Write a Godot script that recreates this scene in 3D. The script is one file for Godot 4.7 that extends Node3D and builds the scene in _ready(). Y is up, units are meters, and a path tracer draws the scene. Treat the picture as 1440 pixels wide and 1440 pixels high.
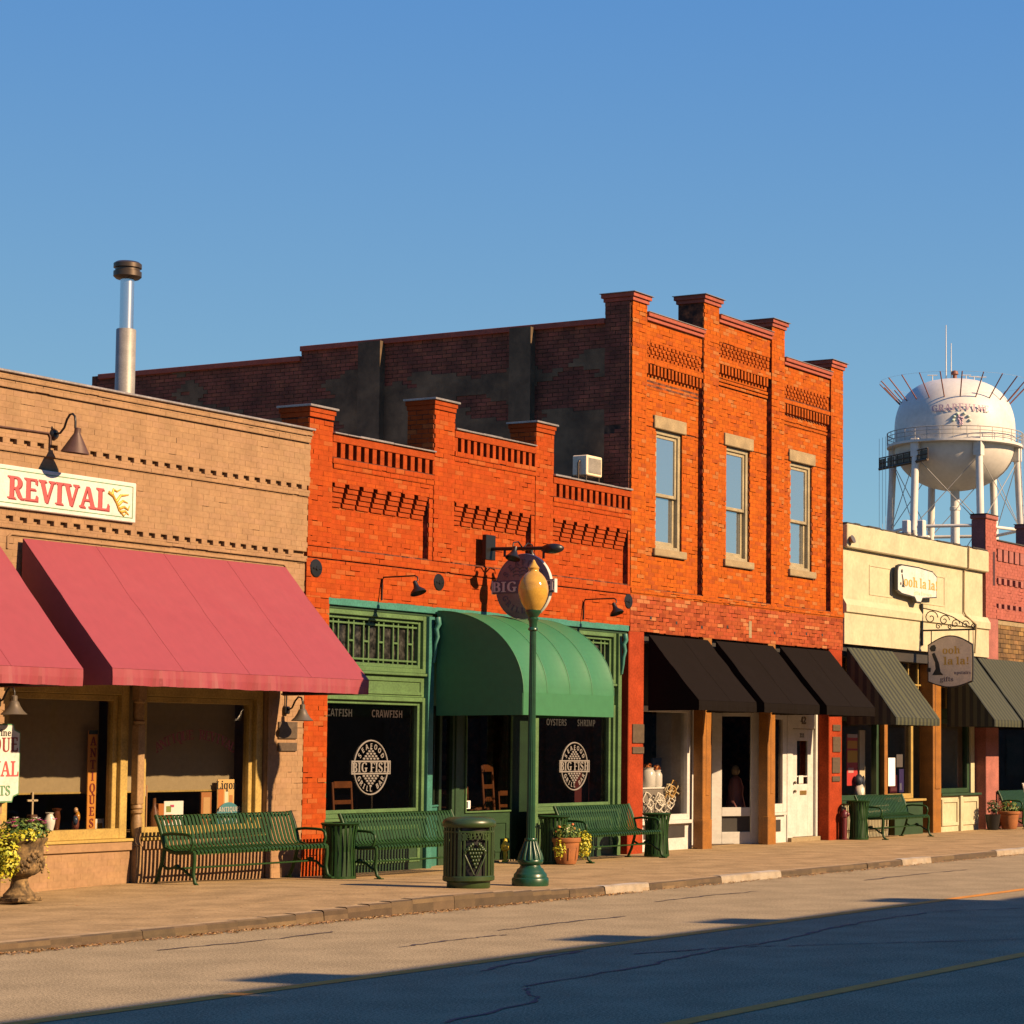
extends Node3D
# A small-town main street at low evening sun: five shopfronts, awnings, benches, a lamp and a water tower.
# x runs along the street, z towards the viewer, the shopfronts stand on z = 0, the pavement is y = 0.

const EYE := Vector3(-24.855, 1.56, 20.24)
const ROAD_Y := -0.12
const KERB_Z := 4.6
var rng := RandomNumberGenerator.new()
var M := {}
var taken := {}
var TX := {}

class Shape:
	var v := PackedVector3Array()
	var n := PackedVector3Array()
	var c := PackedColorArray()
	var tint := Color(1, 1, 1)
	var at := Transform3D.IDENTITY

	func tri(a: Vector3, b: Vector3, d: Vector3, na: Vector3, nb: Vector3, nd: Vector3) -> void:
		a = at * a; b = at * b; d = at * d
		na = (at.basis * na).normalized(); nb = (at.basis * nb).normalized(); nd = (at.basis * nd).normalized()
		if (b - a).cross(d - a).dot(na + nb + nd) > 0.0:
			v.append(a); v.append(d); v.append(b)
			n.append(na); n.append(nd); n.append(nb)
		else:
			v.append(a); v.append(b); v.append(d)
			n.append(na); n.append(nb); n.append(nd)
		c.append(tint); c.append(tint); c.append(tint)

	func quad(a: Vector3, b: Vector3, d: Vector3, e: Vector3, nn: Vector3) -> void:
		tri(a, b, d, nn, nn, nn)
		tri(a, d, e, nn, nn, nn)

	func face(a: Vector3, b: Vector3, d: Vector3, e: Vector3) -> void:   # quad with its own normal, two-sided use
		var nn := (b - a).cross(e - a).normalized()
		quad(a, b, d, e, nn)

	func box(lo: Vector3, hi: Vector3) -> void:
		var a := Vector3(minf(lo.x, hi.x), minf(lo.y, hi.y), minf(lo.z, hi.z))
		var b := Vector3(maxf(lo.x, hi.x), maxf(lo.y, hi.y), maxf(lo.z, hi.z))
		quad(Vector3(a.x, a.y, b.z), Vector3(b.x, a.y, b.z), Vector3(b.x, b.y, b.z), Vector3(a.x, b.y, b.z), Vector3(0, 0, 1))
		quad(Vector3(a.x, a.y, a.z), Vector3(b.x, a.y, a.z), Vector3(b.x, b.y, a.z), Vector3(a.x, b.y, a.z), Vector3(0, 0, -1))
		quad(Vector3(b.x, a.y, a.z), Vector3(b.x, a.y, b.z), Vector3(b.x, b.y, b.z), Vector3(b.x, b.y, a.z), Vector3(1, 0, 0))
		quad(Vector3(a.x, a.y, a.z), Vector3(a.x, a.y, b.z), Vector3(a.x, b.y, b.z), Vector3(a.x, b.y, a.z), Vector3(-1, 0, 0))
		quad(Vector3(a.x, b.y, a.z), Vector3(b.x, b.y, a.z), Vector3(b.x, b.y, b.z), Vector3(a.x, b.y, b.z), Vector3(0, 1, 0))
		quad(Vector3(a.x, a.y, a.z), Vector3(b.x, a.y, a.z), Vector3(b.x, a.y, b.z), Vector3(a.x, a.y, b.z), Vector3(0, -1, 0))

	func cbox(lo: Vector3, hi: Vector3, k := 0.008) -> void:     # box with chamfered edges
		var a := Vector3(minf(lo.x, hi.x), minf(lo.y, hi.y), minf(lo.z, hi.z))
		var b := Vector3(maxf(lo.x, hi.x), maxf(lo.y, hi.y), maxf(lo.z, hi.z))
		var m := (a + b) * 0.5
		var h := (b - a) * 0.5
		k = minf(k, minf(h.x, minf(h.y, h.z)) * 0.45)
		for ax in 3:
			var p := (ax + 1) % 3
			var q := (ax + 2) % 3
			for s in [-1.0, 1.0]:
				var pts: Array[Vector3] = []
				for e in [[-1.0, -1.0], [1.0, -1.0], [1.0, 1.0], [-1.0, 1.0]]:
					var w := Vector3.ZERO
					w[ax] = s * h[ax]; w[p] = e[0] * (h[p] - k); w[q] = e[1] * (h[q] - k)
					pts.append(m + w)
				var nn := Vector3.ZERO
				nn[ax] = s
				quad(pts[0], pts[1], pts[2], pts[3], nn)
			for s in [-1.0, 1.0]:
				for t in [-1.0, 1.0]:       # edges along ax
					var e0 := Vector3.ZERO; var e1 := Vector3.ZERO; var e2 := Vector3.ZERO; var e3 := Vector3.ZERO
					e0[ax] = -(h[ax] - k); e1[ax] = h[ax] - k; e2[ax] = h[ax] - k; e3[ax] = -(h[ax] - k)
					e0[p] = s * h[p]; e1[p] = s * h[p]; e0[q] = t * (h[q] - k); e1[q] = t * (h[q] - k)
					e2[p] = s * (h[p] - k); e3[p] = s * (h[p] - k); e2[q] = t * h[q]; e3[q] = t * h[q]
					var nn := Vector3.ZERO
					nn[p] = s; nn[q] = t
					quad(m + e0, m + e1, m + e2, m + e3, nn.normalized())
		for sx in [-1.0, 1.0]:
			for sy in [-1.0, 1.0]:
				for sz in [-1.0, 1.0]:
					var nn := Vector3(sx, sy, sz).normalized()
					tri(m + Vector3(sx * h.x, sy * (h.y - k), sz * (h.z - k)), m + Vector3(sx * (h.x - k), sy * h.y, sz * (h.z - k)), m + Vector3(sx * (h.x - k), sy * (h.y - k), sz * h.z), nn, nn, nn)

	func prism(poly: PackedVector2Array, z0: float, z1: float) -> void:     # outline in x,y; depth along z
		var idx := Geometry2D.triangulate_polygon(poly)
		for i in range(0, idx.size(), 3):
			var a := poly[idx[i]]; var b := poly[idx[i + 1]]; var d := poly[idx[i + 2]]
			tri(Vector3(a.x, a.y, z1), Vector3(b.x, b.y, z1), Vector3(d.x, d.y, z1), Vector3.BACK, Vector3.BACK, Vector3.BACK)
			tri(Vector3(a.x, a.y, z0), Vector3(b.x, b.y, z0), Vector3(d.x, d.y, z0), Vector3.FORWARD, Vector3.FORWARD, Vector3.FORWARD)
		var turn := -1.0 if Geometry2D.is_polygon_clockwise(poly) else 1.0
		for i in poly.size():
			var a := poly[i]; var b := poly[(i + 1) % poly.size()]
			var e := b - a
			if e.length() < 1e-6:
				continue
			var nn := Vector3(e.y, -e.x, 0).normalized() * turn
			quad(Vector3(a.x, a.y, z0), Vector3(b.x, b.y, z0), Vector3(b.x, b.y, z1), Vector3(a.x, a.y, z1), nn)

	func lathe(prof: Array, segs := 24, a0 := 0.0, a1 := TAU) -> void:     # prof: Vector2(radius, height), smooth where the outline bends gently
		var dirs: Array[Vector2] = []
		for i in prof.size() - 1:
			var e: Vector2 = prof[i + 1] - prof[i]
			dirs.append(Vector2(e.y, -e.x).normalized())
		for i in prof.size() - 1:
			var n0 := dirs[i]; var n1 := dirs[i]
			if i > 0 and dirs[i - 1].dot(dirs[i]) > 0.72:
				n0 = (dirs[i - 1] + dirs[i]).normalized()
			if i < dirs.size() - 1 and dirs[i + 1].dot(dirs[i]) > 0.72:
				n1 = (dirs[i + 1] + dirs[i]).normalized()
			for s in segs:
				var t0 := a0 + (a1 - a0) * s / segs
				var t1 := a0 + (a1 - a0) * (s + 1) / segs
				var d0 := Vector3(cos(t0), 0, sin(t0)); var d1 := Vector3(cos(t1), 0, sin(t1))
				var p: Vector2 = prof[i]; var q: Vector2 = prof[i + 1]
				var A := d0 * p.x + Vector3.UP * p.y; var B := d1 * p.x + Vector3.UP * p.y
				var C := d1 * q.x + Vector3.UP * q.y; var D := d0 * q.x + Vector3.UP * q.y
				var nA := d0 * n0.x + Vector3.UP * n0.y; var nB := d1 * n0.x + Vector3.UP * n0.y
				var nC := d1 * n1.x + Vector3.UP * n1.y; var nD := d0 * n1.x + Vector3.UP * n1.y
				if p.x > 1e-5:
					tri(A, B, C, nA, nB, nC)
				if q.x > 1e-5:
					tri(A, C, D, nA, nC, nD)

	func tube(pts: Array, r0: float, r1 := -1.0, segs := 8, caps := true) -> void:
		if r1 < 0.0:
			r1 = r0
		var cnt := pts.size()
		var up := Vector3.UP
		var first: Vector3 = (pts[1] - pts[0]).normalized()
		if absf(first.dot(up)) > 0.9:
			up = Vector3.RIGHT
		var side := first.cross(up).normalized()
		var rings := []
		for i in cnt:
			var d: Vector3 = (pts[mini(i + 1, cnt - 1)] - pts[maxi(i - 1, 0)]).normalized()
			side = (side - d * side.dot(d)).normalized()
			var oth := d.cross(side)
			var r := lerpf(r0, r1, float(i) / maxf(cnt - 1, 1))
			var ring := []
			for s in segs:
				var a := TAU * s / segs
				var w := side * cos(a) + oth * sin(a)
				ring.append([pts[i] + w * r, w])
			rings.append(ring)
		for i in cnt - 1:
			for s in segs:
				var t := (s + 1) % segs
				var a = rings[i][s]; var b = rings[i][t]; var d = rings[i + 1][t]; var e = rings[i + 1][s]
				tri(a[0], b[0], d[0], a[1], b[1], d[1])
				tri(a[0], d[0], e[0], a[1], d[1], e[1])
		if caps:
			for k in [0, cnt - 1]:
				var o: Vector3 = pts[k]
				var nn: Vector3 = (pts[0] - pts[1]).normalized() if k == 0 else (pts[cnt - 1] - pts[cnt - 2]).normalized()
				for s in segs:
					tri(o, rings[k][s][0], rings[k][(s + 1) % segs][0], nn, nn, nn)

	func ball(m: Vector3, r: Vector3, segs := 10, rows := 6) -> void:
		for i in rows:
			var p0 := PI * i / rows - PI / 2; var p1 := PI * (i + 1) / rows - PI / 2
			for s in segs:
				var t0 := TAU * s / segs; var t1 := TAU * (s + 1) / segs
				var q := [Vector3(cos(p0) * cos(t0), sin(p0), cos(p0) * sin(t0)), Vector3(cos(p0) * cos(t1), sin(p0), cos(p0) * sin(t1)), Vector3(cos(p1) * cos(t1), sin(p1), cos(p1) * sin(t1)), Vector3(cos(p1) * cos(t0), sin(p1), cos(p1) * sin(t0))]
				if i > 0:
					tri(m + q[0] * r, m + q[1] * r, m + q[2] * r, q[0], q[1], q[2])
				if i < rows - 1:
					tri(m + q[0] * r, m + q[2] * r, m + q[3] * r, q[0], q[2], q[3])

	func mesh() -> ArrayMesh:
		var arr := []
		arr.resize(Mesh.ARRAY_MAX)
		arr[Mesh.ARRAY_VERTEX] = v; arr[Mesh.ARRAY_NORMAL] = n; arr[Mesh.ARRAY_COLOR] = c
		var m := ArrayMesh.new()
		m.add_surface_from_arrays(Mesh.PRIMITIVE_TRIANGLES, arr)
		return m

# ---------------------------------------------------------------- naming, placing
func numbered(called: String, parent: Node) -> String:
	var key := str(parent.get_instance_id()) + called
	var k: int = taken.get(key, 0)
	taken[key] = k + 1
	return called if k == 0 else "%s_%03d" % [called, k]

func tag(o: Node, label: String, category: String, group := "") -> Node:
	o.set_meta("label", label)
	o.set_meta("category", category)
	if group != "":
		o.set_meta("group", group)
	return o

func thing(called: String, label: String, category: String, where := Vector3.ZERO, turn := 0.0, group := "") -> Node3D:
	var o := Node3D.new()
	o.name = numbered(called, self)
	add_child(o)
	o.position = where
	o.rotation.y = turn
	tag(o, label, category, group)
	return o

func whole(o: Node3D) -> Vector3:      # where a part's parents put it
	var p := Vector3.ZERO
	var k: Node = o
	while k != null and k != self:
		p += (k as Node3D).position
		k = k.get_parent()
	return p

# a shape becomes ONE named mesh; in_world: the shape was drawn in street coordinates, else in its parent's own
func put(s: Shape, called: String, m: Material, parent: Node, in_world := true) -> MeshInstance3D:
	var o := MeshInstance3D.new()
	o.name = numbered(called, parent)
	if in_world:
		var lo := s.v[0]; var hi := s.v[0]
		for p in s.v:
			lo = lo.min(p); hi = hi.max(p)
		var base := Vector3((lo.x + hi.x) * 0.5, lo.y, (lo.z + hi.z) * 0.5)
		for i in s.v.size():
			s.v[i] -= base
		o.position = base - (whole(parent) if parent != self else Vector3.ZERO)
	o.mesh = s.mesh()
	o.mesh.surface_set_material(0, m)
	parent.add_child(o)
	return o

func copy_mesh(mesh: Mesh, called: String, parent: Node, xf: Transform3D) -> MeshInstance3D:
	var o := MeshInstance3D.new()
	o.name = numbered(called, parent)
	o.mesh = mesh
	o.transform = xf
	parent.add_child(o)
	return o

func structure(o: Node) -> Node:
	o.set_meta("kind", "structure")
	return o

func stuff(o: Node) -> Node:
	o.set_meta("kind", "stuff")
	return o

func boxpart(called: String, lo: Vector3, hi: Vector3, m: Material, parent: Node, chamfer := 0.006) -> MeshInstance3D:
	var s := Shape.new()
	if chamfer > 0.0:
		s.cbox(lo, hi, chamfer)
	else:
		s.box(lo, hi)
	return put(s, called, m, parent)

func word(text: String, size: float, m: Material, parent: Node, where: Vector3, basis := Basis.IDENTITY, called := "letter", serif := true, depth := 0.008, stretch := 1.0) -> MeshInstance3D:
	var t := TextMesh.new()
	var f := SystemFont.new()
	f.font_names = PackedStringArray(["Droid Serif" if serif else "Droid Sans"])
	f.font_weight = 700
	t.font = f
	t.text = text
	t.font_size = 64
	t.pixel_size = size / 46.0          # capitals come out about SIZE high
	t.depth = depth
	t.curve_step = 2.0
	t.material = m
	var o := MeshInstance3D.new()
	o.name = numbered(called, parent)
	o.mesh = t
	o.transform = Transform3D(basis * Basis.from_scale(Vector3(stretch, 1, 1)), where)
	parent.add_child(o)
	return o

# ---------------------------------------------------------------- textures and materials
func tex(key: String, seed_: int, layers: Array, middle: float, size := 512) -> ImageTexture:
	if TX.has(key):
		return TX[key]
	var sum := PackedFloat32Array()
	sum.resize(size * size)
	var k := 0
	for l in layers:           # [frequency, strength, octaves]
		var f := FastNoiseLite.new()
		f.seed = seed_ + k * 17
		f.noise_type = FastNoiseLite.TYPE_SIMPLEX_SMOOTH if k % 2 == 0 else FastNoiseLite.TYPE_PERLIN
		f.frequency = l[0]
		f.fractal_octaves = l[2]
		var d := f.get_seamless_image(size, size).get_data()
		var w: float = l[1] / 127.5
		for i in size * size:
			sum[i] += (d[i] - 127.5) * w
		k += 1
	var out := PackedByteArray()
	out.resize(size * size)
	for i in size * size:
		out[i] = int(clampf((middle + sum[i]) * 255.0, 0, 255))
	var t := ImageTexture.create_from_image(Image.create_from_data(size, size, false, Image.FORMAT_L8, out))
	TX[key] = t
	return t

# o: rough, metal, tex, scale (repeats per metre), bump, bump_tex, vertex, alpha, spec, sheen, back
func mat(key: String, lin: Color, o := {}) -> StandardMaterial3D:
	var m := StandardMaterial3D.new()
	m.resource_name = key
	m.albedo_color = lin.linear_to_srgb()
	m.roughness = o.get("rough", 0.8)
	m.metallic = o.get("metal", 0.0)
	m.metallic_specular = o.get("spec", 0.5)
	if o.has("tex"):
		m.albedo_texture = o.tex
		m.uv1_triplanar = true
		m.uv1_world_triplanar = true
		m.uv1_scale = Vector3.ONE * float(o.get("scale", 0.5))
	if o.has("bump_tex"):
		m.heightmap_enabled = true
		m.heightmap_texture = o.bump_tex
		m.heightmap_scale = o.get("bump", 0.3)
		m.uv1_triplanar = true
		m.uv1_world_triplanar = true
		m.uv1_scale = Vector3.ONE * float(o.get("scale", 0.5))
	if o.get("vertex", false):
		m.vertex_color_use_as_albedo = true
	if o.has("alpha"):
		m.transparency = BaseMaterial3D.TRANSPARENCY_ALPHA
		m.albedo_color.a = o.alpha
	if o.has("back"):
		m.backlight_enabled = true
		m.backlight = o.back
	if o.has("sheen"):
		m.rim_enabled = true
		m.rim = o.sheen
		m.rim_tint = 0.6
	M[key] = m
	return m

# ---------------------------------------------------------------- brickwork
# A wall face: o origin, u along, w outwards; bricks lie on one grid so that neighbouring regions line up.
# regions: [u0, u1, v0, v1, face height over the wall plane]
func lay(regions: Array, holes: Array, opt: Dictionary) -> Array:
	var bl: float = opt.get("length", 0.205)
	var ch: float = opt.get("course", 0.068)
	var j: float = opt.get("joint", 0.011)
	var shades: int = opt.get("shades", 6)
	var out := []
	for g in regions:
		var r0 := int(floor((g[2] + 0.001) / ch)); var r1 := int(ceil(g[3] / ch))
		for r in range(r0, r1 + 1):
			var v0 := maxf(r * ch + j * 0.5, g[2]); var v1 := minf((r + 1) * ch - j * 0.5, g[3])
			if v1 - v0 < 0.022:
				continue
			var vm := (v0 + v1) * 0.5
			var off := bl * 0.5 if posmod(r, 2) == 1 else 0.0
			off += fposmod(sin(r * 12.9898) * 43758.5, 1.0) * 0.014
			var k0 := int(floor((g[0] - off) / bl)); var k1 := int(ceil((g[1] - off) / bl))
			for k in range(k0, k1 + 1):
				var spans := [[maxf(k * bl + off + j * 0.5, g[0]), minf((k + 1) * bl + off - j * 0.5, g[1])]]
				for h in holes:
					if vm < h[2] or vm > h[3]:
						continue
					var left := []
					for s in spans:
						if s[1] <= h[0] or s[0] >= h[1]:
							left.append(s)
						else:
							if s[0] < h[0]:
								left.append([s[0], h[0]])
							if s[1] > h[1]:
								left.append([h[1], s[1]])
					spans = left
				for s in spans:
					if s[1] - s[0] > 0.028:
						out.append([s[0], s[1], v0, v1, g[4] + rng.randf_range(-1.0, 1.0) * opt.get("rough", 0.002), rng.randi() % shades])
	return out

func brick_faces(s: Shape, list: Array, o: Vector3, u: Vector3, w: Vector3, palette: Array, deep := 0.016) -> void:
	var flip := u.cross(Vector3.UP).dot(w) < 0.0
	for b in list:
		var uw := rng.randf_range(-0.002, 0.002)
		var a: Vector3 = o + u * b[0] + Vector3.UP * (b[2] + uw); var e: Vector3 = o + u * b[1] + Vector3.UP * (b[2] + uw * 0.5)
		var d: Vector3 = o + u * b[1] + Vector3.UP * b[3]; var f: Vector3 = o + u * b[0] + Vector3.UP * b[3]
		var hi: Vector3 = w * b[4]; var lo: Vector3 = w * (b[4] - deep)
		s.tint = palette[b[5]]
		for q in [[a + hi, e + hi, d + hi, f + hi, w], [a + lo, a + hi, f + hi, f + lo, -u], [e + hi, e + lo, d + lo, d + hi, u], [f + hi, d + hi, d + lo, f + lo, Vector3.UP], [a + lo, e + lo, e + hi, a + hi, Vector3.DOWN]]:
			var p0: Vector3 = q[0]; var p1: Vector3 = q[1]; var p2: Vector3 = q[2]; var p3: Vector3 = q[3]; var nn: Vector3 = q[4]
			if flip:
				s.v.append(p0); s.v.append(p1); s.v.append(p2); s.v.append(p0); s.v.append(p2); s.v.append(p3)
			else:
				s.v.append(p0); s.v.append(p2); s.v.append(p1); s.v.append(p0); s.v.append(p3); s.v.append(p2)
			for i in 6:
				s.n.append(nn); s.c.append(s.tint)

# the nearest full bricks are pieces of their own, the rest one mass
func brickwork(parent: Node3D, list: Array, o: Vector3, u: Vector3, w: Vector3, palette: Array, m: Material, singles := 300, opt := {}) -> void:
	var full: float = opt.get("length", 0.205) - opt.get("joint", 0.011)
	var tall: float = opt.get("course", 0.068) - opt.get("joint", 0.011)
	var show: Rect2 = opt.get("show", Rect2(-1000, -1000, 2000, 2000))
	var ranked := []
	for i in list.size():
		var b = list[i]
		if absf(b[1] - b[0] - full) < 0.004 and absf(b[3] - b[2] - tall) < 0.004 and show.has_point(Vector2(b[0], b[2])):
			ranked.append([(o + u * b[0] + Vector3.UP * b[2]).distance_squared_to(EYE), i])
	ranked.sort_custom(func(a, b): return a[0] < b[0])
	var alone := {}
	var forms := []
	for t in palette:
		var s := Shape.new()
		s.tint = t
		s.box(Vector3(-full / 2, 0, -0.05), Vector3(full / 2, tall, 0))
		var me := s.mesh()
		me.surface_set_material(0, m)
		forms.append(me)
	var home := whole(parent)
	for k in mini(singles, ranked.size()):
		var i: int = ranked[k][1]
		alone[i] = true
		var b = list[i]
		var p: Vector3 = o + u * (b[0] + b[1]) * 0.5 + Vector3.UP * b[2] + w * b[4]
		copy_mesh(forms[b[5]], "brick", parent, Transform3D(Basis(u, Vector3.UP, w), p - home))
	var rest := []
	for i in list.size():
		if not alone.has(i):
			rest.append(list[i])
	if rest.size() > 0:
		var s := Shape.new()
		brick_faces(s, rest, o, u, w, palette, 0.022)
		stuff(put(s, "brick_courses", m, parent))
	# mortar fills the joints but has dropped out here and there
	var gone: float = opt.get("gone", 0.12)
	var recess: float = opt.get("recess", 0.0032)
	var j: float = opt.get("joint", 0.011)
	var f := Shape.new()
	f.tint = opt.get("mortar", palette[palette.size() / 2])
	var worn := FastNoiseLite.new()
	worn.seed = 4
	worn.frequency = 0.55
	for b in list:
		var a: Vector3 = o + u * b[0] + Vector3.UP * b[2] + w * (b[4] - recess)
		var e: Vector3 = u * (b[1] - b[0])
		var h: Vector3 = Vector3.UP * (b[3] - b[2])
		var k := gone * (1.0 + 1.6 * worn.get_noise_2d(b[0] * 1.4, b[2] * 2.0))
		if rng.randf() > k:
			f.quad(a - Vector3.UP * j, a - Vector3.UP * j + e + u * j, a + e + u * j, a, w)
		elif rng.randf() < 0.6:
			var c := rng.randf_range(0.2, 0.7)
			f.quad(a - Vector3.UP * j, a - Vector3.UP * j + e * c, a + e * c, a, w)
		if rng.randf() > k * 0.8:
			f.quad(a + e, a + e + u * j, a + e + u * j + h, a + e + h, w)
	stuff(put(f, "mortar", m, parent))

# slabs of wall behind the bricks, their face a joint's depth under the bricks'
func backing(parent: Node3D, regions: Array, back: float, joint: float, o: Vector3, u: Vector3, w: Vector3, m: Material) -> void:
	var s := Shape.new()
	s.at = Transform3D(Basis(u, Vector3.UP, w), o)
	for g in regions:
		s.box(Vector3(g[0], g[2], back), Vector3(g[1], g[3], g[4] - joint))
	put(s, "wall", m, parent)

func shades(base: Color, spread: float, count := 6, hue := 0.0) -> Array:
	var out := []
	for i in count:
		var k := 1.0 + spread * (2.0 * i / (count - 1) - 1.0)
		out.append(Color(base.r * k, base.g * k * (1.0 + hue * (randf_from(i) - 0.5)), base.b * k * (1.0 + hue * (randf_from(i + 9) - 0.5))))
	return out

func randf_from(i: int) -> float:
	return fposmod(sin(i * 78.233 + 1.7) * 43758.5453, 1.0)

# ---------------------------------------------------------------- the script's order: camera, sky, sun, then ground, buildings, objects
func _ready() -> void:
	rng.seed = 20240611
	var cam := Camera3D.new()
	cam.name = "camera"
	add_child(cam)
	var pitch := deg_to_rad(4.22204)
	var head := deg_to_rad(25.37622)
	var ahead := Vector3(cos(head) * cos(pitch), sin(pitch), -sin(head) * cos(pitch))
	cam.transform = Transform3D(Basis.looking_at(ahead, Vector3.UP), EYE)
	cam.projection = Camera3D.PROJECTION_FRUSTUM
	cam.near = 0.1
	cam.far = 4000.0
	cam.size = 0.1 * 1440.0 / 3322.0
	cam.frustum_offset = Vector2(0.1 * (720.0 - 1250.0) / 3322.0, 0.1 * (819.76 - 720.0) / 3322.0)
	cam.current = true

	var env := Environment.new()
	env.background_mode = Environment.BG_SKY
	var sm := ProceduralSkyMaterial.new()
	sm.sky_top_color = Color(0.142, 0.325, 0.55)
	sm.sky_horizon_color = Color(0.452, 0.578, 0.578)
	sm.sky_curve = 0.14
	sm.ground_bottom_color = Color(0.14, 0.12, 0.1)
	sm.ground_horizon_color = Color(0.3, 0.32, 0.33)
	sm.sun_angle_max = 4.0
	var sky := Sky.new()
	sky.sky_material = sm
	env.sky = sky
	env.background_energy_multiplier = 1.0
	env.ambient_light_source = Environment.AMBIENT_SOURCE_SKY
	env.tonemap_mode = Environment.TONE_MAPPER_LINEAR
	env.tonemap_exposure = 2.25
	env.sdfgi_enabled = true
	env.ssao_enabled = true
	env.ssil_enabled = true
	var we := WorldEnvironment.new()
	we.name = "world_environment"
	we.environment = env
	add_child(we)

	var sun := DirectionalLight3D.new()
	sun.name = "sun"
	sun.light_color = Color(1.0, 0.85, 0.665)
	sun.light_energy = 1.6
	sun.light_angular_distance = 0.53
	sun.shadow_enabled = true
	sun.basis = Basis.looking_at(-Vector3(0.10, 0.56, 1.0).normalized(), Vector3.UP)
	add_child(sun)

	materials()
	ground_and_road()
	tan_building()
	fish_building()
	two_storey_building()
	cream_building()
	red_building()
	buildings_across()
	water_tower()
	awnings()
	signs()
	wall_lamps()
	roof_things()
	benches()
	litter_bins()
	street_lamp()
	plants()
	window_goods()

func materials() -> void:
	var fine := tex("fine", 3, [[0.06, 0.10, 3], [0.008, 0.10, 4], [0.25, 0.08, 2]], 0.86)
	var smooth := tex("smooth", 5, [[0.01, 0.06, 4], [0.12, 0.06, 2]], 0.90)
	var patch := tex("patch", 11, [[0.006, 0.22, 5], [0.05, 0.08, 3]], 0.82)
	var grain := tex("grain", 21, [[0.22, 0.3, 2], [0.5, 0.25, 1]], 0.5)
	var lumps := tex("lumps", 31, [[0.03, 0.35, 4], [0.2, 0.15, 2]], 0.5)
	var tarmac := tex("tarmac", 41, [[0.14, 0.26, 2], [0.004, 0.06, 5], [0.07, 0.16, 2]], 0.82, 1024)
	var paving := tex("paving", 51, [[0.005, 0.09, 5], [0.10, 0.10, 2], [0.3, 0.12, 1]], 0.84, 1024)
	var stucco := tex("stucco", 61, [[0.009, 0.06, 5], [0.08, 0.05, 3]], 0.93)
	var cloth := tex("cloth", 71, [[0.01, 0.03, 4], [0.3, 0.025, 2]], 0.96)
	var old := tex("old", 81, [[0.012, 0.4, 5], [0.06, 0.2, 3]], 0.62)
	mat("tarmac", Color(.395, .32, .20), {rough = 0.95, spec = 0.2, tex = tarmac, scale = 0.42, bump_tex = grain, bump = 0.25})
	mat("paving", Color(.42, .30, .162), {rough = 0.95, spec = 0.2, tex = paving, scale = 0.3, bump_tex = grain, bump = 0.12})
	mat("grit", Color(0.4, 0.24, 0.1), {rough = 0.95, tex = old, scale = 2.5})
	mat("tar", Color(0.035, 0.026, 0.03), {rough = 0.7})
	mat("yellow_line", Color(.72, .28, .012), {rough = 0.8, tex = paving, scale = 1.1})
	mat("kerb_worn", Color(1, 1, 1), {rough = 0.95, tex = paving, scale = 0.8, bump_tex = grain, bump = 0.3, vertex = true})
	mat("roof_bounce", Color(0.36, 0.28, 0.19), {rough = 0.95, tex = patch, scale = 0.5})  # unseen roof tone, made pale and warm to bounce sun onto side wall
	mat("crawfish_red", Color(.006, .001, .001), {rough = 0.8})
	mat("earth", Color(0.16, 0.14, 0.09), {rough = 1.0, tex = patch, scale = 0.05})
	mat("brick", Color(1, 1, 1), {rough = 0.9, spec = 0.15, tex = smooth, scale = 1.1, bump_tex = grain, bump = 0.06, vertex = true})
	mat("painted_brick", Color(1, 1, 1), {rough = 0.85, spec = 0.2, tex = stucco, scale = 0.5, vertex = true})
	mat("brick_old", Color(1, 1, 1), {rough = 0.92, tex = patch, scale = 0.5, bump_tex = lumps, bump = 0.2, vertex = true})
	mat("tan_wall", Color(.284, .177, .099), {rough = 0.85, spec = 0.2, tex = stucco, scale = 0.5})
	mat("orange_mortar", Color(0.25, 0.06, 0.021), {rough = 0.95, tex = old, scale = 0.8})
	mat("brick_mortar", Color(0.24, 0.066, 0.021), {rough = 0.95, tex = old, scale = 0.8})
	mat("red_paint", Color(.31, .046, .015), {rough = 0.8, spec = 0.2, tex = fine, scale = 0.7})
	mat("red_wall", Color(.33, .108, .085), {rough = 0.8, tex = fine, scale = 0.7})
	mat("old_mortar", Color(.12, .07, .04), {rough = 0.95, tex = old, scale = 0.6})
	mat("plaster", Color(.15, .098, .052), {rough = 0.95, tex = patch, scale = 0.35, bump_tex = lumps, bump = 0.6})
	mat("cream_stucco", Color(.44, .395, .255), {rough = 0.8, tex = stucco, scale = 0.3, bump_tex = lumps, bump = 0.12})
	mat("limestone", Color(.31, .235, .128), {rough = 0.9, tex = fine, scale = 1.1, bump_tex = grain, bump = 0.15})
	mat("metal_coping", Color(0.36, 0.33, 0.31), {rough = 0.5, metal = 0.6, tex = fine, scale = 1.0})
	mat("roof_felt", Color(0.06, 0.055, 0.05), {rough = 0.95, tex = patch, scale = 0.3})
	mat("brown_brick", Color(0.15, 0.085, 0.03), {rough = 0.9, tex = old, scale = 1.0})
	mat("cream_wood", Color(.40, .275, .072), {rough = 0.55, tex = fine, scale = 0.8})
	mat("sash_wood", Color(.36, .30, .18), {rough = 0.55, tex = fine, scale = 0.9})
	mat("tan_wood", Color(.31,.19,.085), {rough = 0.6, tex = fine, scale = 0.8})
	mat("white_wood", Color(.50, .49, .46), {rough = 0.5, tex = stucco, scale = 0.6})
	mat("brown_wood", Color(.29, .115, .014), {rough = 0.5, tex = fine, scale = 0.9})
	mat("green_wood", Color(.085, .17, .06), {rough = 0.5, tex = fine, scale = 0.8})
	mat("teal_wood", Color(.04, .19, .15), {rough = 0.5, tex = fine, scale = 0.8})
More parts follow.
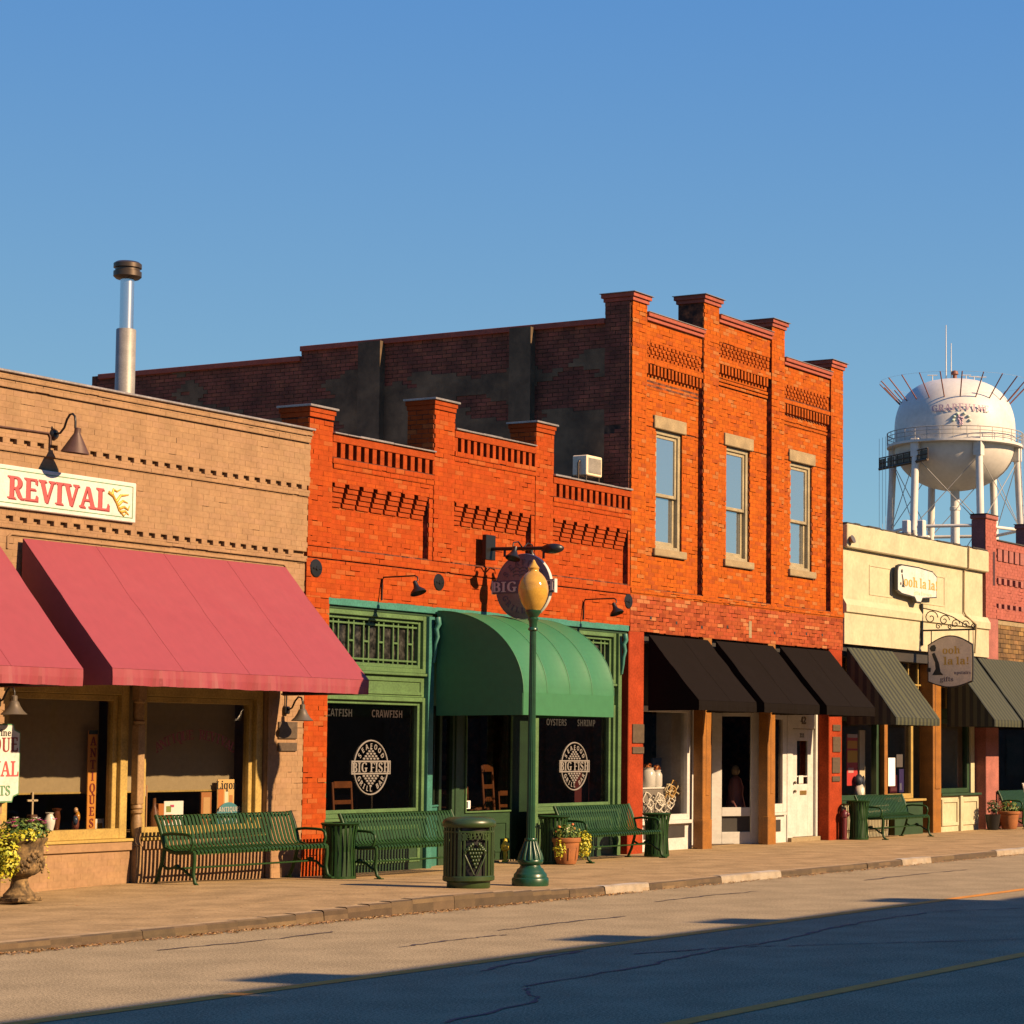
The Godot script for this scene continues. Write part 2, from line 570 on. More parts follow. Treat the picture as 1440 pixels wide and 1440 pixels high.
	mat("dark_green_wood", Color(0.018, 0.055, 0.02), {rough = 0.5, tex = fine, scale = 0.8})
	mat("dark_trim", Color(0.03, 0.026, 0.022), {rough = 0.6, tex = fine, scale = 0.8})
	mat("maroon_wood", Color(0.045, 0.012, 0.01), {rough = 0.6})
	mat("glass", Color(0.001, 0.001, 0.001), {rough = 0.02, alpha = 0.52})
	mat("shop_glass", Color(0.001, 0.001, 0.001), {rough = 0.02, alpha = 0.45})
	mat("clear_glass", Color(0.001, 0.001, 0.001), {rough = 0.02, alpha = 0.22})
	mat("leaded_glass", Color(.055,.055,.05), {rough = 0.3, tex = old, scale = 1.2})
	mat("sky_glass", Color(0.62, 0.66, 0.66), {rough = 0.03, metal = 0.93, alpha = 0.78})
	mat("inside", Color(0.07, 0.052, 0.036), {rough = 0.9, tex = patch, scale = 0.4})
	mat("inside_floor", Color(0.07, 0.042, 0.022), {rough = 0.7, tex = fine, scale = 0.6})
	mat("blind", Color(.30, .235, .13), {rough = 0.9, tex = cloth, scale = 2.0, back = Color(0.25, 0.2, 0.12)})
	mat("curtain", Color(0.5, 0.46, 0.4), {rough = 0.9, tex = cloth, scale = 2.0})
	mat("crimson_cloth", Color(.215, .032, .044), {rough = 0.62, tex = cloth, scale = 1.2, sheen = 0.1})
	mat("green_cloth", Color(.026, .135, .055), {rough = 0.55, tex = cloth, scale = 1.2, sheen = 0.08})
	mat("black_cloth", Color(.0065, .0045, .0035), {rough = 0.9, spec = 0.2, tex = cloth, scale = 1.2})
	mat("striped_cloth", Color(1, 1, 1), {rough = 0.75, vertex = true, tex = cloth, scale = 1.0})
	mat("bench_green", Color(.016, .054, .013), {spec = 0.35, rough = 0.42, tex = fine, scale = 1.5})
	mat("bin_green", Color(.026, .055, .012), {rough = 0.38, tex = fine, scale = 1.5})
	mat("lamp_green", Color(.011, .062, .027), {rough = 0.33, tex = fine, scale = 1.5})
	mat("iron", Color(0.012, 0.012, 0.013), {rough = 0.4, metal = 0.3})
	mat("bell_metal", Color(0.13, 0.11, 0.09), {rough = 0.4, metal = 0.4})
	mat("rust_metal", Color(0.10, 0.05, 0.035), {rough = 0.55, metal = 0.2, tex = fine, scale = 3.0})
	mat("amber_glass", Color(.64, .36, .06), {rough = 0.1, back = Color(0.5, 0.32, 0.06), tex = fine, scale = 2.0})
	mat("steel", Color(0.62, 0.64, 0.66), {rough = 0.24, metal = 0.95})
	mat("flue_paint", Color(.30,.28,.25), {rough = 0.5, metal = 0.2, tex = fine, scale = 1.2})
	mat("dark_steel", Color(0.07, 0.05, 0.035), {rough = 0.4, metal = 0.6})
	mat("tower_paint", Color(.60,.575,.53), {rough = 0.5, tex = stucco, scale = 0.06})
	mat("tower_rail", Color(.28,.27,.25), {rough = 0.6})
	mat("print_pink", Color(.42,.30,.37), {rough = 0.6})
	mat("print_green", Color(.36,.45,.39), {rough = 0.6})
	mat("rod_red", Color(0.16, 0.05, 0.03), {rough = 0.6})
	mat("rust_stain", Color(0.55, 0.33, 0.16), {rough = 0.8})
	mat("sign_white", Color(.56, .55, .50), {rough = 0.5, tex = stucco, scale = 0.7})
	mat("sign_red", Color(.36, .06, .06), {rough = 0.5})
	mat("sign_dark_red", Color(0.16, 0.02, 0.02), {rough = 0.5})
	mat("sign_gold", Color(0.50, 0.31, 0.05), {rough = 0.45, metal = 0.3})
	mat("sign_green", Color(0.07, 0.19, 0.09), {rough = 0.5})
	mat("sign_grey", Color(.20,.15,.155), {rough = 0.6, tex = fine, scale = 1.2})
	mat("sign_slate", Color(.07,.055,.08), {rough = 0.6})
	mat("sign_pale", Color(.45,.36,.34), {rough = 0.6})
	mat("sign_cream", Color(.78, .62, .43), {rough = 0.55, tex = stucco, scale = 0.7})
	mat("sign_black", Color(0.02, 0.02, 0.018), {rough = 0.5})
	mat("etched", Color(.16, .145, .13), {rough = 0.8})
	mat("etched_dim", Color(.004,.004,.0035), {rough = 0.8})
	mat("bronze", Color(0.14, 0.10, 0.065), {rough = 0.5, metal = 0.4, tex = fine, scale = 3.0})
	mat("brass", Color(0.45, 0.30, 0.10), {rough = 0.35, metal = 0.8})
	mat("terracotta", Color(.33, .115, .03), {rough = 0.8, tex = fine, scale = 1.6})
	mat("urn_stone", Color(.32, .205, .085), {rough = 0.92, tex = old, scale = 1.6, bump_tex = lumps, bump = 0.5})
	mat("soil", Color(0.04, 0.025, 0.015), {rough = 1.0})
	mat("leaf", Color(1, 1, 1), {rough = 0.6, vertex = true, back = Color(0.4, 0.4, 0.3)})
	mat("petal", Color(1, 1, 1), {rough = 0.7, vertex = true, back = Color(0.4, 0.4, 0.4)})
	mat("chair_wood", Color(.25,.085,.025), {rough = 0.4, tex = fine, scale = 1.5})
	mat("goods", Color(1, 1, 1), {rough = 0.6, vertex = true})
	mat("gloss_goods", Color(1, 1, 1), {rough = 0.2, vertex = true})
	mat("pipe_red", Color(0.09, 0.012, 0.018), {rough = 0.4})
	mat("facade_across", Color(.15, .11, .08), {rough = 0.9, tex = patch, scale = 0.3})

func pavement_y(x: float, z: float) -> float:
	return 0.072 * exp(-pow((x + 3.2) / 2.1, 2.0)) - 0.03 * clampf(z / KERB_Z, 0.0, 1.0)

func ground_and_road() -> void:
	var s := Shape.new()
	s.quad(Vector3(-1500, -0.35, 1500), Vector3(1500, -0.35, 1500), Vector3(1500, -0.35, -1500), Vector3(-1500, -0.35, -1500), Vector3.UP)
	structure(put(s, "ground", M.earth, self))
	s = Shape.new()
	s.box(Vector3(-90, -0.34, KERB_Z - 0.1), Vector3(190, ROAD_Y, 16.3))
	var road = structure(put(s, "road", M.tarmac, self))
	# painted lines of the turning lane, worn in places
	for z in [8.80, 12.56]:
		s = Shape.new()
		var x := -60.0
		while x < 150.0:
			var l := rng.randf_range(1.5, 4.0)
			var w0 := rng.randf_range(0.078, 0.088)
			s.quad(Vector3(x, ROAD_Y + 0.004, z + w0), Vector3(x + l, ROAD_Y + 0.004, z + w0), Vector3(x + l, ROAD_Y + 0.004, z - w0), Vector3(x, ROAD_Y + 0.004, z - w0), Vector3.UP)
			x += l
		put(s, "painted_line", M.yellow_line, road)
	# tarred cracks wandering through the surface
	for k in [[[-10.2, 10.3], [-8.2, 10.2], [-7.2, 10.0], [-5.5, 9.95], [-4.0, 9.7], [-2.6, 9.55], [-1.2, 9.55]], [[-7.4, 9.55], [-6.4, 9.9], [-5.9, 10.45], [-5.0, 11.3], [-4.1, 12.2]],
			[[-1.2, 9.55], [-0.4, 10.1], [0.7, 11.0]], [[-9.3, 9.3], [-8.1, 9.05], [-7.2, 8.95]], [[-5.6, 6.9], [-4.3, 6.85], [-3.1, 6.95]], [[-7.6, 7.25], [-6.6, 7.2], [-5.9, 7.3]],
			[[4.4, 6.0], [6.4, 5.95], [8.0, 6.05]], [[-1.0, 5.9], [0.4, 5.85], [1.6, 5.95]], [[-12.4, 11.2], [-11.0, 11.0], [-10.2, 10.3]], [[-4.2, 13.0], [-3.2, 13.25], [-1.8, 13.1]], [[-8.8, 5.6], [-7.4, 5.65], [-6.2, 5.55]]]:
		s = Shape.new()
		var pts := []
		for i in k.size() - 1:
			for t in 8:
				var f := t / 8.0
				pts.append(Vector2(lerpf(k[i][0], k[i + 1][0], f) + rng.randf_range(-0.05, 0.05), lerpf(k[i][1], k[i + 1][1], f) + rng.randf_range(-0.035, 0.035)))
		for i in pts.size() - 1:
			var w := rng.randf_range(0.010, 0.03)
			var a: Vector2 = pts[i]; var b: Vector2 = pts[i + 1]
			s.quad(Vector3(a.x, ROAD_Y + 0.0045, a.y + w), Vector3(b.x, ROAD_Y + 0.0045, b.y + w), Vector3(b.x, ROAD_Y + 0.0045, b.y - w), Vector3(a.x, ROAD_Y + 0.0045, a.y - w), Vector3.UP)
		put(s, "tarred_crack", M.tar, road)
	# pavement slabs with open joints; it humps a little in front of the tan shop
	var walk := Node3D.new()
	walk.name = "pavement"
	add_child(walk)
	structure(walk)
	var xs := [-40.0, -30.0, -20.0, -14.0, -11.0, -9.4, -7.6, -5.8, -4.0, -2.2, -0.4, 1.4, 3.2, 5.0, 6.8, 8.6, 10.4, 12.2, 14.0, 15.8, 17.6, 19.4, 21.2, 23.0, 25.0, 29.0, 36.0, 60.0, 120.0]
	var zs := [-0.02, 1.7, 3.35, KERB_Z - 0.16]
	for i in xs.size() - 1:
		for j in zs.size() - 1:
			s = Shape.new()
			var cnt := 8
			var x0: float = xs[i] + 0.004; var x1: float = xs[i + 1] - 0.004
			var z0: float = zs[j] + 0.004; var z1: float = zs[j + 1] - 0.004
			if j == 0:
				z0 = -0.6
			for t in cnt:
				var a := lerpf(x0, x1, float(t) / cnt); var b := lerpf(x0, x1, (t + 1.0) / cnt)
				var p := [Vector3(a, pavement_y(a, z0), z0), Vector3(b, pavement_y(b, z0), z0), Vector3(b, pavement_y(b, z1), z1), Vector3(a, pavement_y(a, z1), z1)]
				s.quad(p[0], p[1], p[2], p[3], Vector3.UP)
				s.quad(p[3], p[2], p[2] - Vector3(0, 0.12, 0), p[3] - Vector3(0, 0.12, 0), Vector3.BACK)
				s.quad(p[0], p[1], p[1] - Vector3(0, 0.12, 0), p[0] - Vector3(0, 0.12, 0), Vector3.FORWARD)
				if t == 0:
					s.quad(p[0], p[3], p[3] - Vector3(0, 0.12, 0), p[0] - Vector3(0, 0.12, 0), Vector3.LEFT)
				if t == cnt - 1:
					s.quad(p[1], p[2], p[2] - Vector3(0, 0.12, 0), p[1] - Vector3(0, 0.12, 0), Vector3.RIGHT)
			put(s, "slab", M.paving, walk)
	s = Shape.new()
	s.box(Vector3(-60, -0.3, -0.6), Vector3(150, -0.075, KERB_Z - 0.02))
	put(s, "bedding", M.grit, walk)
	# kerb: worn stones, some repaired in pale concrete
	var kerb := Node3D.new()
	kerb.name = "kerb"
	add_child(kerb)
	structure(kerb)
	var x := -30.0
	while x < 70.0:
		var l := rng.randf_range(1.8, 3.2)
		for p in [[0.0, 1.05], [2.9, 4.6], [8.6, 9.7], [12.4, 14.4]]:
			if x < p[0] and x + l > p[0]:
				l = maxf(p[0] - x, 0.2)
		var pale := false
		for p in [[0.0, 1.05], [2.9, 4.6], [8.6, 9.7], [12.4, 14.4]]:
			if x >= p[0] - 0.05 and x < p[1] - 0.2:
				pale = true
				l = minf(l, p[1] - x)
		s = Shape.new()
		var n := 6
		var prev := 0.0
		for t in n:       # each stone has a broken, rounded nose
			var a := x + 0.006 + (l - 0.012) * t / n; var b := x + 0.006 + (l - 0.012) * (t + 1) / n
			var top := pavement_y((a + b) * 0.5, KERB_Z) + (0.004 if not pale else 0.012)
			var e0 := prev if t > 0 else rng.randf_range(-0.004, 0.004); var e1 := rng.randf_range(-0.006, 0.006)
			prev = e1
			var rows := [[KERB_Z - 0.155, top], [KERB_Z - 0.03, top - 0.002], [KERB_Z - 0.006, top - 0.016], [KERB_Z + 0.002, top - 0.06], [KERB_Z + 0.008, ROAD_Y - 0.02]]
			for q in rows.size() - 1:
				var za: float = rows[q][0]; var zb: float = rows[q + 1][0]
				var k0 := 1.0 if q > 0 else 0.0
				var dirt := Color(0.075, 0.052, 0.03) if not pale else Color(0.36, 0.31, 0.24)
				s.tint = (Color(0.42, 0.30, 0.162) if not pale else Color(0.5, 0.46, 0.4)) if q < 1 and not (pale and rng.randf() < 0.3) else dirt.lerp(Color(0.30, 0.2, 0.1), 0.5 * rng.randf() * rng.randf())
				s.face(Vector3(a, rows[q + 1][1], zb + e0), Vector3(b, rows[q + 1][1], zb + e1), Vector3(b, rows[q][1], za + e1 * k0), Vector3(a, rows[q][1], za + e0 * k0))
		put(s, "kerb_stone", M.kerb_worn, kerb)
		x += l
	# leaf litter and grit lying in the gutter
	s = Shape.new()
	for i in 2600:
		var gx := rng.randf_range(-16.0, 26.0)
		if rng.randf() < 0.45:
			gx = rng.randf_range(-10.0, 0.5)
		var gz := KERB_Z + 0.04 + absf(rng.randfn(0.0, 0.09))
		var r := rng.randf_range(0.008, 0.028)
		var t := rng.randf() * TAU
		var y := ROAD_Y + 0.005 + rng.randf() * 0.006
		s.tint = [Color(0.42, 0.22, 0.07), Color(0.30, 0.16, 0.06), Color(0.5, 0.33, 0.14), Color(0.22, 0.13, 0.07)][rng.randi() % 4]
		var d := Vector3(cos(t), 0, sin(t)) * r; var e := Vector3(-sin(t), 0, cos(t)) * r * 0.55
		s.quad(Vector3(gx, y, gz) - d, Vector3(gx, y + 0.01, gz) - e, Vector3(gx, y, gz) + d, Vector3(gx, y + 0.004, gz) + e, Vector3.UP)
	tag(stuff(put(s, "leaf_litter", M.goods, self)), "dry brown leaf litter and grit lying along the gutter", "leaf litter")
	# flecks of gum, grit and fallen leaves on the pavement
	s = Shape.new()
	for i in 420:
		var gx := rng.randf_range(-9.0, 24.0)
		var gz := rng.randf_range(0.15, 4.3)
		if i % 3 == 0:
			gz = absf(rng.randfn(0.05, 0.12)) + 0.03
		var r := rng.randf_range(0.007, 0.022)
		var y := pavement_y(gx, gz) + 0.003
		s.tint = [Color(0.10, 0.07, 0.045), Color(0.17, 0.11, 0.06), Color(0.36, 0.12, 0.04), Color(0.5, 0.4, 0.26)][rng.randi() % 4]
		var t := rng.randf() * TAU
		var d := Vector3(cos(t), 0, sin(t)) * r; var e := Vector3(-sin(t), 0, cos(t)) * r * rng.randf_range(0.5, 1.0)
		s.quad(Vector3(gx, y, gz) - d, Vector3(gx, y, gz) - e, Vector3(gx, y + 0.003, gz) + d, Vector3(gx, y, gz) + e, Vector3.UP)
	tag(stuff(put(s, "pavement_litter", M.goods, self)), "tiny flecks of gum, grit and fallen leaves scattered over the pavement", "litter")
	# the pavement on the viewer's side
	s = Shape.new()
	s.box(Vector3(-90, -0.34, 16.3), Vector3(190, -0.0, 22.2))
	structure(put(s, "far_pavement", M.paving, self))

# ---------------------------------------------------------------- buildings
func shell(b: Node3D, x0: float, x1: float, roof_y: float, m: Material, depth := 14.0, side_left := -1.0, side_right := -1.0) -> void:
	# side walls, back wall, roof and a dim room behind the shop window
	var s := Shape.new()
	s.box(Vector3(x0 + 0.02, -0.2, -depth), Vector3(x0 + 0.22, side_left if side_left > 0.0 else roof_y + 0.35, -0.26))
	s.box(Vector3(x1 - 0.22, -0.2, -depth), Vector3(x1 - 0.02, side_right if side_right > 0.0 else roof_y + 0.35, -0.26))
	s.box(Vector3(x0 + 0.22, -0.2, -depth), Vector3(x1 - 0.22, roof_y + 0.3, -depth + 0.2))
	put(s, "outer_wall", m, b)
	boxpart("roof", Vector3(x0 + 0.22, roof_y - 0.25, -depth + 0.2), Vector3(x1 - 0.22, roof_y, -0.27), M.roof_bounce, b, 0.0)
	boxpart("floor", Vector3(x0 + 0.22, -0.12, -depth + 0.2), Vector3(x1 - 0.22, 0.01, -0.62), M.inside_floor, b, 0.0)
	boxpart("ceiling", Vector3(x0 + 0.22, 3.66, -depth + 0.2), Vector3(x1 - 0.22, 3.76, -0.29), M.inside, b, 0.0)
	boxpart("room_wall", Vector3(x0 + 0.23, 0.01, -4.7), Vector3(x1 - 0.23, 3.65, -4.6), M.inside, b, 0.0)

# a timber frame round a hole: outer edge, width, front and back z
func frame(b: Node, called: String, x0: float, x1: float, y0: float, y1: float, w: float, zf: float, zb: float, m: Material, bottom := -1.0) -> MeshInstance3D:
	var s := Shape.new()
	var wb := w if bottom < 0.0 else bottom
	s.cbox(Vector3(x0, y0, zb), Vector3(x0 + w, y1, zf), 0.006)
	s.cbox(Vector3(x1 - w, y0, zb), Vector3(x1, y1, zf), 0.006)
	s.cbox(Vector3(x0 + w, y1 - w, zb), Vector3(x1 - w, y1, zf - 0.002), 0.006)
	if wb > 0.0:
		s.cbox(Vector3(x0 + w, y0, zb), Vector3(x1 - w, y0 + wb, zf - 0.002), 0.006)
	return put(s, called, m, b)

func pane(b: Node, x0: float, x1: float, y0: float, y1: float, z: float, m: Material) -> MeshInstance3D:
	var s := Shape.new()
	s.quad(Vector3(x0, y0, z), Vector3(x1, y0, z), Vector3(x1, y1, z), Vector3(x0, y1, z), Vector3.BACK)
	return put(s, "pane", m, b)

func course(b: Node3D, called: String, x0: float, x1: float, y0: float, y1: float, z: float, m: Material, wide: float, pitch: float, back := -0.06) -> void:
	# a row of single projecting bricks
	var s := Shape.new()
	s.cbox(Vector3(0, 0, back), Vector3(wide, y1 - y0, 0), 0.004)
	var me := s.mesh()
	me.surface_set_material(0, m)
	var x := x0
	var home := whole(b)
	while x + wide <= x1 + 0.001:
		copy_mesh(me, called, b, Transform3D(Basis.IDENTITY, Vector3(x, y0, z + rng.randf_range(-0.003, 0.003)) - home))
		x += pitch

func tan_building() -> void:
	var b := thing("tan_shop", "tan painted brick antique shop with crimson awnings and two display windows", "building", Vector3(-4.6, 0, 0))
	var x0 := -9.4
	var x1 := -0.09
	shell(b, x0, x1, 5.3, M.tan_wall)
	var reg := [[x0, x1, 5.80, 5.866, 0.066], [x0, x1, 5.712, 5.80, 0.044], [x0, x1, 5.144, 5.712, 0.026], [x0, x1, 5.0, 5.076, 0.026],
		[x0, x1, 4.272, 5.0, 0.0], [x0, x1, 4.138, 4.204, 0.0], [x0, x1, 2.42, 4.138, -0.034], [-0.78, x1, -0.15, 2.42, -0.01], [-6.1, -5.22, -0.15, 2.42, -0.01], [x0, -8.6, -0.15, 2.42, -0.01]]
	var slots := [[x0, x1, 5.076, 5.144, -0.03], [x0, x1, 4.204, 4.272, -0.055]]
	backing(b, reg, -0.26, 0.016, Vector3.ZERO, Vector3.RIGHT, Vector3.BACK, M.tan_wall)
	backing(b, slots, -0.26, 0.0, Vector3.ZERO, Vector3.RIGHT, Vector3.BACK, M.tan_wall)
	var pal := shades(Color(0.286, 0.178, 0.100), 0.022, 6, 0.02)
	var list := lay(reg, [], {length = 0.21, course = 0.072, joint = 0.007, rough = 0.0009})
	var seen := []
	for q in list:
		if q[1] > -6.4:
			seen.append(q)
	brickwork(b, seen, Vector3.ZERO, Vector3.RIGHT, Vector3.BACK, pal, M.painted_brick, 300, {length = 0.21, course = 0.072, joint = 0.007, gone = 0.05, recess = 0.0022, mortar = Color(0.280, 0.174, 0.098), show = Rect2(-5.5, 4.1, 5.4, 2.0)})
	course(b, "dentil", -6.2, x1, 5.076, 5.144, 0.026, M.tan_wall, 0.105, 0.205, -0.08)
	course(b, "dentil", -6.2, x1 - 0.1, 4.204, 4.272, 0.0, M.tan_wall, 0.10, 0.205, -0.07)
	var s := Shape.new()
	s.cbox(Vector3(x0, 5.866, -0.28), Vector3(x1 + 0.02, 5.895, 0.10), 0.006)
	put(s, "coping", M.metal_coping, b)
	# raised hood moulds over the awning boxes
	for h in [[-5.22, -0.47], [-9.2, -5.38]]:
		s = Shape.new()
		s.tube([Vector3(h[0], 3.9, -0.03), Vector3(h[0], 4.03, -0.03), Vector3(h[0] + 0.05, 4.068, -0.03), Vector3(h[1] - 0.05, 4.068, -0.03), Vector3(h[1], 4.03, -0.03), Vector3(h[1], 3.9, -0.03)], 0.017, -1.0, 6)
		put(s, "hood_mould", M.tan_wall, b)
	# display windows in yellow timber over brick stall risers
	for w in [[-8.55, -6.15], [-5.2, -3.2], [-3.02, -0.80]]:
		frame(b, "window_frame", w[0], w[1], 0.60, 2.42, 0.12, -0.08, -0.2, M.cream_wood)
		frame(b, "sash", w[0] + 0.121, w[1] - 0.121, 0.665, 2.298, 0.07, -0.14, -0.24, M.cream_wood, 0.05)
		pane(b, w[0] + 0.19, w[1] - 0.19, 0.71, 2.23, -0.19, M.clear_glass)
		boxpart("window_sill", Vector3(w[0] - 0.02, 0.565, -0.14), Vector3(w[1] + 0.02, 0.60, 0.03), M.cream_wood, b)
		boxpart("stall_riser_cap", Vector3(w[0] - 0.03, 0.46, -0.14), Vector3(w[1] + 0.03, 0.563, 0.012), M.tan_wall, b)
		boxpart("stall_riser", Vector3(w[0], -0.15, -0.14), Vector3(w[1], 0.458, -0.02), M.tan_wall, b, 0.0)
		var riser := lay([[w[0], w[1], -0.1, 0.456, -0.0183]], [], {length = 0.21, course = 0.072, joint = 0.005, rough = 0.0004})
		s = Shape.new()
		brick_faces(s, riser, Vector3.ZERO, Vector3.RIGHT, Vector3.BACK, pal, 0.007)
		stuff(put(s, "brick_courses", M.painted_brick, b))
		boxpart("display_shelf", Vector3(w[0] + 0.15, 0.60, -1.1), Vector3(w[1] - 0.15, 0.66, -0.26), M.tan_wood, b, 0.0)
		boxpart("blind", Vector3(w[0] + 0.13, 1.15, -0.44), Vector3(w[1] - 0.13, 2.6, -0.43), M.blind, b, 0.0)
		boxpart("blind_bar", Vector3(w[0] + 0.13, 1.13, -0.445), Vector3(w[1] - 0.13, 1.152, -0.42), M.cream_wood, b, 0.003)
	# turned porch post between the windows
	s = Shape.new()
	s.at = Transform3D(Basis.IDENTITY, Vector3(-3.11, 0, -0.01))
	s.cbox(Vector3(-0.062, -0.1, -0.062), Vector3(0.062, 0.5, 0.062), 0.008)
	s.lathe([Vector2(0.06, 0.5), Vector2(0.068, 0.52), Vector2(0.05, 0.55), Vector2(0.044, 0.6), Vector2(0.06, 0.68), Vector2(0.066, 0.75), Vector2(0.058, 0.83), Vector2(0.046, 0.88), Vector2(0.068, 0.90), Vector2(0.068, 0.925), Vector2(0.05, 0.94), Vector2(0.068, 0.955), Vector2(0.068, 0.975), Vector2(0.055, 1.0)], 14)
	s.cbox(Vector3(-0.055, 1.0, -0.055), Vector3(0.055, 1.95, 0.055), 0.008)
	s.lathe([Vector2(0.055, 1.95), Vector2(0.07, 1.97), Vector2(0.07, 1.99), Vector2(0.05, 2.01), Vector2(0.062, 2.1), Vector2(0.05, 2.2), Vector2(0.07, 2.22), Vector2(0.07, 2.24)], 14)
	s.cbox(Vector3(-0.062, 2.24, -0.062), Vector3(0.062, 2.55, 0.062), 0.008)
	put(s, "turned_post", M.tan_wood, b)
	# gilt lettering on the glass
	var letters := "ANTIQUE REVIVAL"
	for i in letters.length():
		var a := lerpf(0.62, -0.62, i / float(letters.length() - 1))
		if letters[i] != " ":
			word(letters[i], 0.12, M.sign_dark_red, b, Vector3(-1.92 - sin(a) * 1.15, 1.02 + cos(a) * 0.82, -0.182) - b.position, Basis(Vector3.BACK, a * 0.75), "letter", true, 0.003)
	# plaques on the end pier
	for q in [[-0.60, -0.235, 1.80, 2.02], [-0.60, -0.235, 1.64, 1.75]]:
		boxpart("plaque", Vector3(q[0], q[2], -0.01), Vector3(q[1], q[3], 0.016), M.bronze, b)

# a pier cap: two stepped courses and a thin metal lid
func pier_cap(b: Node3D, x0: float, x1: float, y: float, zf: float, zb: float, m: Material, out := 0.05, lid := 0.012) -> void:
	var s := Shape.new()
	s.cbox(Vector3(x0 - out * 0.5, y - 0.13, zb - out * 0.5), Vector3(x1 + out * 0.5, y - 0.068, zf + out * 0.5), 0.004)
	s.cbox(Vector3(x0 - out, y - 0.066, zb - out), Vector3(x1 + out, y, zf + out), 0.004)
	put(s, "pier_cap", m, b)
	boxpart("coping", Vector3(x0 - out - 0.025, y + 0.001, zb - out - 0.02), Vector3(x1 + out + 0.025, y + lid, zf + out + 0.03), M.metal_coping, b, 0.003)

func fish_building() -> void:
	var b := thing("brick_restaurant", "orange brick single storey restaurant with slotted parapet and green timber shopfront", "building", Vector3(4.0, 0, 0))
	var x0 := -0.085
	var x1 := 7.995
	shell(b, x0, x1, 5.2, M.orange_mortar)
	var P := [[-0.085, 0.395, 6.20], [2.655, 3.145, 6.665], [5.235, 5.715, 6.665]]       # parapet piers
	var B := [[0.395, 2.655, 5.91], [3.145, 5.235, 6.305], [5.715, 7.995, 5.91]]          # bays and their tops
	var reg := []
	for p in P:
		reg.append([p[0], p[1], 4.37, p[2] - 0.13, 0.0])
	var gap := 0.155
	for i in 3:
		var q = B[i]
		var t: float = q[2]
		var pr: float = q[1] - 0.09 if i < 2 else q[1] - 0.06
		reg.append([q[0], q[1], 5.255, t - 0.40, -0.012])                 # wall over the corbels
		reg.append([pr, q[1], 4.37, 5.255, -0.012])
		reg.append([q[0], pr, 4.37, 4.925, -0.105])                        # sunk panel
		reg.append([q[0], q[1], t - 0.40, t - 0.325, 0.018])               # ledges under the slots
		reg.append([q[0], q[1], t - 0.48, t - 0.40, 0.004])
	reg.append([x0, x1, 4.215, 4.37, 0.0])
	reg.append([x0, x1, 3.70, 4.19, -0.008])
	reg.append([x0, 0.385, -0.1, 3.70, -0.008])
	backing(b, reg, -0.26, 0.02, Vector3.ZERO, Vector3.RIGHT, Vector3.BACK, M.orange_mortar)
	backing(b, [[x0, x1, 4.19, 4.215, -0.03]], -0.26, 0.0, Vector3.ZERO, Vector3.RIGHT, Vector3.BACK, M.orange_mortar)
	var pal := shades(Color(0.335, 0.058, 0.014), 0.06, 7, 0.10)
	pal.append(Color(0.34, 0.09, 0.027))
	var list := lay(reg, [], {shades = 8})
	brickwork(b, list, Vector3.ZERO, Vector3.RIGHT, Vector3.BACK, pal, M.brick, 300, {gone = 0.10, recess = 0.0026, mortar = Color(0.315, 0.058, 0.015), show = Rect2(0.0, 3.8, 8.0, 3.0)})
	mat("orange_brick", Color(0.335, 0.059, 0.014), {spec = 0.15, rough = 0.88, tex = TX.fine, scale = 1.3})
	for i in 3:
		var q = B[i]
		var t: float = q[2]
		var pr: float = q[1] - 0.09 if i < 2 else q[1] - 0.06
		# corbelled brackets: five courses, each a little further out
		var n := 7
		var pitch: float = (pr - q[0] - 0.02) / n
		var s := Shape.new()
		for r in 5:
			var yy := 4.925 + r * 0.0665
			s.cbox(Vector3(0.0 + r * 0.012, yy, -0.2), Vector3(pitch - 0.045, yy + 0.0575, -0.102 + 0.018 * (r + 1)), 0.003)
			s.cbox(Vector3(0.0 + r * 0.012, yy + 0.0575, -0.2), Vector3(pitch - 0.055, yy + 0.0665, -0.112 + 0.018 * (r + 1)), 0.001)
		var me := s.mesh()
		me.surface_set_material(0, M.orange_brick)
		for k in n:
			copy_mesh(me, "corbel", b, Transform3D(Basis.IDENTITY, Vector3(q[0] + 0.03 + k * pitch, 0, 0) - b.position))
		s = Shape.new()
		s.box(Vector3(q[0], 4.925, -0.26), Vector3(pr, 5.255, -0.13))
		put(s, "wall", M.orange_mortar, b)
		# open balustrade of upright bricks
		var m := 13
		var bp: float = (q[1] - q[0] - 0.03) / m
		s = Shape.new()
		s.cbox(Vector3(0, 0, -0.2), Vector3(bp - 0.082, 0.205, 0.0), 0.004)
		me = s.mesh()
		me.surface_set_material(0, M.orange_brick)
		for k in m + 1:
			copy_mesh(me, "upright_brick", b, Transform3D(Basis.IDENTITY, Vector3(q[0] + 0.005 + k * bp, t - 0.325, rng.randf_range(-0.004, 0.0)) - b.position))
		s = Shape.new()
		s.cbox(Vector3(q[0], t - 0.12, -0.22), Vector3(q[1], t - 0.012, 0.012), 0.004)
		put(s, "parapet_rail", M.orange_brick, b)
		s = Shape.new()
		var xx: float = q[0]
		while xx < q[1] - 0.05:      # dented sheet-metal coping
			var l: float = minf(rng.randf_range(0.25, 0.5), q[1] - xx)
			s.cbox(Vector3(xx, t - 0.011, -0.25), Vector3(xx + l, t + 0.012 + rng.randf_range(-0.005, 0.008), 0.045 + rng.randf_range(-0.01, 0.01)), 0.004)
			xx += l
		put(s, "coping", M.metal_coping, b)
		if i < 3:
			boxpart("wall_back", Vector3(q[0], 5.2, -0.3), Vector3(q[1], t - 0.34, -0.262), M.roof_felt, b, 0.0)
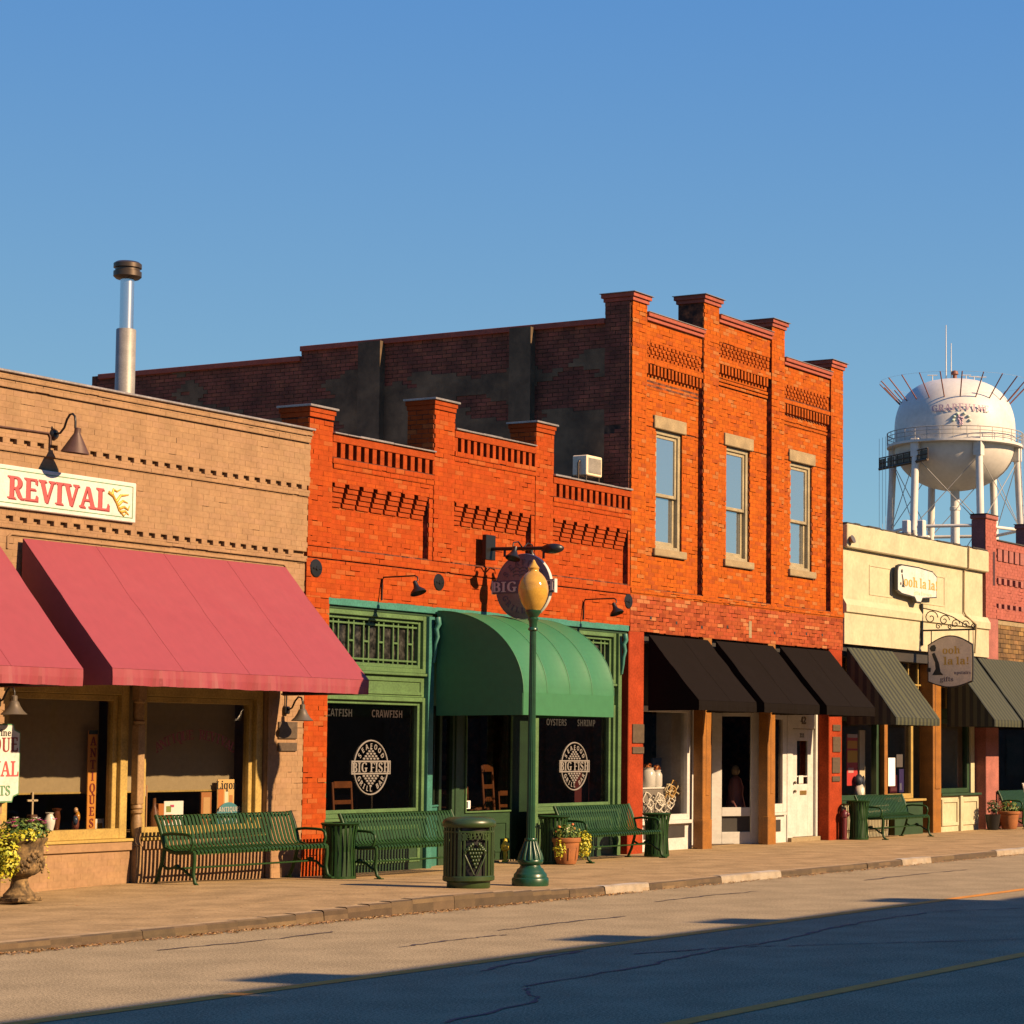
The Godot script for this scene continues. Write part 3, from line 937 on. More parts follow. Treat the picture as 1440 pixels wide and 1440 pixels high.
	for p in P:
		# piers run back as solid blocks above the roof
		boxpart("pier", Vector3(p[0], 5.1, -0.47), Vector3(p[1], p[2] - 0.132, -0.262), M.brick_mortar, b, 0.0)
		var side := lay([[0.02, 0.47, 5.7, p[2] - 0.13, 0.0]], [], {shades = 8})
		var s := Shape.new()
		brick_faces(s, side, Vector3(p[0] - 0.004, 0, 0), Vector3.FORWARD, Vector3.LEFT, pal, 0.01)
		stuff(put(s, "brick_courses", M.brick, b))
		pier_cap(b, p[0], p[1], p[2], 0.0, -0.47, M.orange_brick, 0.03, 0.03)
	# iron tie plates
	for p in [[0.085, 4.06], [2.80, 4.055], [7.93, 4.09]]:
		var s := Shape.new()
		s.at = Transform3D(Basis(Vector3(1, 0, 0), Vector3(0, 0, 1), Vector3(0, -1, 0)), Vector3(p[0] + 0.02, p[1], -0.01))
		s.lathe([Vector2(0.0, 0.035), Vector2(0.025, 0.035), Vector2(0.03, 0.02), Vector2(0.112, 0.016), Vector2(0.125, 0.0)], 20)
		s.at = Transform3D.IDENTITY
		s.cbox(Vector3(p[0] - 0.06, p[1] - 0.012, 0.0), Vector3(p[0] + 0.1, p[1] + 0.012, 0.02), 0.004)
		put(s, "tie_plate", M.iron, b)
	# ---- green timber shopfront
	boxpart("head_beam", Vector3(0.385, 3.60, -0.24), Vector3(7.985, 3.70, -0.01), M.teal_wood, b)
	boxpart("head_moulding", Vector3(0.385, 3.555, -0.24), Vector3(7.985, 3.597, -0.05), M.dark_green_wood, b)
	for q in [[0.39, 2.60, true], [5.40, 7.66, false]]:
		var l: float = q[0]
		var r: float = q[1]
		frame(b, "transom_frame", l, r, 2.74, 3.553, 0.065, -0.05, -0.22, M.green_wood)
		frame(b, "transom_sash", l + 0.067, r - 0.067, 2.806, 3.487, 0.05, -0.1, -0.2, M.green_wood)
		pane(b, l + 0.116, r - 0.116, 2.855, 3.44, -0.17, M.leaded_glass)
		# glazing bars in pairs, tied by short bars
		var span: float = (r - l - 0.24) / 6.0
		var s := Shape.new()
		for yy in [3.385, 2.905]:
			s.cbox(Vector3(l + 0.117, yy - 0.014, -0.165), Vector3(r - 0.117, yy + 0.014, -0.125), 0.004)
		put(s, "glazing_bar", M.green_wood, b)
		for k in 6:
			var c: float = l + 0.12 + span * (k + 0.55)
			s = Shape.new()
			for d in [-0.056, 0.056]:
				s.cbox(Vector3(c + d - 0.012, 2.857, -0.163), Vector3(c + d + 0.012, 3.437, -0.128), 0.004)
			s.cbox(Vector3(c - 0.043, 3.135, -0.162), Vector3(c + 0.043, 3.163, -0.129), 0.004)
			put(s, "glazing_bar", M.green_wood, b)
		boxpart("transom_sill", Vector3(l, 2.70, -0.22), Vector3(r, 2.738, -0.02), M.green_wood, b)
		boxpart("frieze", Vector3(l, 2.40, -0.22), Vector3(r, 2.698, -0.075), M.green_wood, b)
		frame(b, "frieze_panel", l + 0.03, r - 0.06, 2.43, 2.66, 0.045, -0.055, -0.08, M.green_wood)
		frame(b, "window_frame", l, r, 0.74, 2.398, 0.06, -0.05, -0.2, M.green_wood)
		frame(b, "sash", l + 0.062, r - 0.062, 0.802, 2.336, 0.05, -0.1, -0.2, M.green_wood)
		pane(b, l + 0.11, r - 0.11, 0.85, 2.288, -0.16, M.shop_glass)
		boxpart("window_sill", Vector3(l - 0.02, 0.70, -0.2), Vector3(r + 0.02, 0.738, 0.0), M.green_wood, b)
		boxpart("stall_riser", Vector3(l, -0.1, -0.2), Vector3(r, 0.698, -0.06), M.dark_green_wood, b)
		frame(b, "riser_panel", l + 0.08, r - 0.08, 0.1, 0.62, 0.06, -0.045, -0.07, M.green_wood)
	# posts with carved brackets
	for q in [[2.605, 2.73], [5.27, 5.395], [7.665, 7.76]]:
		boxpart("post", Vector3(q[0], -0.1, -0.12), Vector3(q[1], 3.553, 0.0), M.teal_wood if q[0] < 3.0 else M.green_wood, b)
		var s := Shape.new()
		s.tube([Vector3(q[1] - 0.03, 3.54, 0.07), Vector3(q[1] - 0.03, 3.45, 0.09), Vector3(q[1] - 0.03, 3.38, 0.05), Vector3(q[1] - 0.03, 3.27, 0.075), Vector3(q[1] - 0.03, 3.16, 0.045), Vector3(q[1] - 0.03, 3.06, 0.04), Vector3(q[1] - 0.03, 2.9, 0.015)], 0.045, 0.02, 8)
		put(s, "bracket", M.teal_wood, b)
	boxpart("side_trim", Vector3(7.765, -0.1, -0.25), Vector3(7.985, 3.553, -0.2), M.maroon_wood, b, 0.0)
	# recessed entrance
	var z := -0.42
	var s := Shape.new()
	s.face(Vector3(2.735, -0.05, -0.1), Vector3(3.42, -0.05, z), Vector3(3.42, 0.86, z), Vector3(2.735, 0.86, -0.1))
	s.face(Vector3(2.735, 2.3, -0.1), Vector3(3.42, 2.3, z), Vector3(3.42, 3.6, z), Vector3(2.735, 3.6, -0.1))
	put(s, "entrance_return", M.teal_wood, b)
	for yy in [0.55, 0.66, 0.77, 0.86]:
		s = Shape.new()
		s.tube([Vector3(2.735, yy, -0.095), Vector3(3.42, yy, z + 0.005)], 0.018, -1.0, 6)
		put(s, "return_moulding", M.teal_wood, b)
	s = Shape.new()
	s.face(Vector3(2.735, 0.86, -0.11), Vector3(3.42, 0.86, z - 0.01), Vector3(3.42, 2.3, z - 0.01), Vector3(2.735, 2.3, -0.11))
	put(s, "pane", M.glass, b)
	frame(b, "side_light_frame", 3.42, 3.80, -0.05, 3.6, 0.06, z + 0.03, z - 0.08, M.dark_green_wood, 0.8)
	pane(b, 3.48, 3.74, 0.75, 3.54, z - 0.03, M.glass)
	var door := frame(b, "door", 3.90, 5.42, 0.02, 2.42, 0.16, z + 0.02, z - 0.05, M.dark_green_wood, 0.72)
	var bead := Shape.new()
	for e in [[4.06, 4.085, 0.74, 2.26], [5.235, 5.26, 0.74, 2.26], [4.085, 5.235, 0.74, 0.765]]:
		bead.cbox(Vector3(e[0], e[2], z + 0.02), Vector3(e[1], e[3], z + 0.045), 0.004)
	put(bead, "glazing_bead", M.green_wood, door)
	var dp := pane(door, 4.06, 5.26, 0.74, 2.26, z - 0.01, M.glass)
	frame(door, "kick_panel", 4.15, 5.17, 0.14, 0.62, 0.05, z + 0.035, z + 0.018, M.dark_green_wood)
	boxpart("door_jamb", Vector3(3.80, -0.05, z - 0.06), Vector3(3.895, 3.6, z + 0.05), M.dark_green_wood, b)
	boxpart("door_jamb", Vector3(5.425, -0.05, z - 0.06), Vector3(5.75, 3.6, z + 0.01), M.dark_green_wood, b)
	boxpart("door_head", Vector3(3.80, 2.43, z - 0.07), Vector3(5.75, 3.6, z - 0.03), M.dark_green_wood, b)
	boxpart("threshold", Vector3(3.80, -0.08, z - 0.06), Vector3(5.75, 0.018, z + 0.12), M.limestone, b)
	boxpart("entrance_soffit", Vector3(2.735, 3.605, z - 0.08), Vector3(5.75, 3.63, -0.25), M.dark_green_wood, b, 0.0)

func two_storey_building() -> void:
	var b := thing("two_storey_shop", "tall two storey orange brick building with three narrow sash windows", "building", Vector3(11.9, 0, 0))
	var P := [[8.0, 8.455, 9.18], [10.345, 10.875, 9.555], [12.835, 13.325, 9.55], [15.235, 15.745, 9.16]]
	var B := [[8.455, 10.345, 8.93], [10.875, 12.835, 9.30], [13.325, 15.235, 8.92]]
	var C := [9.37, 11.76, 14.20]
	var reg := []
	var holes := []
	for i in 4:
		reg.append([P[i][0], P[i][1], 4.32, P[i][2] - 0.13, 0.0])
	for i in 3:
		var q = B[i]
		var t: float = q[2]
		var dt: float = t - 0.865          # dentil course top
		reg.append([q[0], q[1], t - 0.47, t - 0.13, -0.035])
		var yy := t - 0.74
		reg.append([q[0], q[1], yy, yy + 0.272, -0.055])
		reg.append([q[0], q[1], dt + 0.02, t - 0.74, -0.012])
		reg.append([q[0], C[i] - 0.43, 5.04, 7.05, -0.1])
		reg.append([C[i] + 0.43, q[1], 5.04, 7.05, -0.1])
		reg.append([q[0], q[1], 4.32, 5.04, -0.1])
		reg.append([q[0], q[1], 7.05, dt - 0.37, -0.1])
		for k in 2:
			reg.append([q[0], q[1], dt - 0.37 + k * 0.068, dt - 0.37 + (k + 0.5) * 0.068, -0.1])
			reg.append([q[0], q[1], dt - 0.37 + (k + 0.5) * 0.068, dt - 0.37 + (k + 1) * 0.068, -0.078])
		reg.append([q[0], q[1], dt - 0.234, dt - 0.148, -0.1])
		holes.append([C[i] - 0.525, C[i] + 0.525, 7.05, 7.27])
		holes.append([C[i] - 0.53, C[i] + 0.53, 4.91, 5.04])
	reg.append([8.0, 15.745, 3.62, 4.25, 0.0])
	reg.append([8.0, 15.745, 4.25, 4.318, 0.018])
	backing(b, reg, -0.3, 0.02, Vector3.ZERO, Vector3.RIGHT, Vector3.BACK, M.brick_mortar)
	var pal := shades(Color(0.38, 0.086, 0.014), 0.075, 7, 0.12)
	pal.append(Color(0.30, 0.07, 0.016))
	pal.append(Color(0.36, 0.13, 0.04))
	var list := lay(reg, holes, {shades = 9})
	var lo := []
	var hi := []
	for q in list:
		(lo if q[3] < 4.25 else hi).append(q)
	brickwork(b, hi, Vector3.ZERO, Vector3.RIGHT, Vector3.BACK, pal, M.brick, 300, {gone = 0.16, recess = 0.0026, mortar = Color(0.345, 0.083, 0.017), show = Rect2(8.0, 4.3, 8.0, 5.0)})
	var pal2 := shades(Color(0.31, 0.07, 0.027), 0.12, 7, 0.2)
	pal2.append(Color(0.22, 0.05, 0.02))
	pal2.append(Color(0.38, 0.15, 0.065))
	brickwork(b, lo, Vector3.ZERO, Vector3.RIGHT, Vector3.BACK, pal2, M.brick, 0, {gone = 0.3, mortar = Color(0.27, 0.07, 0.028)})
	mat("deep_brick", Color(0.37, 0.084, 0.015), {spec = 0.15, rough = 0.88, tex = TX.fine, scale = 1.3})
	mat("cornice_red", Color(0.33, 0.07, 0.038), {rough = 0.8, tex = TX.fine, scale = 1.3})
	for i in 3:
		var q = B[i]
		var t: float = q[2]
		var dt: float = t - 0.865
		var s := Shape.new()
		s.box(Vector3(q[0], dt - 0.148, -0.3), Vector3(q[1], dt + 0.02, -0.12))
		put(s, "wall", M.brick_mortar, b)
		course(b, "dentil", q[0] + 0.03, q[1] - 0.01, dt - 0.146, dt + 0.018, -0.022, M.deep_brick, 0.062, 0.118, -0.12)
		for k in 4:        # toothed courses of headers
			course(b, "header_brick", q[0] + 0.02 + 0.05 * (k % 2), q[1] - 0.01, t - 0.735 + k * 0.068, t - 0.682 + k * 0.068, -0.028, M.deep_brick, 0.085, 0.135, -0.05)
		s = Shape.new()
		s.cbox(Vector3(q[0], t - 0.128, -0.28), Vector3(q[1], t - 0.066, 0.01), 0.004)
		s.cbox(Vector3(q[0], t - 0.064, -0.3), Vector3(q[1], t, 0.045), 0.006)
		put(s, "cornice", M.cornice_red, b)
		boxpart("coping", Vector3(q[0], t + 0.001, -0.32), Vector3(q[1], t + 0.014, 0.06), M.metal_coping, b, 0.003)
		# stone lintel and sill, sliding sash
		var c: float = C[i]
		boxpart("lintel", Vector3(c - 0.523, 7.052, -0.22), Vector3(c + 0.523, 7.268, -0.065), M.limestone, b, 0.01)
		boxpart("window_sill", Vector3(c - 0.528, 4.912, -0.22), Vector3(c + 0.528, 5.038, -0.045), M.limestone, b, 0.01)
		var w := frame(b, "window", c - 0.43, c + 0.43, 5.04, 7.05, 0.075, -0.14, -0.28, M.sash_wood, 0.06)
		frame(w, "upper_sash", c - 0.353, c + 0.353, 5.93, 6.973, 0.055, -0.17, -0.21, M.sash_wood)
		frame(w, "lower_sash", c - 0.353, c + 0.353, 5.102, 5.985, 0.055, -0.215, -0.255, M.sash_wood, 0.08)
		pane(w, c - 0.3, c + 0.3, 5.98, 6.92, -0.19, M.sky_glass)
		pane(w, c - 0.3, c + 0.3, 5.18, 5.932, -0.235, M.sky_glass)
		s = Shape.new()
		for k in 8:       # gathered curtain at one side
			var xa := c + 0.12 + k * 0.03
			s.face(Vector3(xa, 5.05, -0.36 - 0.02 * (k % 2)), Vector3(xa + 0.03, 5.05, -0.36 - 0.02 * ((k + 1) % 2)), Vector3(xa + 0.03, 7.04, -0.36 - 0.02 * ((k + 1) % 2)), Vector3(xa, 7.04, -0.36 - 0.02 * (k % 2)))
		put(s, "curtain", M.curtain, w)
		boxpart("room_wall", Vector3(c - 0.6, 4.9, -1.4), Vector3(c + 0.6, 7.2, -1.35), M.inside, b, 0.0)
		boxpart("loose_brick_ledge", Vector3(q[0], 4.319, -0.1), Vector3(q[1], 4.335, -0.02), M.brick_mortar, b, 0.003)
	for p in P:
		boxpart("pier", Vector3(p[0] + 0.003, 8.3, -0.52), Vector3(p[1] - 0.003, p[2] - 0.132, -0.302), M.brick_mortar, b, 0.0)
		pier_cap(b, p[0], p[1], p[2], 0.0, -0.52, M.cornice_red, 0.06)
	# black patches on the face, painted as the shade in holes; a mortar scar
	for x in [8.62, 9.45, 10.3, 11.2, 12.95, 13.6, 14.2, 14.85]:
		boxpart("hole_shade_patch", Vector3(x, 3.80 + 0.04 * sin(x * 9.0), -0.02), Vector3(x + 0.05, 3.85 + 0.04 * sin(x * 9.0), 0.0035), M.sign_black, b, 0.0)
	boxpart("mortar_scar", Vector3(12.0, 3.68, -0.02), Vector3(12.1, 3.98, 0.006), M.limestone, b, 0.003)
	# ---- long side wall over the neighbour's roof: half plaster, half bare brick, never in the sun at this hour
	var o := Vector3(8.0, 0, 0)
	var side := [[0.52, 6.82, 4.9, 8.70, 0.0], [6.82, 11.5, 4.9, 8.53, 0.0], [0.04, 0.52, 5.6, 9.05, 0.02]]
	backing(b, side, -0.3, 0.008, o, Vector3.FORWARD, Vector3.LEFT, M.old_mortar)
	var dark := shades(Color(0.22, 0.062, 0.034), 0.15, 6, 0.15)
	var all := lay(side, [], {shades = 6})
	var f := FastNoiseLite.new()
	f.seed = 9
	f.frequency = 0.42
	f.fractal_octaves = 4
	var bare := []
	var covered := []
	for q in all:
		var um: float = (q[0] + q[1]) * 0.5
		var vm: float = (q[2] + q[3]) * 0.5
		var k := f.get_noise_2d(um * 0.9, vm * 2.2) + (vm - 7.75) * 0.55 + (0.8 if um < 0.56 else 0.0)
		(bare if k > 0.0 else covered).append(q)
	var s := Shape.new()
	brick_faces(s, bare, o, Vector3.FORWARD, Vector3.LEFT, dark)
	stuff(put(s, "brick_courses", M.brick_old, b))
	s = Shape.new()
	for q in covered:
		var th := 0.022 + rng.randf_range(-0.003, 0.004)
		s.at = Transform3D(Basis(Vector3.FORWARD, Vector3.UP, Vector3.LEFT), o)
		s.box(Vector3(q[0] - 0.0055, q[2] - 0.0055, -0.01), Vector3(q[1] + 0.0055, q[3] + 0.0055, th * 0.4))
	s.at = Transform3D.IDENTITY
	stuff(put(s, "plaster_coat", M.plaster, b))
	for p in [[1.9, 2.33, 8.74], [5.0, 5.47, 8.74]]:
		boxpart("buttress", Vector3(7.86, 4.9, -p[1]), Vector3(8.0, p[2], -p[0]), M.plaster, b, 0.0)
	s = Shape.new()
	s.cbox(Vector3(7.95, 8.70, -6.82), Vector3(8.34, 8.79, -0.52), 0.004)
	s.cbox(Vector3(7.95, 8.53, -11.5), Vector3(8.34, 8.62, -6.82), 0.004)
	put(s, "side_coping", M.cornice_red, b)
	boxpart("roof", Vector3(8.3, 8.0, -11.5), Vector3(15.5, 8.2, -0.3), M.roof_felt, b, 0.0)
	boxpart("outer_wall", Vector3(15.5, -0.2, -11.5), Vector3(15.74, 8.6, -0.31), M.brick_mortar, b, 0.0)
	boxpart("rear_wall", Vector3(8.02, -0.2, -11.7), Vector3(15.74, 8.6, -11.5), M.brick_mortar, b, 0.0)
	boxpart("party_wall", Vector3(8.02, -0.2, -11.5), Vector3(8.25, 4.9, -0.31), M.inside, b, 0.0)
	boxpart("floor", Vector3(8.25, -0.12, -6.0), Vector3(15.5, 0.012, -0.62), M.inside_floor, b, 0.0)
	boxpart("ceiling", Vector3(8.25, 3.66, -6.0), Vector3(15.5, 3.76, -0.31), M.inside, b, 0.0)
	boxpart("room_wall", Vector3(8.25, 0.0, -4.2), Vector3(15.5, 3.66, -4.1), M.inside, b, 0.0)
	# ---- ground floor: red piers, brown posts, white timber front
	for q in [[7.985, 8.455], [15.19, 15.735]]:
		boxpart("painted_pier", Vector3(q[0], -0.1, -0.3), Vector3(q[1], 3.618, -0.006), M.red_paint, b, 0.012)
	for q in [[8.09, 8.44, 1.79, 2.10], [8.09, 8.44, 1.62, 1.73], [15.32, 15.64, 2.06, 2.18], [15.32, 15.64, 1.66, 1.95], [15.30, 15.62, 1.26, 1.56], [15.30, 15.62, 1.10, 1.20]]:
		boxpart("plaque", Vector3(q[0], q[2], -0.01), Vector3(q[1], q[3], 0.018), M.bronze, b)
	boxpart("head_beam", Vector3(8.455, 3.45, -0.3), Vector3(15.19, 3.617, -0.12), M.dark_trim, b)
	for q in [[10.405, 10.69], [12.745, 13.02]]:
		var post := boxpart("post", Vector3(q[0], 0.0, -0.2), Vector3(q[1], 3.617, 0.0), M.brown_wood, b, 0.012)
		for e in [[q[0] - 0.015, q[1] + 0.015, -0.02, 0.5, 0.012], [q[0] + 0.09, q[1] - 0.09, 0.9, 2.3, 0.012]]:
			boxpart("moulding", Vector3(e[0], e[2], -0.1), Vector3(e[1], e[3], e[4]), M.brown_wood, post, 0.01)
	var z := -0.3
	var w1 := [8.46, 10.40]
	frame(b, "shop_window_frame", w1[0], w1[1], 0.50, 2.42, 0.10, z + 0.05, z - 0.08, M.white_wood)
	pane(b, w1[0] + 0.1, w1[1] - 0.1, 0.6, 2.32, z - 0.02, M.clear_glass)
	boxpart("transom_panel", Vector3(w1[0], 2.425, z - 0.08), Vector3(w1[1], 3.45, z + 0.02), M.dark_trim, b)
	boxpart("stall_riser", Vector3(w1[0], -0.05, z - 0.08), Vector3(w1[1], 0.497, z + 0.03), M.white_wood, b)
	boxpart("window_sill", Vector3(w1[0], 0.44, z + 0.032), Vector3(w1[1], 0.50, z + 0.11), M.white_wood, b)
	boxpart("riser_panel", Vector3(8.9, 0.20, z + 0.02), Vector3(10.25, 0.40, z + 0.036), M.dark_trim, b)
	# splayed return of the recessed doorway
	var A := Vector3(12.32, 0, -0.93)
	var D := Vector3(12.96, 0, -0.28)
	var along := (D - A).normalized()
	var out := Vector3(-along.z, 0, along.x).normalized()
	if out.z < 0.0:
		out = -out
	var len := (D - A).length()
	var sp := Transform3D(Basis(along, Vector3.UP, along.cross(Vector3.UP)), A)
	s = Shape.new()
	s.at = sp
	s.cbox(Vector3(0, 0.0, -0.06), Vector3(0.19, 2.42, 0.02), 0.006)
	s.cbox(Vector3(len - 0.18, 0.0, -0.06), Vector3(len, 2.42, 0.02), 0.006)
	s.cbox(Vector3(0.192, 2.30, -0.06), Vector3(len - 0.182, 2.42, 0.018), 0.006)
	s.cbox(Vector3(0.192, 0.5, -0.06), Vector3(len - 0.182, 0.66, 0.018), 0.006)
	s.cbox(Vector3(0.192, 0.0, -0.06), Vector3(len - 0.182, 0.22, 0.018), 0.006)
	var door := put(s, "splayed_side_window", M.white_wood, b)
	s = Shape.new()
	s.at = sp
	s.box(Vector3(0.192, 0.22, -0.05), Vector3(len - 0.182, 0.5, -0.03))
	put(s, "riser_panel", M.dark_trim, door)
	s = Shape.new()
	s.at = sp
	s.quad(Vector3(0.192, 0.66, -0.02), Vector3(len - 0.182, 0.66, -0.02), Vector3(len - 0.182, 2.30, -0.02), Vector3(0.192, 2.30, -0.02), Vector3.BACK)
	put(s, "pane", M.clear_glass, door)
	boxpart("entrance_door", Vector3(11.1, 0.0, -1.0), Vector3(12.3, 2.42, -0.93), M.white_wood, b)
	boxpart("entrance_head", Vector3(10.4, 2.425, -1.0), Vector3(13.02, 3.45, -0.28), M.dark_trim, b)
	boxpart("entrance_return", Vector3(10.42, 0.0, -0.95), Vector3(10.52, 2.42, -0.28), M.white_wood, b)
	# sidelight and panelled street door
	frame(b, "side_light_frame", 13.02, 13.98, 0.55, 2.42, 0.16, z + 0.03, z - 0.06, M.white_wood)
	pane(b, 13.18, 13.82, 0.7, 2.26, z - 0.02, M.glass)
	boxpart("curtain", Vector3(13.18, 0.7, z - 0.14), Vector3(13.82, 2.26, z - 0.12), M.tan_wood, b, 0.0)
	boxpart("stall_riser", Vector3(13.02, -0.02, z - 0.06), Vector3(13.98, 0.547, z + 0.02), M.white_wood, b)
	boxpart("riser_panel", Vector3(13.2, 0.2, z + 0.015), Vector3(13.75, 0.42, z + 0.026), M.dark_trim, b)
	boxpart("window_sill", Vector3(13.02, 0.50, z + 0.022), Vector3(13.9, 0.55, z + 0.08), M.white_wood, b)
	boxpart("door_jamb", Vector3(13.985, 0.0, z - 0.06), Vector3(14.20, 2.42, z + 0.04), M.white_wood, b)
	boxpart("door_jamb", Vector3(15.10, 0.0, z - 0.06), Vector3(15.188, 2.42, z + 0.06), M.white_wood, b)
	boxpart("door_head", Vector3(14.202, 2.10, z - 0.06), Vector3(15.098, 2.42, z + 0.03), M.white_wood, b)
	boxpart("transom_panel", Vector3(13.02, 2.425, z - 0.08), Vector3(15.188, 3.45, z + 0.02), M.dark_trim, b)
	boxpart("doorstep", Vector3(14.0, -0.05, z - 0.1), Vector3(15.19, 0.075, z + 0.12), M.limestone, b)
	var d2 := frame(b, "street_door", 14.21, 15.09, 0.08, 2.09, 0.22, z + 0.005, z - 0.04, M.white_wood, 0.98)
	pane(d2, 14.43, 14.87, 1.06, 1.87, z - 0.02, M.glass)
	boxpart("glazing_bar", Vector3(14.43, 1.19, z - 0.03), Vector3(14.87, 1.215, z - 0.004), M.white_wood, d2)
	boxpart("letter_plate", Vector3(14.55, 0.86, z + 0.004), Vector3(14.80, 0.94, z + 0.018), M.brass, d2)
	for yy in [1.09, 0.93]:
		s = Shape.new()
		s.ball(Vector3(14.30, yy, z + 0.035), Vector3(0.028, 0.028, 0.03))
		put(s, "door_knob" if yy < 1.0 else "lock", M.bronze, d2)
	boxpart("notice", Vector3(14.5, 1.07, z + 0.006), Vector3(14.68, 1.22, z + 0.009), M.sign_white, d2, 0.0)
	word("42", 0.14, M.bronze, d2, Vector3(14.63, 2.25, z + 0.034) - whole(d2), Basis.IDENTITY, "number", true, 0.01)
	word("211", 0.08, M.sign_black, d2, Vector3(14.63, 1.97, z + 0.006) - whole(d2), Basis.IDENTITY, "number", true, 0.006)

func cream_building() -> void:
	var b := thing("cream_shop", "cream stucco single storey shop with green striped awnings and brown post", "building", Vector3(19.25, 0, 0))
	var x0 := 15.76
	var x1 := 22.75
	shell(b, x0, x1, 5.5, M.cream_stucco, 12.0)
	var s := Shape.new()
	# ragged top edge of worn tar over the stucco
	s.cbox(Vector3(x0, 5.60, -0.3), Vector3(x1 - 0.02, 6.06, 0.10), 0.02)
	put(s, "cornice", M.cream_stucco, b)
	s = Shape.new()
	var x := x0
	while x < x1 - 0.1:
		var l := rng.randf_range(0.12, 0.4)
		s.cbox(Vector3(x, 6.062, -0.3), Vector3(minf(x + l, x1 - 0.03), 6.075 + rng.randf_range(0.0, 0.035), 0.10 + rng.randf_range(-0.02, 0.015)), 0.006)
		x += l
	put(s, "coping", M.roof_felt, b)
	boxpart("wall", Vector3(x0, 4.62, -0.3), Vector3(x1 - 0.16, 5.60, 0.0), M.cream_stucco, b, 0.0)
	boxpart("wall_end", Vector3(x1 - 0.158, 4.62, -0.3), Vector3(x1, 5.60, -0.08), M.cream_stucco, b, 0.0)
	s = Shape.new()      # splayed offset down to the thicker lower wall
	s.at = Transform3D(Basis(Vector3.FORWARD, Vector3.UP, Vector3.RIGHT), Vector3(x0, 0, 0))
	s.prism(PackedVector2Array([Vector2(0.3, 4.62), Vector2(0.0, 4.62), Vector2(-0.075, 4.50), Vector2(-0.075, 4.36), Vector2(-0.03, 4.34), Vector2(-0.03, 3.74), Vector2(0.3, 3.74)]), 0.0, x1 + 0.12 - x0)
	put(s, "wall", M.cream_stucco, b)
	for q in [[16.9, 4.75, 17.96, 5.35], [19.2, 4.72, 20.55, 5.36]]:
		frame(b, "panel_moulding", q[0], q[2], q[1], q[3], 0.03, 0.014, -0.005, M.cream_stucco)
	# conduit down the wall
	s = Shape.new()
	s.tube([Vector3(21.55, 6.09, 0.13), Vector3(21.55, 5.60, 0.12), Vector3(21.52, 5.56, 0.03), Vector3(21.5, 4.68, 0.03), Vector3(21.55, 4.6, 0.05), Vector3(22.0, 4.42, 0.1), Vector3(22.02, 3.8, 0.06)], 0.02, -1.0, 6)
	put(s, "conduit", M.limestone, b)
	# shopfront
	boxpart("head_beam", Vector3(x0 + 0.0, 3.5, -0.3), Vector3(x1, 3.738, -0.08), M.dark_trim, b)
	boxpart("post", Vector3(20.02, -0.05, -0.35), Vector3(20.42, 3.5, -0.02), M.brown_wood, b, 0.012)
	boxpart("post_face", Vector3(20.10, 0.9, -0.05), Vector3(20.34, 3.45, 0.0), M.brown_wood, b, 0.012)
	boxpart("slim_post", Vector3(18.05, -0.05, -0.32), Vector3(18.19, 2.5, -0.2), M.brown_wood, b, 0.012)
	for q in [[15.77, 17.95, 0.72, "a"], [18.25, 19.6, 0.72, "b"], [20.46, 22.5, 0.80, "c"]]:
		var z := -0.35
		var cream: bool = q[3] == "b"
		frame(b, "shop_window_frame", q[0], q[1], q[2], 2.38, 0.10, z + 0.06, z - 0.06, M.cream_wood if cream else M.dark_green_wood)
		pane(b, q[0] + 0.1, q[1] - 0.1, q[2] + 0.1, 2.28, z, M.clear_glass if not cream else M.glass)
		boxpart("transom_panel", Vector3(q[0], 2.385, z - 0.06), Vector3(q[1], 2.6, z + 0.04), M.dark_green_wood, b)
		boxpart("window_sill", Vector3(q[0] - 0.03, q[2] - 0.05, z - 0.06), Vector3(q[1] + 0.03, q[2] - 0.003, z + 0.35), M.cream_wood if cream else M.dark_green_wood, b)
		var st := boxpart("stall_riser", Vector3(q[0], -0.05, z - 0.06), Vector3(q[1], q[2] - 0.052, z + 0.28), M.cream_stucco if not cream else M.dark_green_wood, b)
		if not cream:
			var mid: float = (q[0] + q[1]) * 0.5
			frame(st, "riser_panel", q[0] + 0.06, mid - 0.1, 0.12, q[2] - 0.12, 0.07, z + 0.31, z + 0.27, M.cream_stucco)
			frame(st, "riser_panel", mid + 0.1, q[1] - 0.06, 0.12, q[2] - 0.12, 0.07, z + 0.31, z + 0.27, M.cream_stucco)
			boxpart("pilaster_strip", Vector3(mid - 0.06, -0.02, z + 0.27), Vector3(mid + 0.06, q[2] - 0.06, z + 0.34), M.cream_stucco, st)
	# dark transom lights with glazing bars above
	pane(b, 15.8, 22.7, 2.6, 3.5, -0.32, M.glass)
	for k in 14:
		boxpart("glazing_bar", Vector3(16.0 + k * 0.48, 2.6, -0.33), Vector3(16.035 + k * 0.48, 3.5, -0.29), M.cream_wood, b, 0.004)
	boxpart("glazing_bar", Vector3(15.8, 3.04, -0.335), Vector3(22.7, 3.075, -0.292), M.cream_wood, b, 0.004)
	boxpart("side_trim", Vector3(22.5, -0.05, -0.4), Vector3(22.75, 3.5, -0.3), M.dark_green_wood, b)

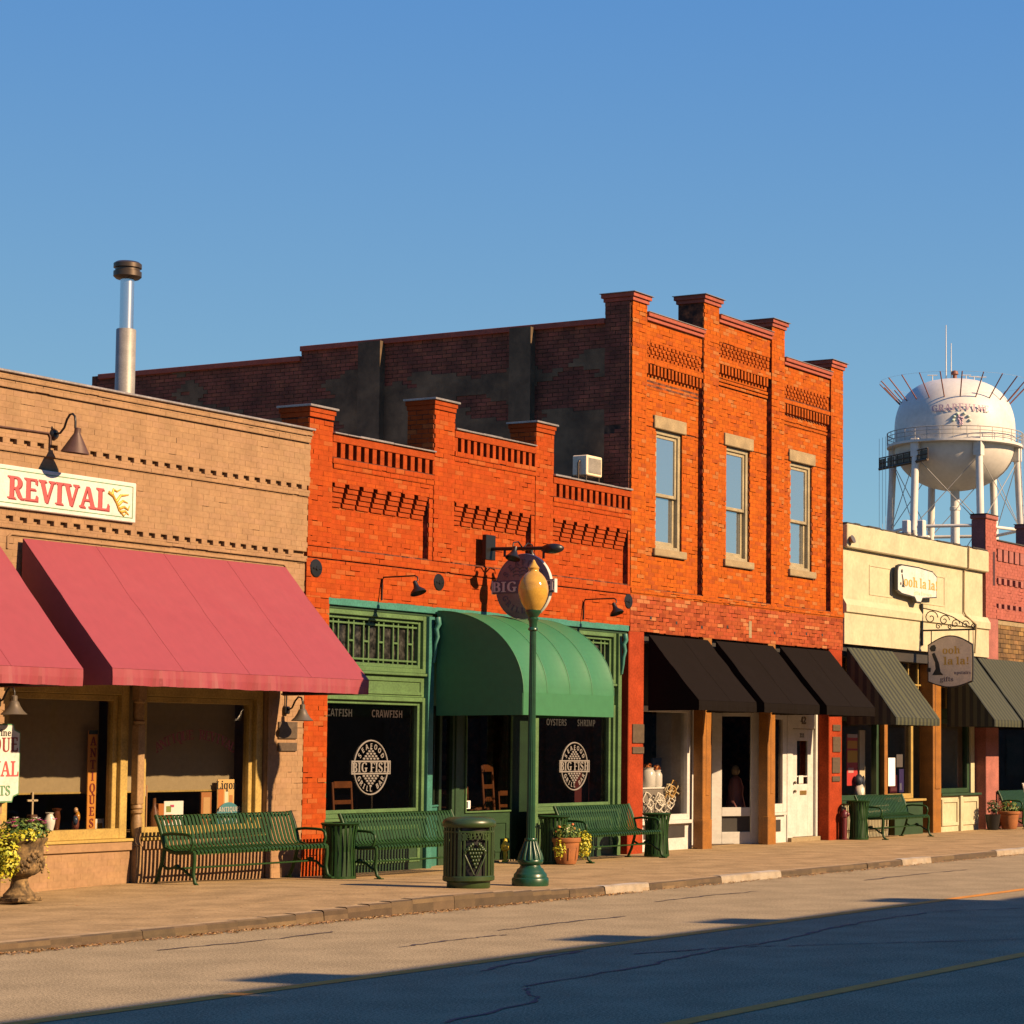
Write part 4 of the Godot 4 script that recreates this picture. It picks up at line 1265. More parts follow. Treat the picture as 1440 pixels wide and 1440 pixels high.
func red_building() -> void:
	var b := thing("red_shop", "red painted brick shop with tall parapet pier beside the cream shop", "building", Vector3(27.0, 0, 0))
	var x0 := 22.78
	var x1 := 31.0
	shell(b, x0, x1, 5.4, M.red_wall)
	var reg := [[x0, 23.40, 4.62, 6.80, 0.0], [23.40, x1, 6.20, 6.36, 0.0], [23.40, x1, 5.55, 5.92, -0.03], [23.40, x1, 4.98, 5.40, -0.03], [23.40, x1, 4.62, 4.86, 0.0], [25.35, 25.95, 6.36, 6.80, 0.0]]
	backing(b, reg, -0.3, 0.016, Vector3.ZERO, Vector3.RIGHT, Vector3.BACK, M.red_wall)
	var pal := shades(Color(0.34, 0.112, 0.088), 0.04, 5, 0.05)
	brickwork(b, lay(reg, [], {shades = 5}), Vector3.ZERO, Vector3.RIGHT, Vector3.BACK, pal, M.brick, 160, {gone = 0.04, show = Rect2(22.7, 4.6, 3.0, 2.4)})
	backing(b, [[23.40, x1, 5.92, 6.20, -0.10], [23.40, x1, 5.40, 5.55, -0.09], [23.40, x1, 4.86, 4.98, -0.09]], -0.3, 0.0, Vector3.ZERO, Vector3.RIGHT, Vector3.BACK, M.red_wall)
	course(b, "corbel", 23.50, 27.0, 5.92, 6.19, -0.005, M.red_wall, 0.24, 0.33, -0.15)
	course(b, "dentil", 23.52, 27.0, 5.40, 5.54, -0.005, M.red_wall, 0.16, 0.33, -0.12)
	course(b, "dentil", 23.52, 27.0, 4.86, 4.97, 0.0, M.red_wall, 0.16, 0.33, -0.12)
	boxpart("slot_shade_strip", Vector3(23.18, 5.35, -0.02), Vector3(23.30, 6.1, 0.004), M.maroon_wood, b, 0.0)  # dark strip laid on the face; its colour stands for a recess in shade
	for q in [[x0, 23.40], [25.35, 25.95]]:
		boxpart("pier", Vector3(q[0] + 0.003, 5.2, -0.34), Vector3(q[1] - 0.003, 6.79, -0.302), M.red_wall, b, 0.0)
		boxpart("coping", Vector3(q[0] - 0.03, 6.80, -0.37), Vector3(q[1] + 0.03, 6.90, 0.04), M.red_wall, b, 0.02)
		boxpart("lead_cap", Vector3(q[0] - 0.04, 6.901, -0.38), Vector3(q[1] + 0.05, 6.915, 0.05), M.roof_felt, b, 0.003)
	boxpart("coping", Vector3(23.41, 6.362, -0.32), Vector3(25.34, 6.39, 0.03), M.roof_felt, b)
	boxpart("coping", Vector3(25.96, 6.362, -0.32), Vector3(x1, 6.39, 0.03), M.roof_felt, b)
	# old transom walled up in brown brick
	boxpart("infill", Vector3(23.56, 2.4, -0.3), Vector3(x1, 4.5, -0.06), M.brown_brick, b, 0.0)
	var brown := shades(Color(0.19, 0.105, 0.035), 0.35, 6, 0.1)
	var s := Shape.new()
	brick_faces(s, lay([[23.56, 26.5, 2.4, 4.5, -0.045]], [], {length = 0.30, course = 0.105, joint = 0.014}), Vector3.ZERO, Vector3.RIGHT, Vector3.BACK, brown)
	stuff(put(s, "brick_courses", M.brick_old, b))
	boxpart("lintel", Vector3(23.5, 4.5, -0.3), Vector3(x1, 4.6, -0.03), M.limestone, b, 0.01)
	boxpart("painted_pier", Vector3(22.79, -0.1, -0.3), Vector3(23.50, 4.618, -0.006), M.red_wall, b, 0.012)
	frame(b, "shop_window_frame", 23.52, 26.4, 0.6, 2.4, 0.1, -0.2, -0.32, M.maroon_wood)
	pane(b, 23.62, 26.3, 0.7, 2.3, -0.26, M.clear_glass)
	boxpart("stall_riser", Vector3(23.52, -0.05, -0.32), Vector3(26.4, 0.597, -0.12), M.red_wall, b)
	boxpart("outer_panel", Vector3(26.4, -0.05, -0.3), Vector3(x1, 2.4, -0.1), M.red_wall, b)

func buildings_across() -> void:
	# the row behind the viewer, whose shadow lies over the road
	var spec := [["tan brick building across the street whose shadow falls on the road", -32.0, -10.2, 7.50, [-30.0, -26.0, -21.5, -17.0, -13.2]],
		["brick building across the street with stepped parapet piers", -10.15, 2.3, 7.50, [-9.35, -4.95, -2.4, 1.55]], ["long brick building across the street towards the water tower", 2.34, 150.0, 7.08, [12.0, 17.0, 22.0, 27.0]]]
	for q in spec:
		var b := thing("brick_building", q[0], "building", Vector3((q[1] + q[2]) * 0.5, 0, 26.0), 0.0, "buildings across the street")
		boxpart("wall", Vector3(q[1], -0.3, 22.2), Vector3(q[2], q[3], 34.0), M.facade_across, b, 0.0)
		for x in q[4]:
			boxpart("pier", Vector3(x, 3.0, 22.08), Vector3(x + 0.75, q[3] + 0.27, 22.6), M.facade_across, b, 0.0)
		var x: float = q[1] + 0.6
		while x < q[2] - 2.4:
			boxpart("window", Vector3(x, 0.7, 22.15), Vector3(x + 2.0, 2.6, 22.197), M.sign_black, b, 0.0)
			x += 2.8

# ---------------------------------------------------------------- the water tower, about 230 m down the street
func water_tower() -> void:
	var t := thing("water_tower", "white water tower on six legs rising behind the cream shop", "water tower", Vector3(186.0, -0.35, -72.6))
	var R := 5.95
	var y0 := 27.95      # bottom of the bowl
	var yb := 32.3       # balcony
	var ys := 35.6       # shoulder
	var yt := 38.9
	var prof := []
	for i in 13:
		var a := PI / 2 * i / 12.0
		prof.append(Vector2(R * sin(a) if i > 0 else 0.0, yb - (yb - y0) * cos(a)))
	var ym := yb + 1.5
	prof.append(Vector2(R, ym))
	for i in 14:
		var a := PI / 2 * (i + 1) / 14.0
		prof.append(Vector2(maxf(R * pow(maxf(cos(a), 0.0), 0.72), 0.0), ym + (yt - ym) * pow(sin(a), 0.9)))
	var s := Shape.new()
	s.lathe(prof, 64)
	var tank := put(s, "tank", M.tower_paint, t, false)
	# rust runs down from each rod's foot
	for k in 22:
		var a := TAU * k / 22.0 + 0.06
		s = Shape.new()
		var top := ys + 0.5
		var l := 1.4 + 2.0 * randf_from(k)
		for i in 6:
			var ya := top - l * i / 6.0; var yc := top - l * (i + 1) / 6.0
			var rr := R + 0.012
			var wa := 0.05 * (1.0 - i / 7.0); var wb := 0.05 * (1.0 - (i + 1) / 7.0)
			if ya > yb + 1.6:
				continue
			s.face(Vector3(cos(a - wa / R) * rr, ya, sin(a - wa / R) * rr), Vector3(cos(a + wa / R) * rr, ya, sin(a + wa / R) * rr), Vector3(cos(a + wb / R) * rr, yc, sin(a + wb / R) * rr), Vector3(cos(a - wb / R) * rr, yc, sin(a - wb / R) * rr))
		if s.v.size() > 0:
			put(s, "rust_run", M.rust_stain, tank, false)
	# the town's name and a bunch of grapes, painted on the side that faces the street
	var face := atan2(20.24 + 72.6, -24.855 - 186.0) - 0.1
	var name_ := "GRAPEVINE"
	for i in name_.length():
		var a := face - (i - 4.0) * 0.108
		var d := Vector3(cos(a), 0, sin(a))
		word(name_[i], 0.62, M.print_pink, tank, d * (R + 0.01) + Vector3(0, 35.4 - absf(i - 4.0) * 0.03, 0), Basis(Vector3.UP.cross(d), Vector3.UP, d), "letter", true, 0.03)
	s = Shape.new()
	for i in 16:
		var a := face + (randf_from(i) - 0.5) * 0.13 * (1.0 - i / 26.0)
		s.ball(Vector3(cos(a), 0, sin(a)) * (R + 0.0) + Vector3(0, 34.55 - 0.065 * i, 0), Vector3(0.11, 0.11, 0.11), 6, 4)
	put(s, "grape_bunch", M.print_pink, tank, false)
	for q in [[-0.12, 34.5], [0.11, 34.45], [-0.05, 34.75], [0.06, 34.72], [-0.14, 34.1], [0.13, 34.1]]:
		var a: float = face + q[0]
		s = Shape.new()
		s.ball(Vector3(cos(a), 0, sin(a)) * (R + 0.0) + Vector3(0, q[1], 0), Vector3(0.2, 0.14, 0.2), 6, 4)
		put(s, "vine_leaf", M.print_green, tank, false)
	# balcony
	s = Shape.new()
	s.lathe([Vector2(R - 0.02, yb - 0.25), Vector2(R + 0.75, yb - 0.2), Vector2(R + 0.75, yb + 0.02), Vector2(R - 0.02, yb + 0.02)], 64)
	put(s, "balcony", M.tower_paint, t, false)
	for h in [0.45, 0.85, 1.2]:
		s = Shape.new()
		var ring := []
		for i in 49:
			ring.append(Vector3(cos(TAU * i / 48.0) * (R + 0.72), yb + h, sin(TAU * i / 48.0) * (R + 0.72)))
		s.tube(ring, 0.035 if h < 1.0 else 0.05, -1.0, 5, false)
		put(s, "hand_rail", M.tower_rail, t, false)
	s = Shape.new()
	s.tube([Vector3(0, 0, 0), Vector3(0, 1.2, 0)], 0.035, -1.0, 5)
	var me := s.mesh()
	me.surface_set_material(0, M.tower_rail)
	for i in 32:
		copy_mesh(me, "rail_post", t, Transform3D(Basis.IDENTITY, Vector3(cos(TAU * i / 32.0) * (R + 0.72), yb, sin(TAU * i / 32.0) * (R + 0.72))))
	# legs, struts and rods; the legs spread a little towards the ground
	var across := Vector3(sin(deg_to_rad(25.376 - 1.55)), 0, cos(deg_to_rad(25.376 - 1.55)))     # to the right as seen from the street
	var off := atan2(across.z, across.x)
	var top := []
	var low := []
	for k in 6:
		var a := off + deg_to_rad(8.0 + 60.0 * k)
		var d := Vector3(cos(a), 0, sin(a))
		top.append(d * 6.08 + Vector3(0, yb + 0.1, 0))
		low.append(d * 7.6)
		s = Shape.new()
		s.tube([top[k], low[k]], 0.36, -1.0, 14)
		put(s, "leg", M.tower_paint, t, false)
		s = Shape.new()
		var c: Vector3 = top[k]
		s.cbox(c + Vector3(-0.42, -1.7, -0.42), c + Vector3(0.42, 0.1, 0.42), 0.05)
		put(s, "leg_head", M.tower_paint, t, false)
	for k in 6:
		var n := (k + 1) % 6
		for lv in [[0.74, 0.16], [0.42, 0.16]]:
			s = Shape.new()
			s.tube([low[k].lerp(top[k], lv[0]), low[n].lerp(top[n], lv[0])], lv[1], -1.0, 8)
			put(s, "strut", M.tower_paint, t, false)
		for e in [[0.95, 0.74], [0.74, 0.42], [0.42, 0.03]]:
			for w in [[k, n], [n, k]]:
				s = Shape.new()
				s.tube([low[w[0]].lerp(top[w[0]], e[0]), low[w[1]].lerp(top[w[1]], e[1])], 0.04, -1.0, 5)
				put(s, "tie_rod", M.tower_rail, t, false)
	s = Shape.new()
	s.lathe([Vector2(0.45, 0), Vector2(0.45, 26.0), Vector2(0.52, 26.05), Vector2(0.52, 26.35), Vector2(0.45, 26.4), Vector2(0.45, y0 + 0.4)], 20)
	put(s, "riser_pipe", M.tower_paint, t, false)
	# ring of slanting rods on the dome, whip aerials, vent
	for k in 22:
		var a := TAU * k / 22.0 + 0.06
		var d := Vector3(cos(a), 0, sin(a))
		s = Shape.new()
		s.tube([d * 5.25 + Vector3(0, ys + 0.75, 0), d * 7.4 + Vector3(0, ys + 3.0, 0)], 0.06, -1.0, 6)
		put(s, "slanting_rod", M.rod_red, t, false)
	s = Shape.new()
	var hoop := []
	for i in 45:
		hoop.append(Vector3(cos(TAU * i / 44.0) * 7.4, ys + 3.0, sin(TAU * i / 44.0) * 7.4))
	s.tube(hoop, 0.008, -1.0, 4, false)
	put(s, "wire_hoop", M.tower_rail, t, false)
	for q in [[-0.85, 44.4, 0.07], [-0.35, 42.6, 0.06]]:
		s = Shape.new()
		s.tube([across * q[0] + Vector3(0, yt - 0.3, 0), across * q[0] + Vector3(0, q[1], 0)], q[2], q[2] * 0.6, 6)
		put(s, "whip_aerial", M.tower_paint, t, false)
	s = Shape.new()
	s.lathe([Vector2(0.0, yt + 1.0), Vector2(0.3, yt + 0.9), Vector2(0.38, yt + 0.6), Vector2(0.2, yt + 0.5), Vector2(0.25, yt - 0.2)], 12)
	put(s, "dome_vent", M.rod_red, t, false)
	for q in [[1.1, 0.5], [1.9, 0.35], [-2.2, 0.5], [2.6, 0.3]]:
		s = Shape.new()
		s.tube([across * q[0] + Vector3(0, yt - 0.6, 0), across * q[0] + Vector3(0, yt + q[1], 0)], 0.05, -1.0, 5)
		s.tube([across * (q[0] - 0.5) + Vector3(0, yt + q[1], 0), across * (q[0] + 0.5) + Vector3(0, yt + q[1], 0)], 0.05, -1.0, 5)
		put(s, "dome_rail", M.tower_paint, t, false)
	# work cradle slung at the side, with its ropes
	var near := Vector3(-across.z, 0, across.x)
	if near.x > 0.0:
		near = -near
	var c0 := -across * 7.4 + near * 1.0 + Vector3(0, 30.0, 0)
	var c1 := -across * 2.6 + near * 6.4 + Vector3(0, 30.3, 0)
	s = Shape.new()
	for h in [0.0, 0.55, 1.05]:
		s.tube([c0 + Vector3(0, h, 0), c1 + Vector3(0, h, 0)], 0.07 if h > 0.1 else 0.16, -1.0, 5)
	for i in 9:
		var p: Vector3 = c0.lerp(c1, i / 8.0)
		s.tube([p, p + Vector3(0, 1.05, 0)], 0.06, -1.0, 5)
	for i in 6:
		var p: Vector3 = c0.lerp(c1, i / 6.0)
		var e: Vector3 = c0.lerp(c1, (i + 0.9) / 6.0)
		s.face(p + Vector3(0, 0.08, 0), e + Vector3(0, 0.08, 0), e + Vector3(0, 0.95, 0), p + Vector3(0, 0.95, 0))
	put(s, "work_cradle", M.dark_steel, t, false)
	for i in 5:
		s = Shape.new()
		var p: Vector3 = c0.lerp(c1, i / 9.0) - across * 0.2 * i
		s.tube([p + Vector3(0, 3.0, 0), Vector3(p.x, 0.3, p.z)], 0.02, -1.0, 4)
		put(s, "rope", M.tower_rail, t, false)
	s = Shape.new()
	for e in [-0.25, 0.25]:
		s.tube([across * (7.3 + e) + near * 1.2 + Vector3(0, 1, 0), across * (7.0 + e) + near * 1.2 + Vector3(0, 33.4, 0)], 0.06, -1.0, 5)
	for i in 34:
		s.tube([across * 7.03 + near * 1.2 + Vector3(0, 1.0 + i * 0.95, 0), across * 7.55 + near * 1.2 + Vector3(0, 1.0 + i * 0.95, 0)], 0.04, -1.0, 4)
	put(s, "ladder", M.tower_paint, t, false)

# ---------------------------------------------------------------- awnings
func slope_awning(called: String, label: String, group: String, x0: float, x1: float, yt: float, zf: float, yf: float, yv: float, m: Material, o := {}) -> Node3D:
	var a := thing(called, label, "awning", Vector3((x0 + x1) * 0.5, yv, 0.0), 0.0, group)
	var zb := 0.03
	var seam: float = o.get("seam", 1.1)
	var f := FastNoiseLite.new()
	f.seed = int(x0 * 31.0) + 3
	f.frequency = 0.9
	var s := Shape.new()
	var nx := int((x1 - x0) / 0.085)
	var ny := 14
	var up := Vector3(0, zf - zb, yt - yf).normalized()
	var stripes: Array = o.get("stripes", [])
	var grid := []
	for i in nx + 1:
		var col := []
		for j in ny + 1:
			var u := float(i) / nx; var v := float(j) / ny
			var x := lerpf(x0, x1, u)
			var k := fposmod((x - x0) / seam, 1.0)
			var sag: float = -o.get("sag", 0.018) * sin(PI * v) * (0.45 + 0.55 * sin(PI * k)) + f.get_noise_2d(x * 1.6, v * 2.5) * 0.02 * sin(PI * clampf(v * 1.1, 0, 1))
			col.append(Vector3(x, lerpf(yt, yf, v), lerpf(zb, zf, v)) + up * sag)
		grid.append(col)
	var lift := up * 0.007
	for i in nx:
		if stripes.size() > 0:
			s.tint = stripes[int((lerpf(x0, x1, (i + 0.5) / nx) - x0) / 0.085) % 2]
		for j in ny:
			var p = [grid[i][j], grid[i + 1][j], grid[i + 1][j + 1], grid[i][j + 1]]
			var nn := smooth_normal(grid, i, j, nx, ny, up)
			var n2 := smooth_normal(grid, i + 1, j, nx, ny, up)
			var n3 := smooth_normal(grid, i + 1, j + 1, nx, ny, up)
			var n4 := smooth_normal(grid, i, j + 1, nx, ny, up)
			s.tri(p[0] + lift, p[1] + lift, p[2] + lift, nn, n2, n3)
			s.tri(p[0] + lift, p[2] + lift, p[3] + lift, nn, n3, n4)
			s.tri(p[0], p[1], p[2], -nn, -n2, -n3)
			s.tri(p[0], p[2], p[3], -nn, -n3, -n4)
	put(s, "canopy", m, a)
	# valance, hanging in shallow folds
	s = Shape.new()
	var folds: float = o.get("folds", 0.012)
	var nv := int((x1 - x0) / 0.0425)
	for i in nv:
		if stripes.size() > 0:
			s.tint = stripes[(i / 2) % 2]
		var pts := []
		for e in [i, i + 1]:
			var x := lerpf(x0, x1, float(e) / nv)
			var k := f.get_noise_2d(x * 3.0, 9.0) + 0.12 * f.get_noise_2d(x * 7.0, 4.0)
			pts.append([Vector3(x, yf + 0.002, zf + 0.004), Vector3(x, (yf + yv) * 0.5, zf + 0.008 + folds * k), Vector3(x, yv + 0.25 * folds * k, zf + 0.004 + folds * 2.2 * k)])
		for r in 2:
			s.face(pts[0][r + 1], pts[1][r + 1], pts[1][r], pts[0][r])
			s.face(pts[0][r] - Vector3(0, 0, 0.006), pts[1][r] - Vector3(0, 0, 0.006), pts[1][r + 1] - Vector3(0, 0, 0.006), pts[0][r + 1] - Vector3(0, 0, 0.006))
	put(s, "valance", m, a)
	# closed ends
	for q in [[x0, x0 + 0.008], [x1 - 0.008, x1]]:
		s = Shape.new()
		s.at = Transform3D(Basis(Vector3.BACK, Vector3.UP, Vector3.LEFT), Vector3(q[1], 0, 0))
		if stripes.size() > 0:
			var k := 0
			var z := zb
			while z < zf - 0.001:
				var ze := minf(z + 0.085, zf)
				s.tint = stripes[k % 2]
				s.prism(PackedVector2Array([Vector2(z, yv), Vector2(ze, yv), Vector2(ze, lerpf(yt, yf, (ze - zb) / (zf - zb)) - 0.004), Vector2(z, lerpf(yt, yf, (z - zb) / (zf - zb)) - 0.004)]), 0.0, 0.008)
				z = ze
				k += 1
		else:
			s.prism(PackedVector2Array([Vector2(zb, yt - 0.004), Vector2(zf, yf - 0.004), Vector2(zf, yv), Vector2(zb, yv)]), 0.0, 0.008)
		put(s, "end_panel", m, a)
	# sewn seams and the front bar
	var k := 1
	while x0 + seam * k < x1 - 0.2:
		if stripes.size() == 0:
			s = Shape.new()
			var x := x0 + seam * k
			var gi := clampi(int(round((x - x0) / (x1 - x0) * nx)), 0, nx)
			var line := []
			for j in ny + 1:
				line.append(grid[gi][j] + lift)
			s.tube(line, 0.0045, -1.0, 5)
			put(s, "seam", m, a)
		k += 1
	s = Shape.new()
	s.tube([Vector3(x0 + 0.01, yf - 0.012, zf - 0.025), Vector3(x1 - 0.01, yf - 0.012, zf - 0.025)], 0.014, -1.0, 8)
	for x in [x0 + 0.03, x1 - 0.03]:
		s.tube([Vector3(x, yt - 0.05, zb + 0.01), Vector3(x, yf - 0.04, zf - 0.03)], 0.012, -1.0, 6)
		s.tube([Vector3(x, yv + 0.02, zb), Vector3(x, yv + 0.02, zf - 0.03)], 0.012, -1.0, 6)
	put(s, "frame", M.iron, a)
	return a

func smooth_normal(grid: Array, i: int, j: int, nx: int, ny: int, toward: Vector3) -> Vector3:
	var a: Vector3 = grid[mini(i + 1, nx)][j] - grid[maxi(i - 1, 0)][j]
	var b: Vector3 = grid[i][mini(j + 1, ny)] - grid[i][maxi(j - 1, 0)]
	var nn := a.cross(b).normalized()
	return nn if nn.dot(toward) > 0.0 else -nn

func awnings() -> void:
	slope_awning("crimson_awning", "crimson awning over the antique shop window beside the orange brick restaurant", "crimson awnings of the antique shop", -5.055, -0.557, 4.02, 1.40, 2.535, 2.355, M.crimson_cloth, {seam = 1.13, sag = 0.022, folds = 0.026})
	slope_awning("crimson_awning", "crimson awning at the left edge, cut off by the frame", "crimson awnings of the antique shop", -9.9, -5.47, 3.99, 1.38, 2.51, 2.33, M.crimson_cloth, {seam = 1.13, sag = 0.022, folds = 0.026})
	for q in [[8.53, 10.48, "leftmost black awning, over the shop window with the jugs"], [10.76, 12.84, "middle black awning, over the splayed doorway"], [13.12, 15.12, "rightmost black awning, over the white street door"]]:
		slope_awning("black_awning", q[2], "black awnings of the two storey building", q[0], q[1], 3.565, 0.985, 2.485, 2.325, M.black_cloth, {seam = 1.05, sag = 0.014, folds = 0.008})
	var st := [Color(0.008, 0.014, 0.006), Color(0.04, 0.044, 0.018)]
	slope_awning("striped_awning", "green striped awning next to the black awnings", "striped awnings of the cream shop", 15.86, 17.9, 3.67, 1.07, 2.315, 2.18, M.striped_cloth, {seam = 9.0, sag = 0.004, folds = 0.002, stripes = st})
	slope_awning("striped_awning", "green striped awning behind the hanging oval sign", "striped awnings of the cream shop", 20.62, 22.1, 3.71, 1.10, 2.335, 2.20, M.striped_cloth, {seam = 9.0, sag = 0.004, folds = 0.002, stripes = st})
	slope_awning("striped_awning", "green striped awning at the right edge, over the red shop window", "striped awnings of the cream shop", 22.22, 26.4, 3.71, 1.10, 2.335, 2.20, M.striped_cloth, {seam = 9.0, sag = 0.004, folds = 0.002, stripes = st})
	# the domed green awning over the restaurant's door
	var x0 := 2.76
	var x1 := 5.12
	var a := thing("domed_awning", "domed green awning over the restaurant door", "awning", Vector3(3.94, 2.15, 0))
	var n := 22
	var prof := []
	for i in n + 1:
		var t := PI / 2 * i / n
		prof.append(Vector2(0.02 + 1.475 * sin(t), 2.47 + 1.17 * cos(t)))
	var nx := 44
	var s := Shape.new()
	var grid := []
	for i in nx + 1:
		var col := []
		var u := float(i) / nx
		var k := fposmod(u * 4.0, 1.0) if i < nx else 1.0
		var bulge := -0.055 * pow(sin(PI * k), 0.8)
		for j in n + 1:
			var t := PI / 2 * j / n
			var w := bulge * sin(PI * clampf(j / float(n), 0.0, 1.0) * 0.98)
			col.append(Vector3(lerpf(x0, x1, u), prof[j].y + cos(t) * w, prof[j].x + sin(t) * w))
		grid.append(col)
	for i in nx:
		for j in n:
			var t := PI / 2 * (j + 0.5) / n
			var tow := Vector3(0, cos(t), sin(t))
			var ns := [smooth_normal(grid, i, j, nx, n, tow), smooth_normal(grid, i + 1, j, nx, n, tow), smooth_normal(grid, i + 1, j + 1, nx, n, tow), smooth_normal(grid, i, j + 1, nx, n, tow)]
			var p := [grid[i][j], grid[i + 1][j], grid[i + 1][j + 1], grid[i][j + 1]]
			s.tri(p[0] + tow * 0.006, p[1] + tow * 0.006, p[2] + tow * 0.006, ns[0], ns[1], ns[2])
			s.tri(p[0] + tow * 0.006, p[2] + tow * 0.006, p[3] + tow * 0.006, ns[0], ns[2], ns[3])
			s.tri(p[0], p[1], p[2], -ns[0], -ns[1], -ns[2])
			s.tri(p[0], p[2], p[3], -ns[0], -ns[2], -ns[3])
	put(s, "canopy", M.green_cloth, a)
	s = Shape.new()
	s.cbox(Vector3(x0, 2.15, 1.488), Vector3(x1, 2.472, 1.5), 0.003)
	s.cbox(Vector3(x0 - 0.006, 2.15, 1.30), Vector3(x0 + 0.006, 2.472, 1.486), 0.002)
	put(s, "valance", M.green_cloth, a)
	for x in [x0, x1 - 0.008]:
		s = Shape.new()
		s.at = Transform3D(Basis(Vector3.BACK, Vector3.UP, Vector3.LEFT), Vector3(x + 0.008, 0, 0))
		var poly := PackedVector2Array([Vector2(0.02, 2.15)])
		poly.append(Vector2(1.486, 2.15))
		for j in n + 1:
			poly.append(Vector2(prof[n - j].x - 0.006, prof[n - j].y - 0.004))
		s.prism(poly, 0.0, 0.008)
		put(s, "end_panel", M.green_cloth, a)
	for u in [0.0, 0.25, 0.5, 0.75, 1.0]:
		s = Shape.new()
		var line := []
		for j in n + 1:
			line.append(Vector3(lerpf(x0, x1, u), prof[j].y, prof[j].x) + Vector3(0, 0.0, 0.004))
		s.tube(line, 0.009, -1.0, 6)
		put(s, "rib", M.green_cloth, a)

# ---------------------------------------------------------------- signs
func signs() -> void:
	# long fascia board
	var b := thing("fascia_sign", "long white fascia sign lettered in red above the crimson awnings", "sign", Vector3(-6.2, 4.34, 0.03))
	boxpart("board", Vector3(-9.1, 4.352, 0.004), Vector3(-3.305, 4.83, 0.05), M.sign_white, b, 0.01)
	frame(b, "painted_border", -9.04, -3.36, 4.40, 4.785, 0.012, 0.0535, 0.045, M.sign_green)
	for q in [["REVIVAL", -4.54, 1.0], ["ANTIQUE", -6.75, 1.0]]:
		var w := word(q[0], 0.255, M.sign_red, b, Vector3(q[1], 4.58, 0.052) - b.position, Basis.IDENTITY, "lettering", true, 0.008, 0.98)
		word(q[0], 0.255, M.sign_dark_red, b, Vector3(q[1] + 0.018, 4.566, 0.049) - b.position, Basis.IDENTITY, "letter_shadow", true, 0.004, 0.98)
	for p in [[-3.59, 4.58, 1.0]]:      # gilt phoenix-like flourish: a scrolled body with wing and tail strokes
		for st in [[[-0.18, 0.1], [-0.1, 0.06], [-0.04, -0.02], [0.0, -0.1], [0.08, -0.16], [0.12, -0.12]], [[-0.05, 0.0], [0.02, 0.08], [0.1, 0.09], [0.15, 0.1]], [[-0.02, -0.04], [0.06, 0.02], [0.14, 0.0]], [[0.0, -0.08], [0.08, -0.05], [0.15, -0.08], [0.17, -0.03]], [[-0.12, 0.08], [-0.1, 0.14], [-0.04, 0.12], [0.02, 0.15]], [[0.02, -0.12], [0.1, -0.1], [0.16, -0.14]]]:
			var s := Shape.new()
			var pts := []
			for e in st:
				pts.append(Vector3(p[0] + e[0], p[1] + e[1], 0.052))
			s.tube(pts, 0.022, 0.008, 6)
			put(s, "gilt_flourish", M.sign_gold, b)
	# board on the left pier
	b = thing("pier_sign", "white shop sign with notched corners and red letters at the left edge", "sign", Vector3(-5.55, 1.1, 0.02))
	var s := Shape.new()
	var x0 := -5.98
	var x1 := -5.05
	var poly := PackedVector2Array([Vector2(x0 + 0.1, 1.06), Vector2(x1 - 0.1, 1.06), Vector2(x1 - 0.08, 1.12), Vector2(x1, 1.15), Vector2(x1, 1.84), Vector2(x1 - 0.08, 1.87), Vector2(x1 - 0.1, 1.93), Vector2(x0 + 0.1, 1.93), Vector2(x0 + 0.08, 1.87), Vector2(x0, 1.84), Vector2(x0, 1.15), Vector2(x0 + 0.08, 1.12)])
	s.prism(poly, 0.03, 0.07)
	put(s, "edge", M.sign_green, b)
	s = Shape.new()
	var small := PackedVector2Array()
	for p in poly:
		small.append(Vector2(-5.515, 1.495) + (p - Vector2(-5.515, 1.495)) * Vector2(0.965, 0.965))
	s.prism(small, 0.06, 0.075)
	put(s, "board", M.sign_white, b)
	word("ANTIQUE", 0.16, M.sign_dark_red, b, Vector3(-5.50, 1.70, 0.077) - b.position, Basis.IDENTITY, "lettering", true, 0.006, 0.78)
	word("REVIVAL", 0.17, M.sign_red, b, Vector3(-5.50, 1.43, 0.077) - b.position, Basis.IDENTITY, "lettering", true, 0.006, 0.80)
	word("& GIFTS", 0.11, M.sign_green, b, Vector3(-5.46, 1.19, 0.077) - b.position, Basis.IDENTITY, "lettering", true, 0.006, 0.9)
	word("Fine", 0.07, M.sign_black, b, Vector3(-5.3, 1.83, 0.077) - b.position, Basis.IDENTITY, "lettering", true, 0.005)
	# round projecting restaurant sign on its iron arm
	b = thing("round_sign", "round grey restaurant sign hanging from an iron arm behind the lamp globe", "sign", Vector3(4.0, 3.58, 0.0))
	var c := Vector3(4.0, 4.05, 0.65)
	var left := Basis(Vector3.BACK, Vector3.UP, Vector3.LEFT)       # reading direction on the face towards the viewer
	s = Shape.new()
	s.at = Transform3D(Basis(Vector3(0, 0, 1), Vector3(1, 0, 0), Vector3(0, 1, 0)), c - Vector3(0.03, 0, 0))
	s.lathe([Vector2(0, 0), Vector2(0.46, 0.0), Vector2(0.475, 0.008), Vector2(0.475, 0.052), Vector2(0.46, 0.06), Vector2(0, 0.06)], 48)
	put(s, "disc", M.sign_grey, b)
	s = Shape.new()
	s.at = Transform3D(Basis(Vector3(0, 0, 1), Vector3(1, 0, 0), Vector3(0, 1, 0)), c)
	s.lathe([Vector2(0.477, -0.031), Vector2(0.484, -0.025), Vector2(0.484, 0.025), Vector2(0.477, 0.031)], 48)
	put(s, "rim", M.sign_white, b)
	boxpart("band", Vector3(3.962, 3.955, 0.12), Vector3(4.038, 4.145, 1.18), M.sign_slate, b, 0.004)
	boxpart("band_edge", Vector3(3.965, 3.95, 0.10), Vector3(4.035, 4.15, 0.119), M.sign_white, b, 0.0)
	boxpart("band_edge", Vector3(3.965, 3.95, 1.181), Vector3(4.035, 4.15, 1.20), M.sign_white, b, 0.0)
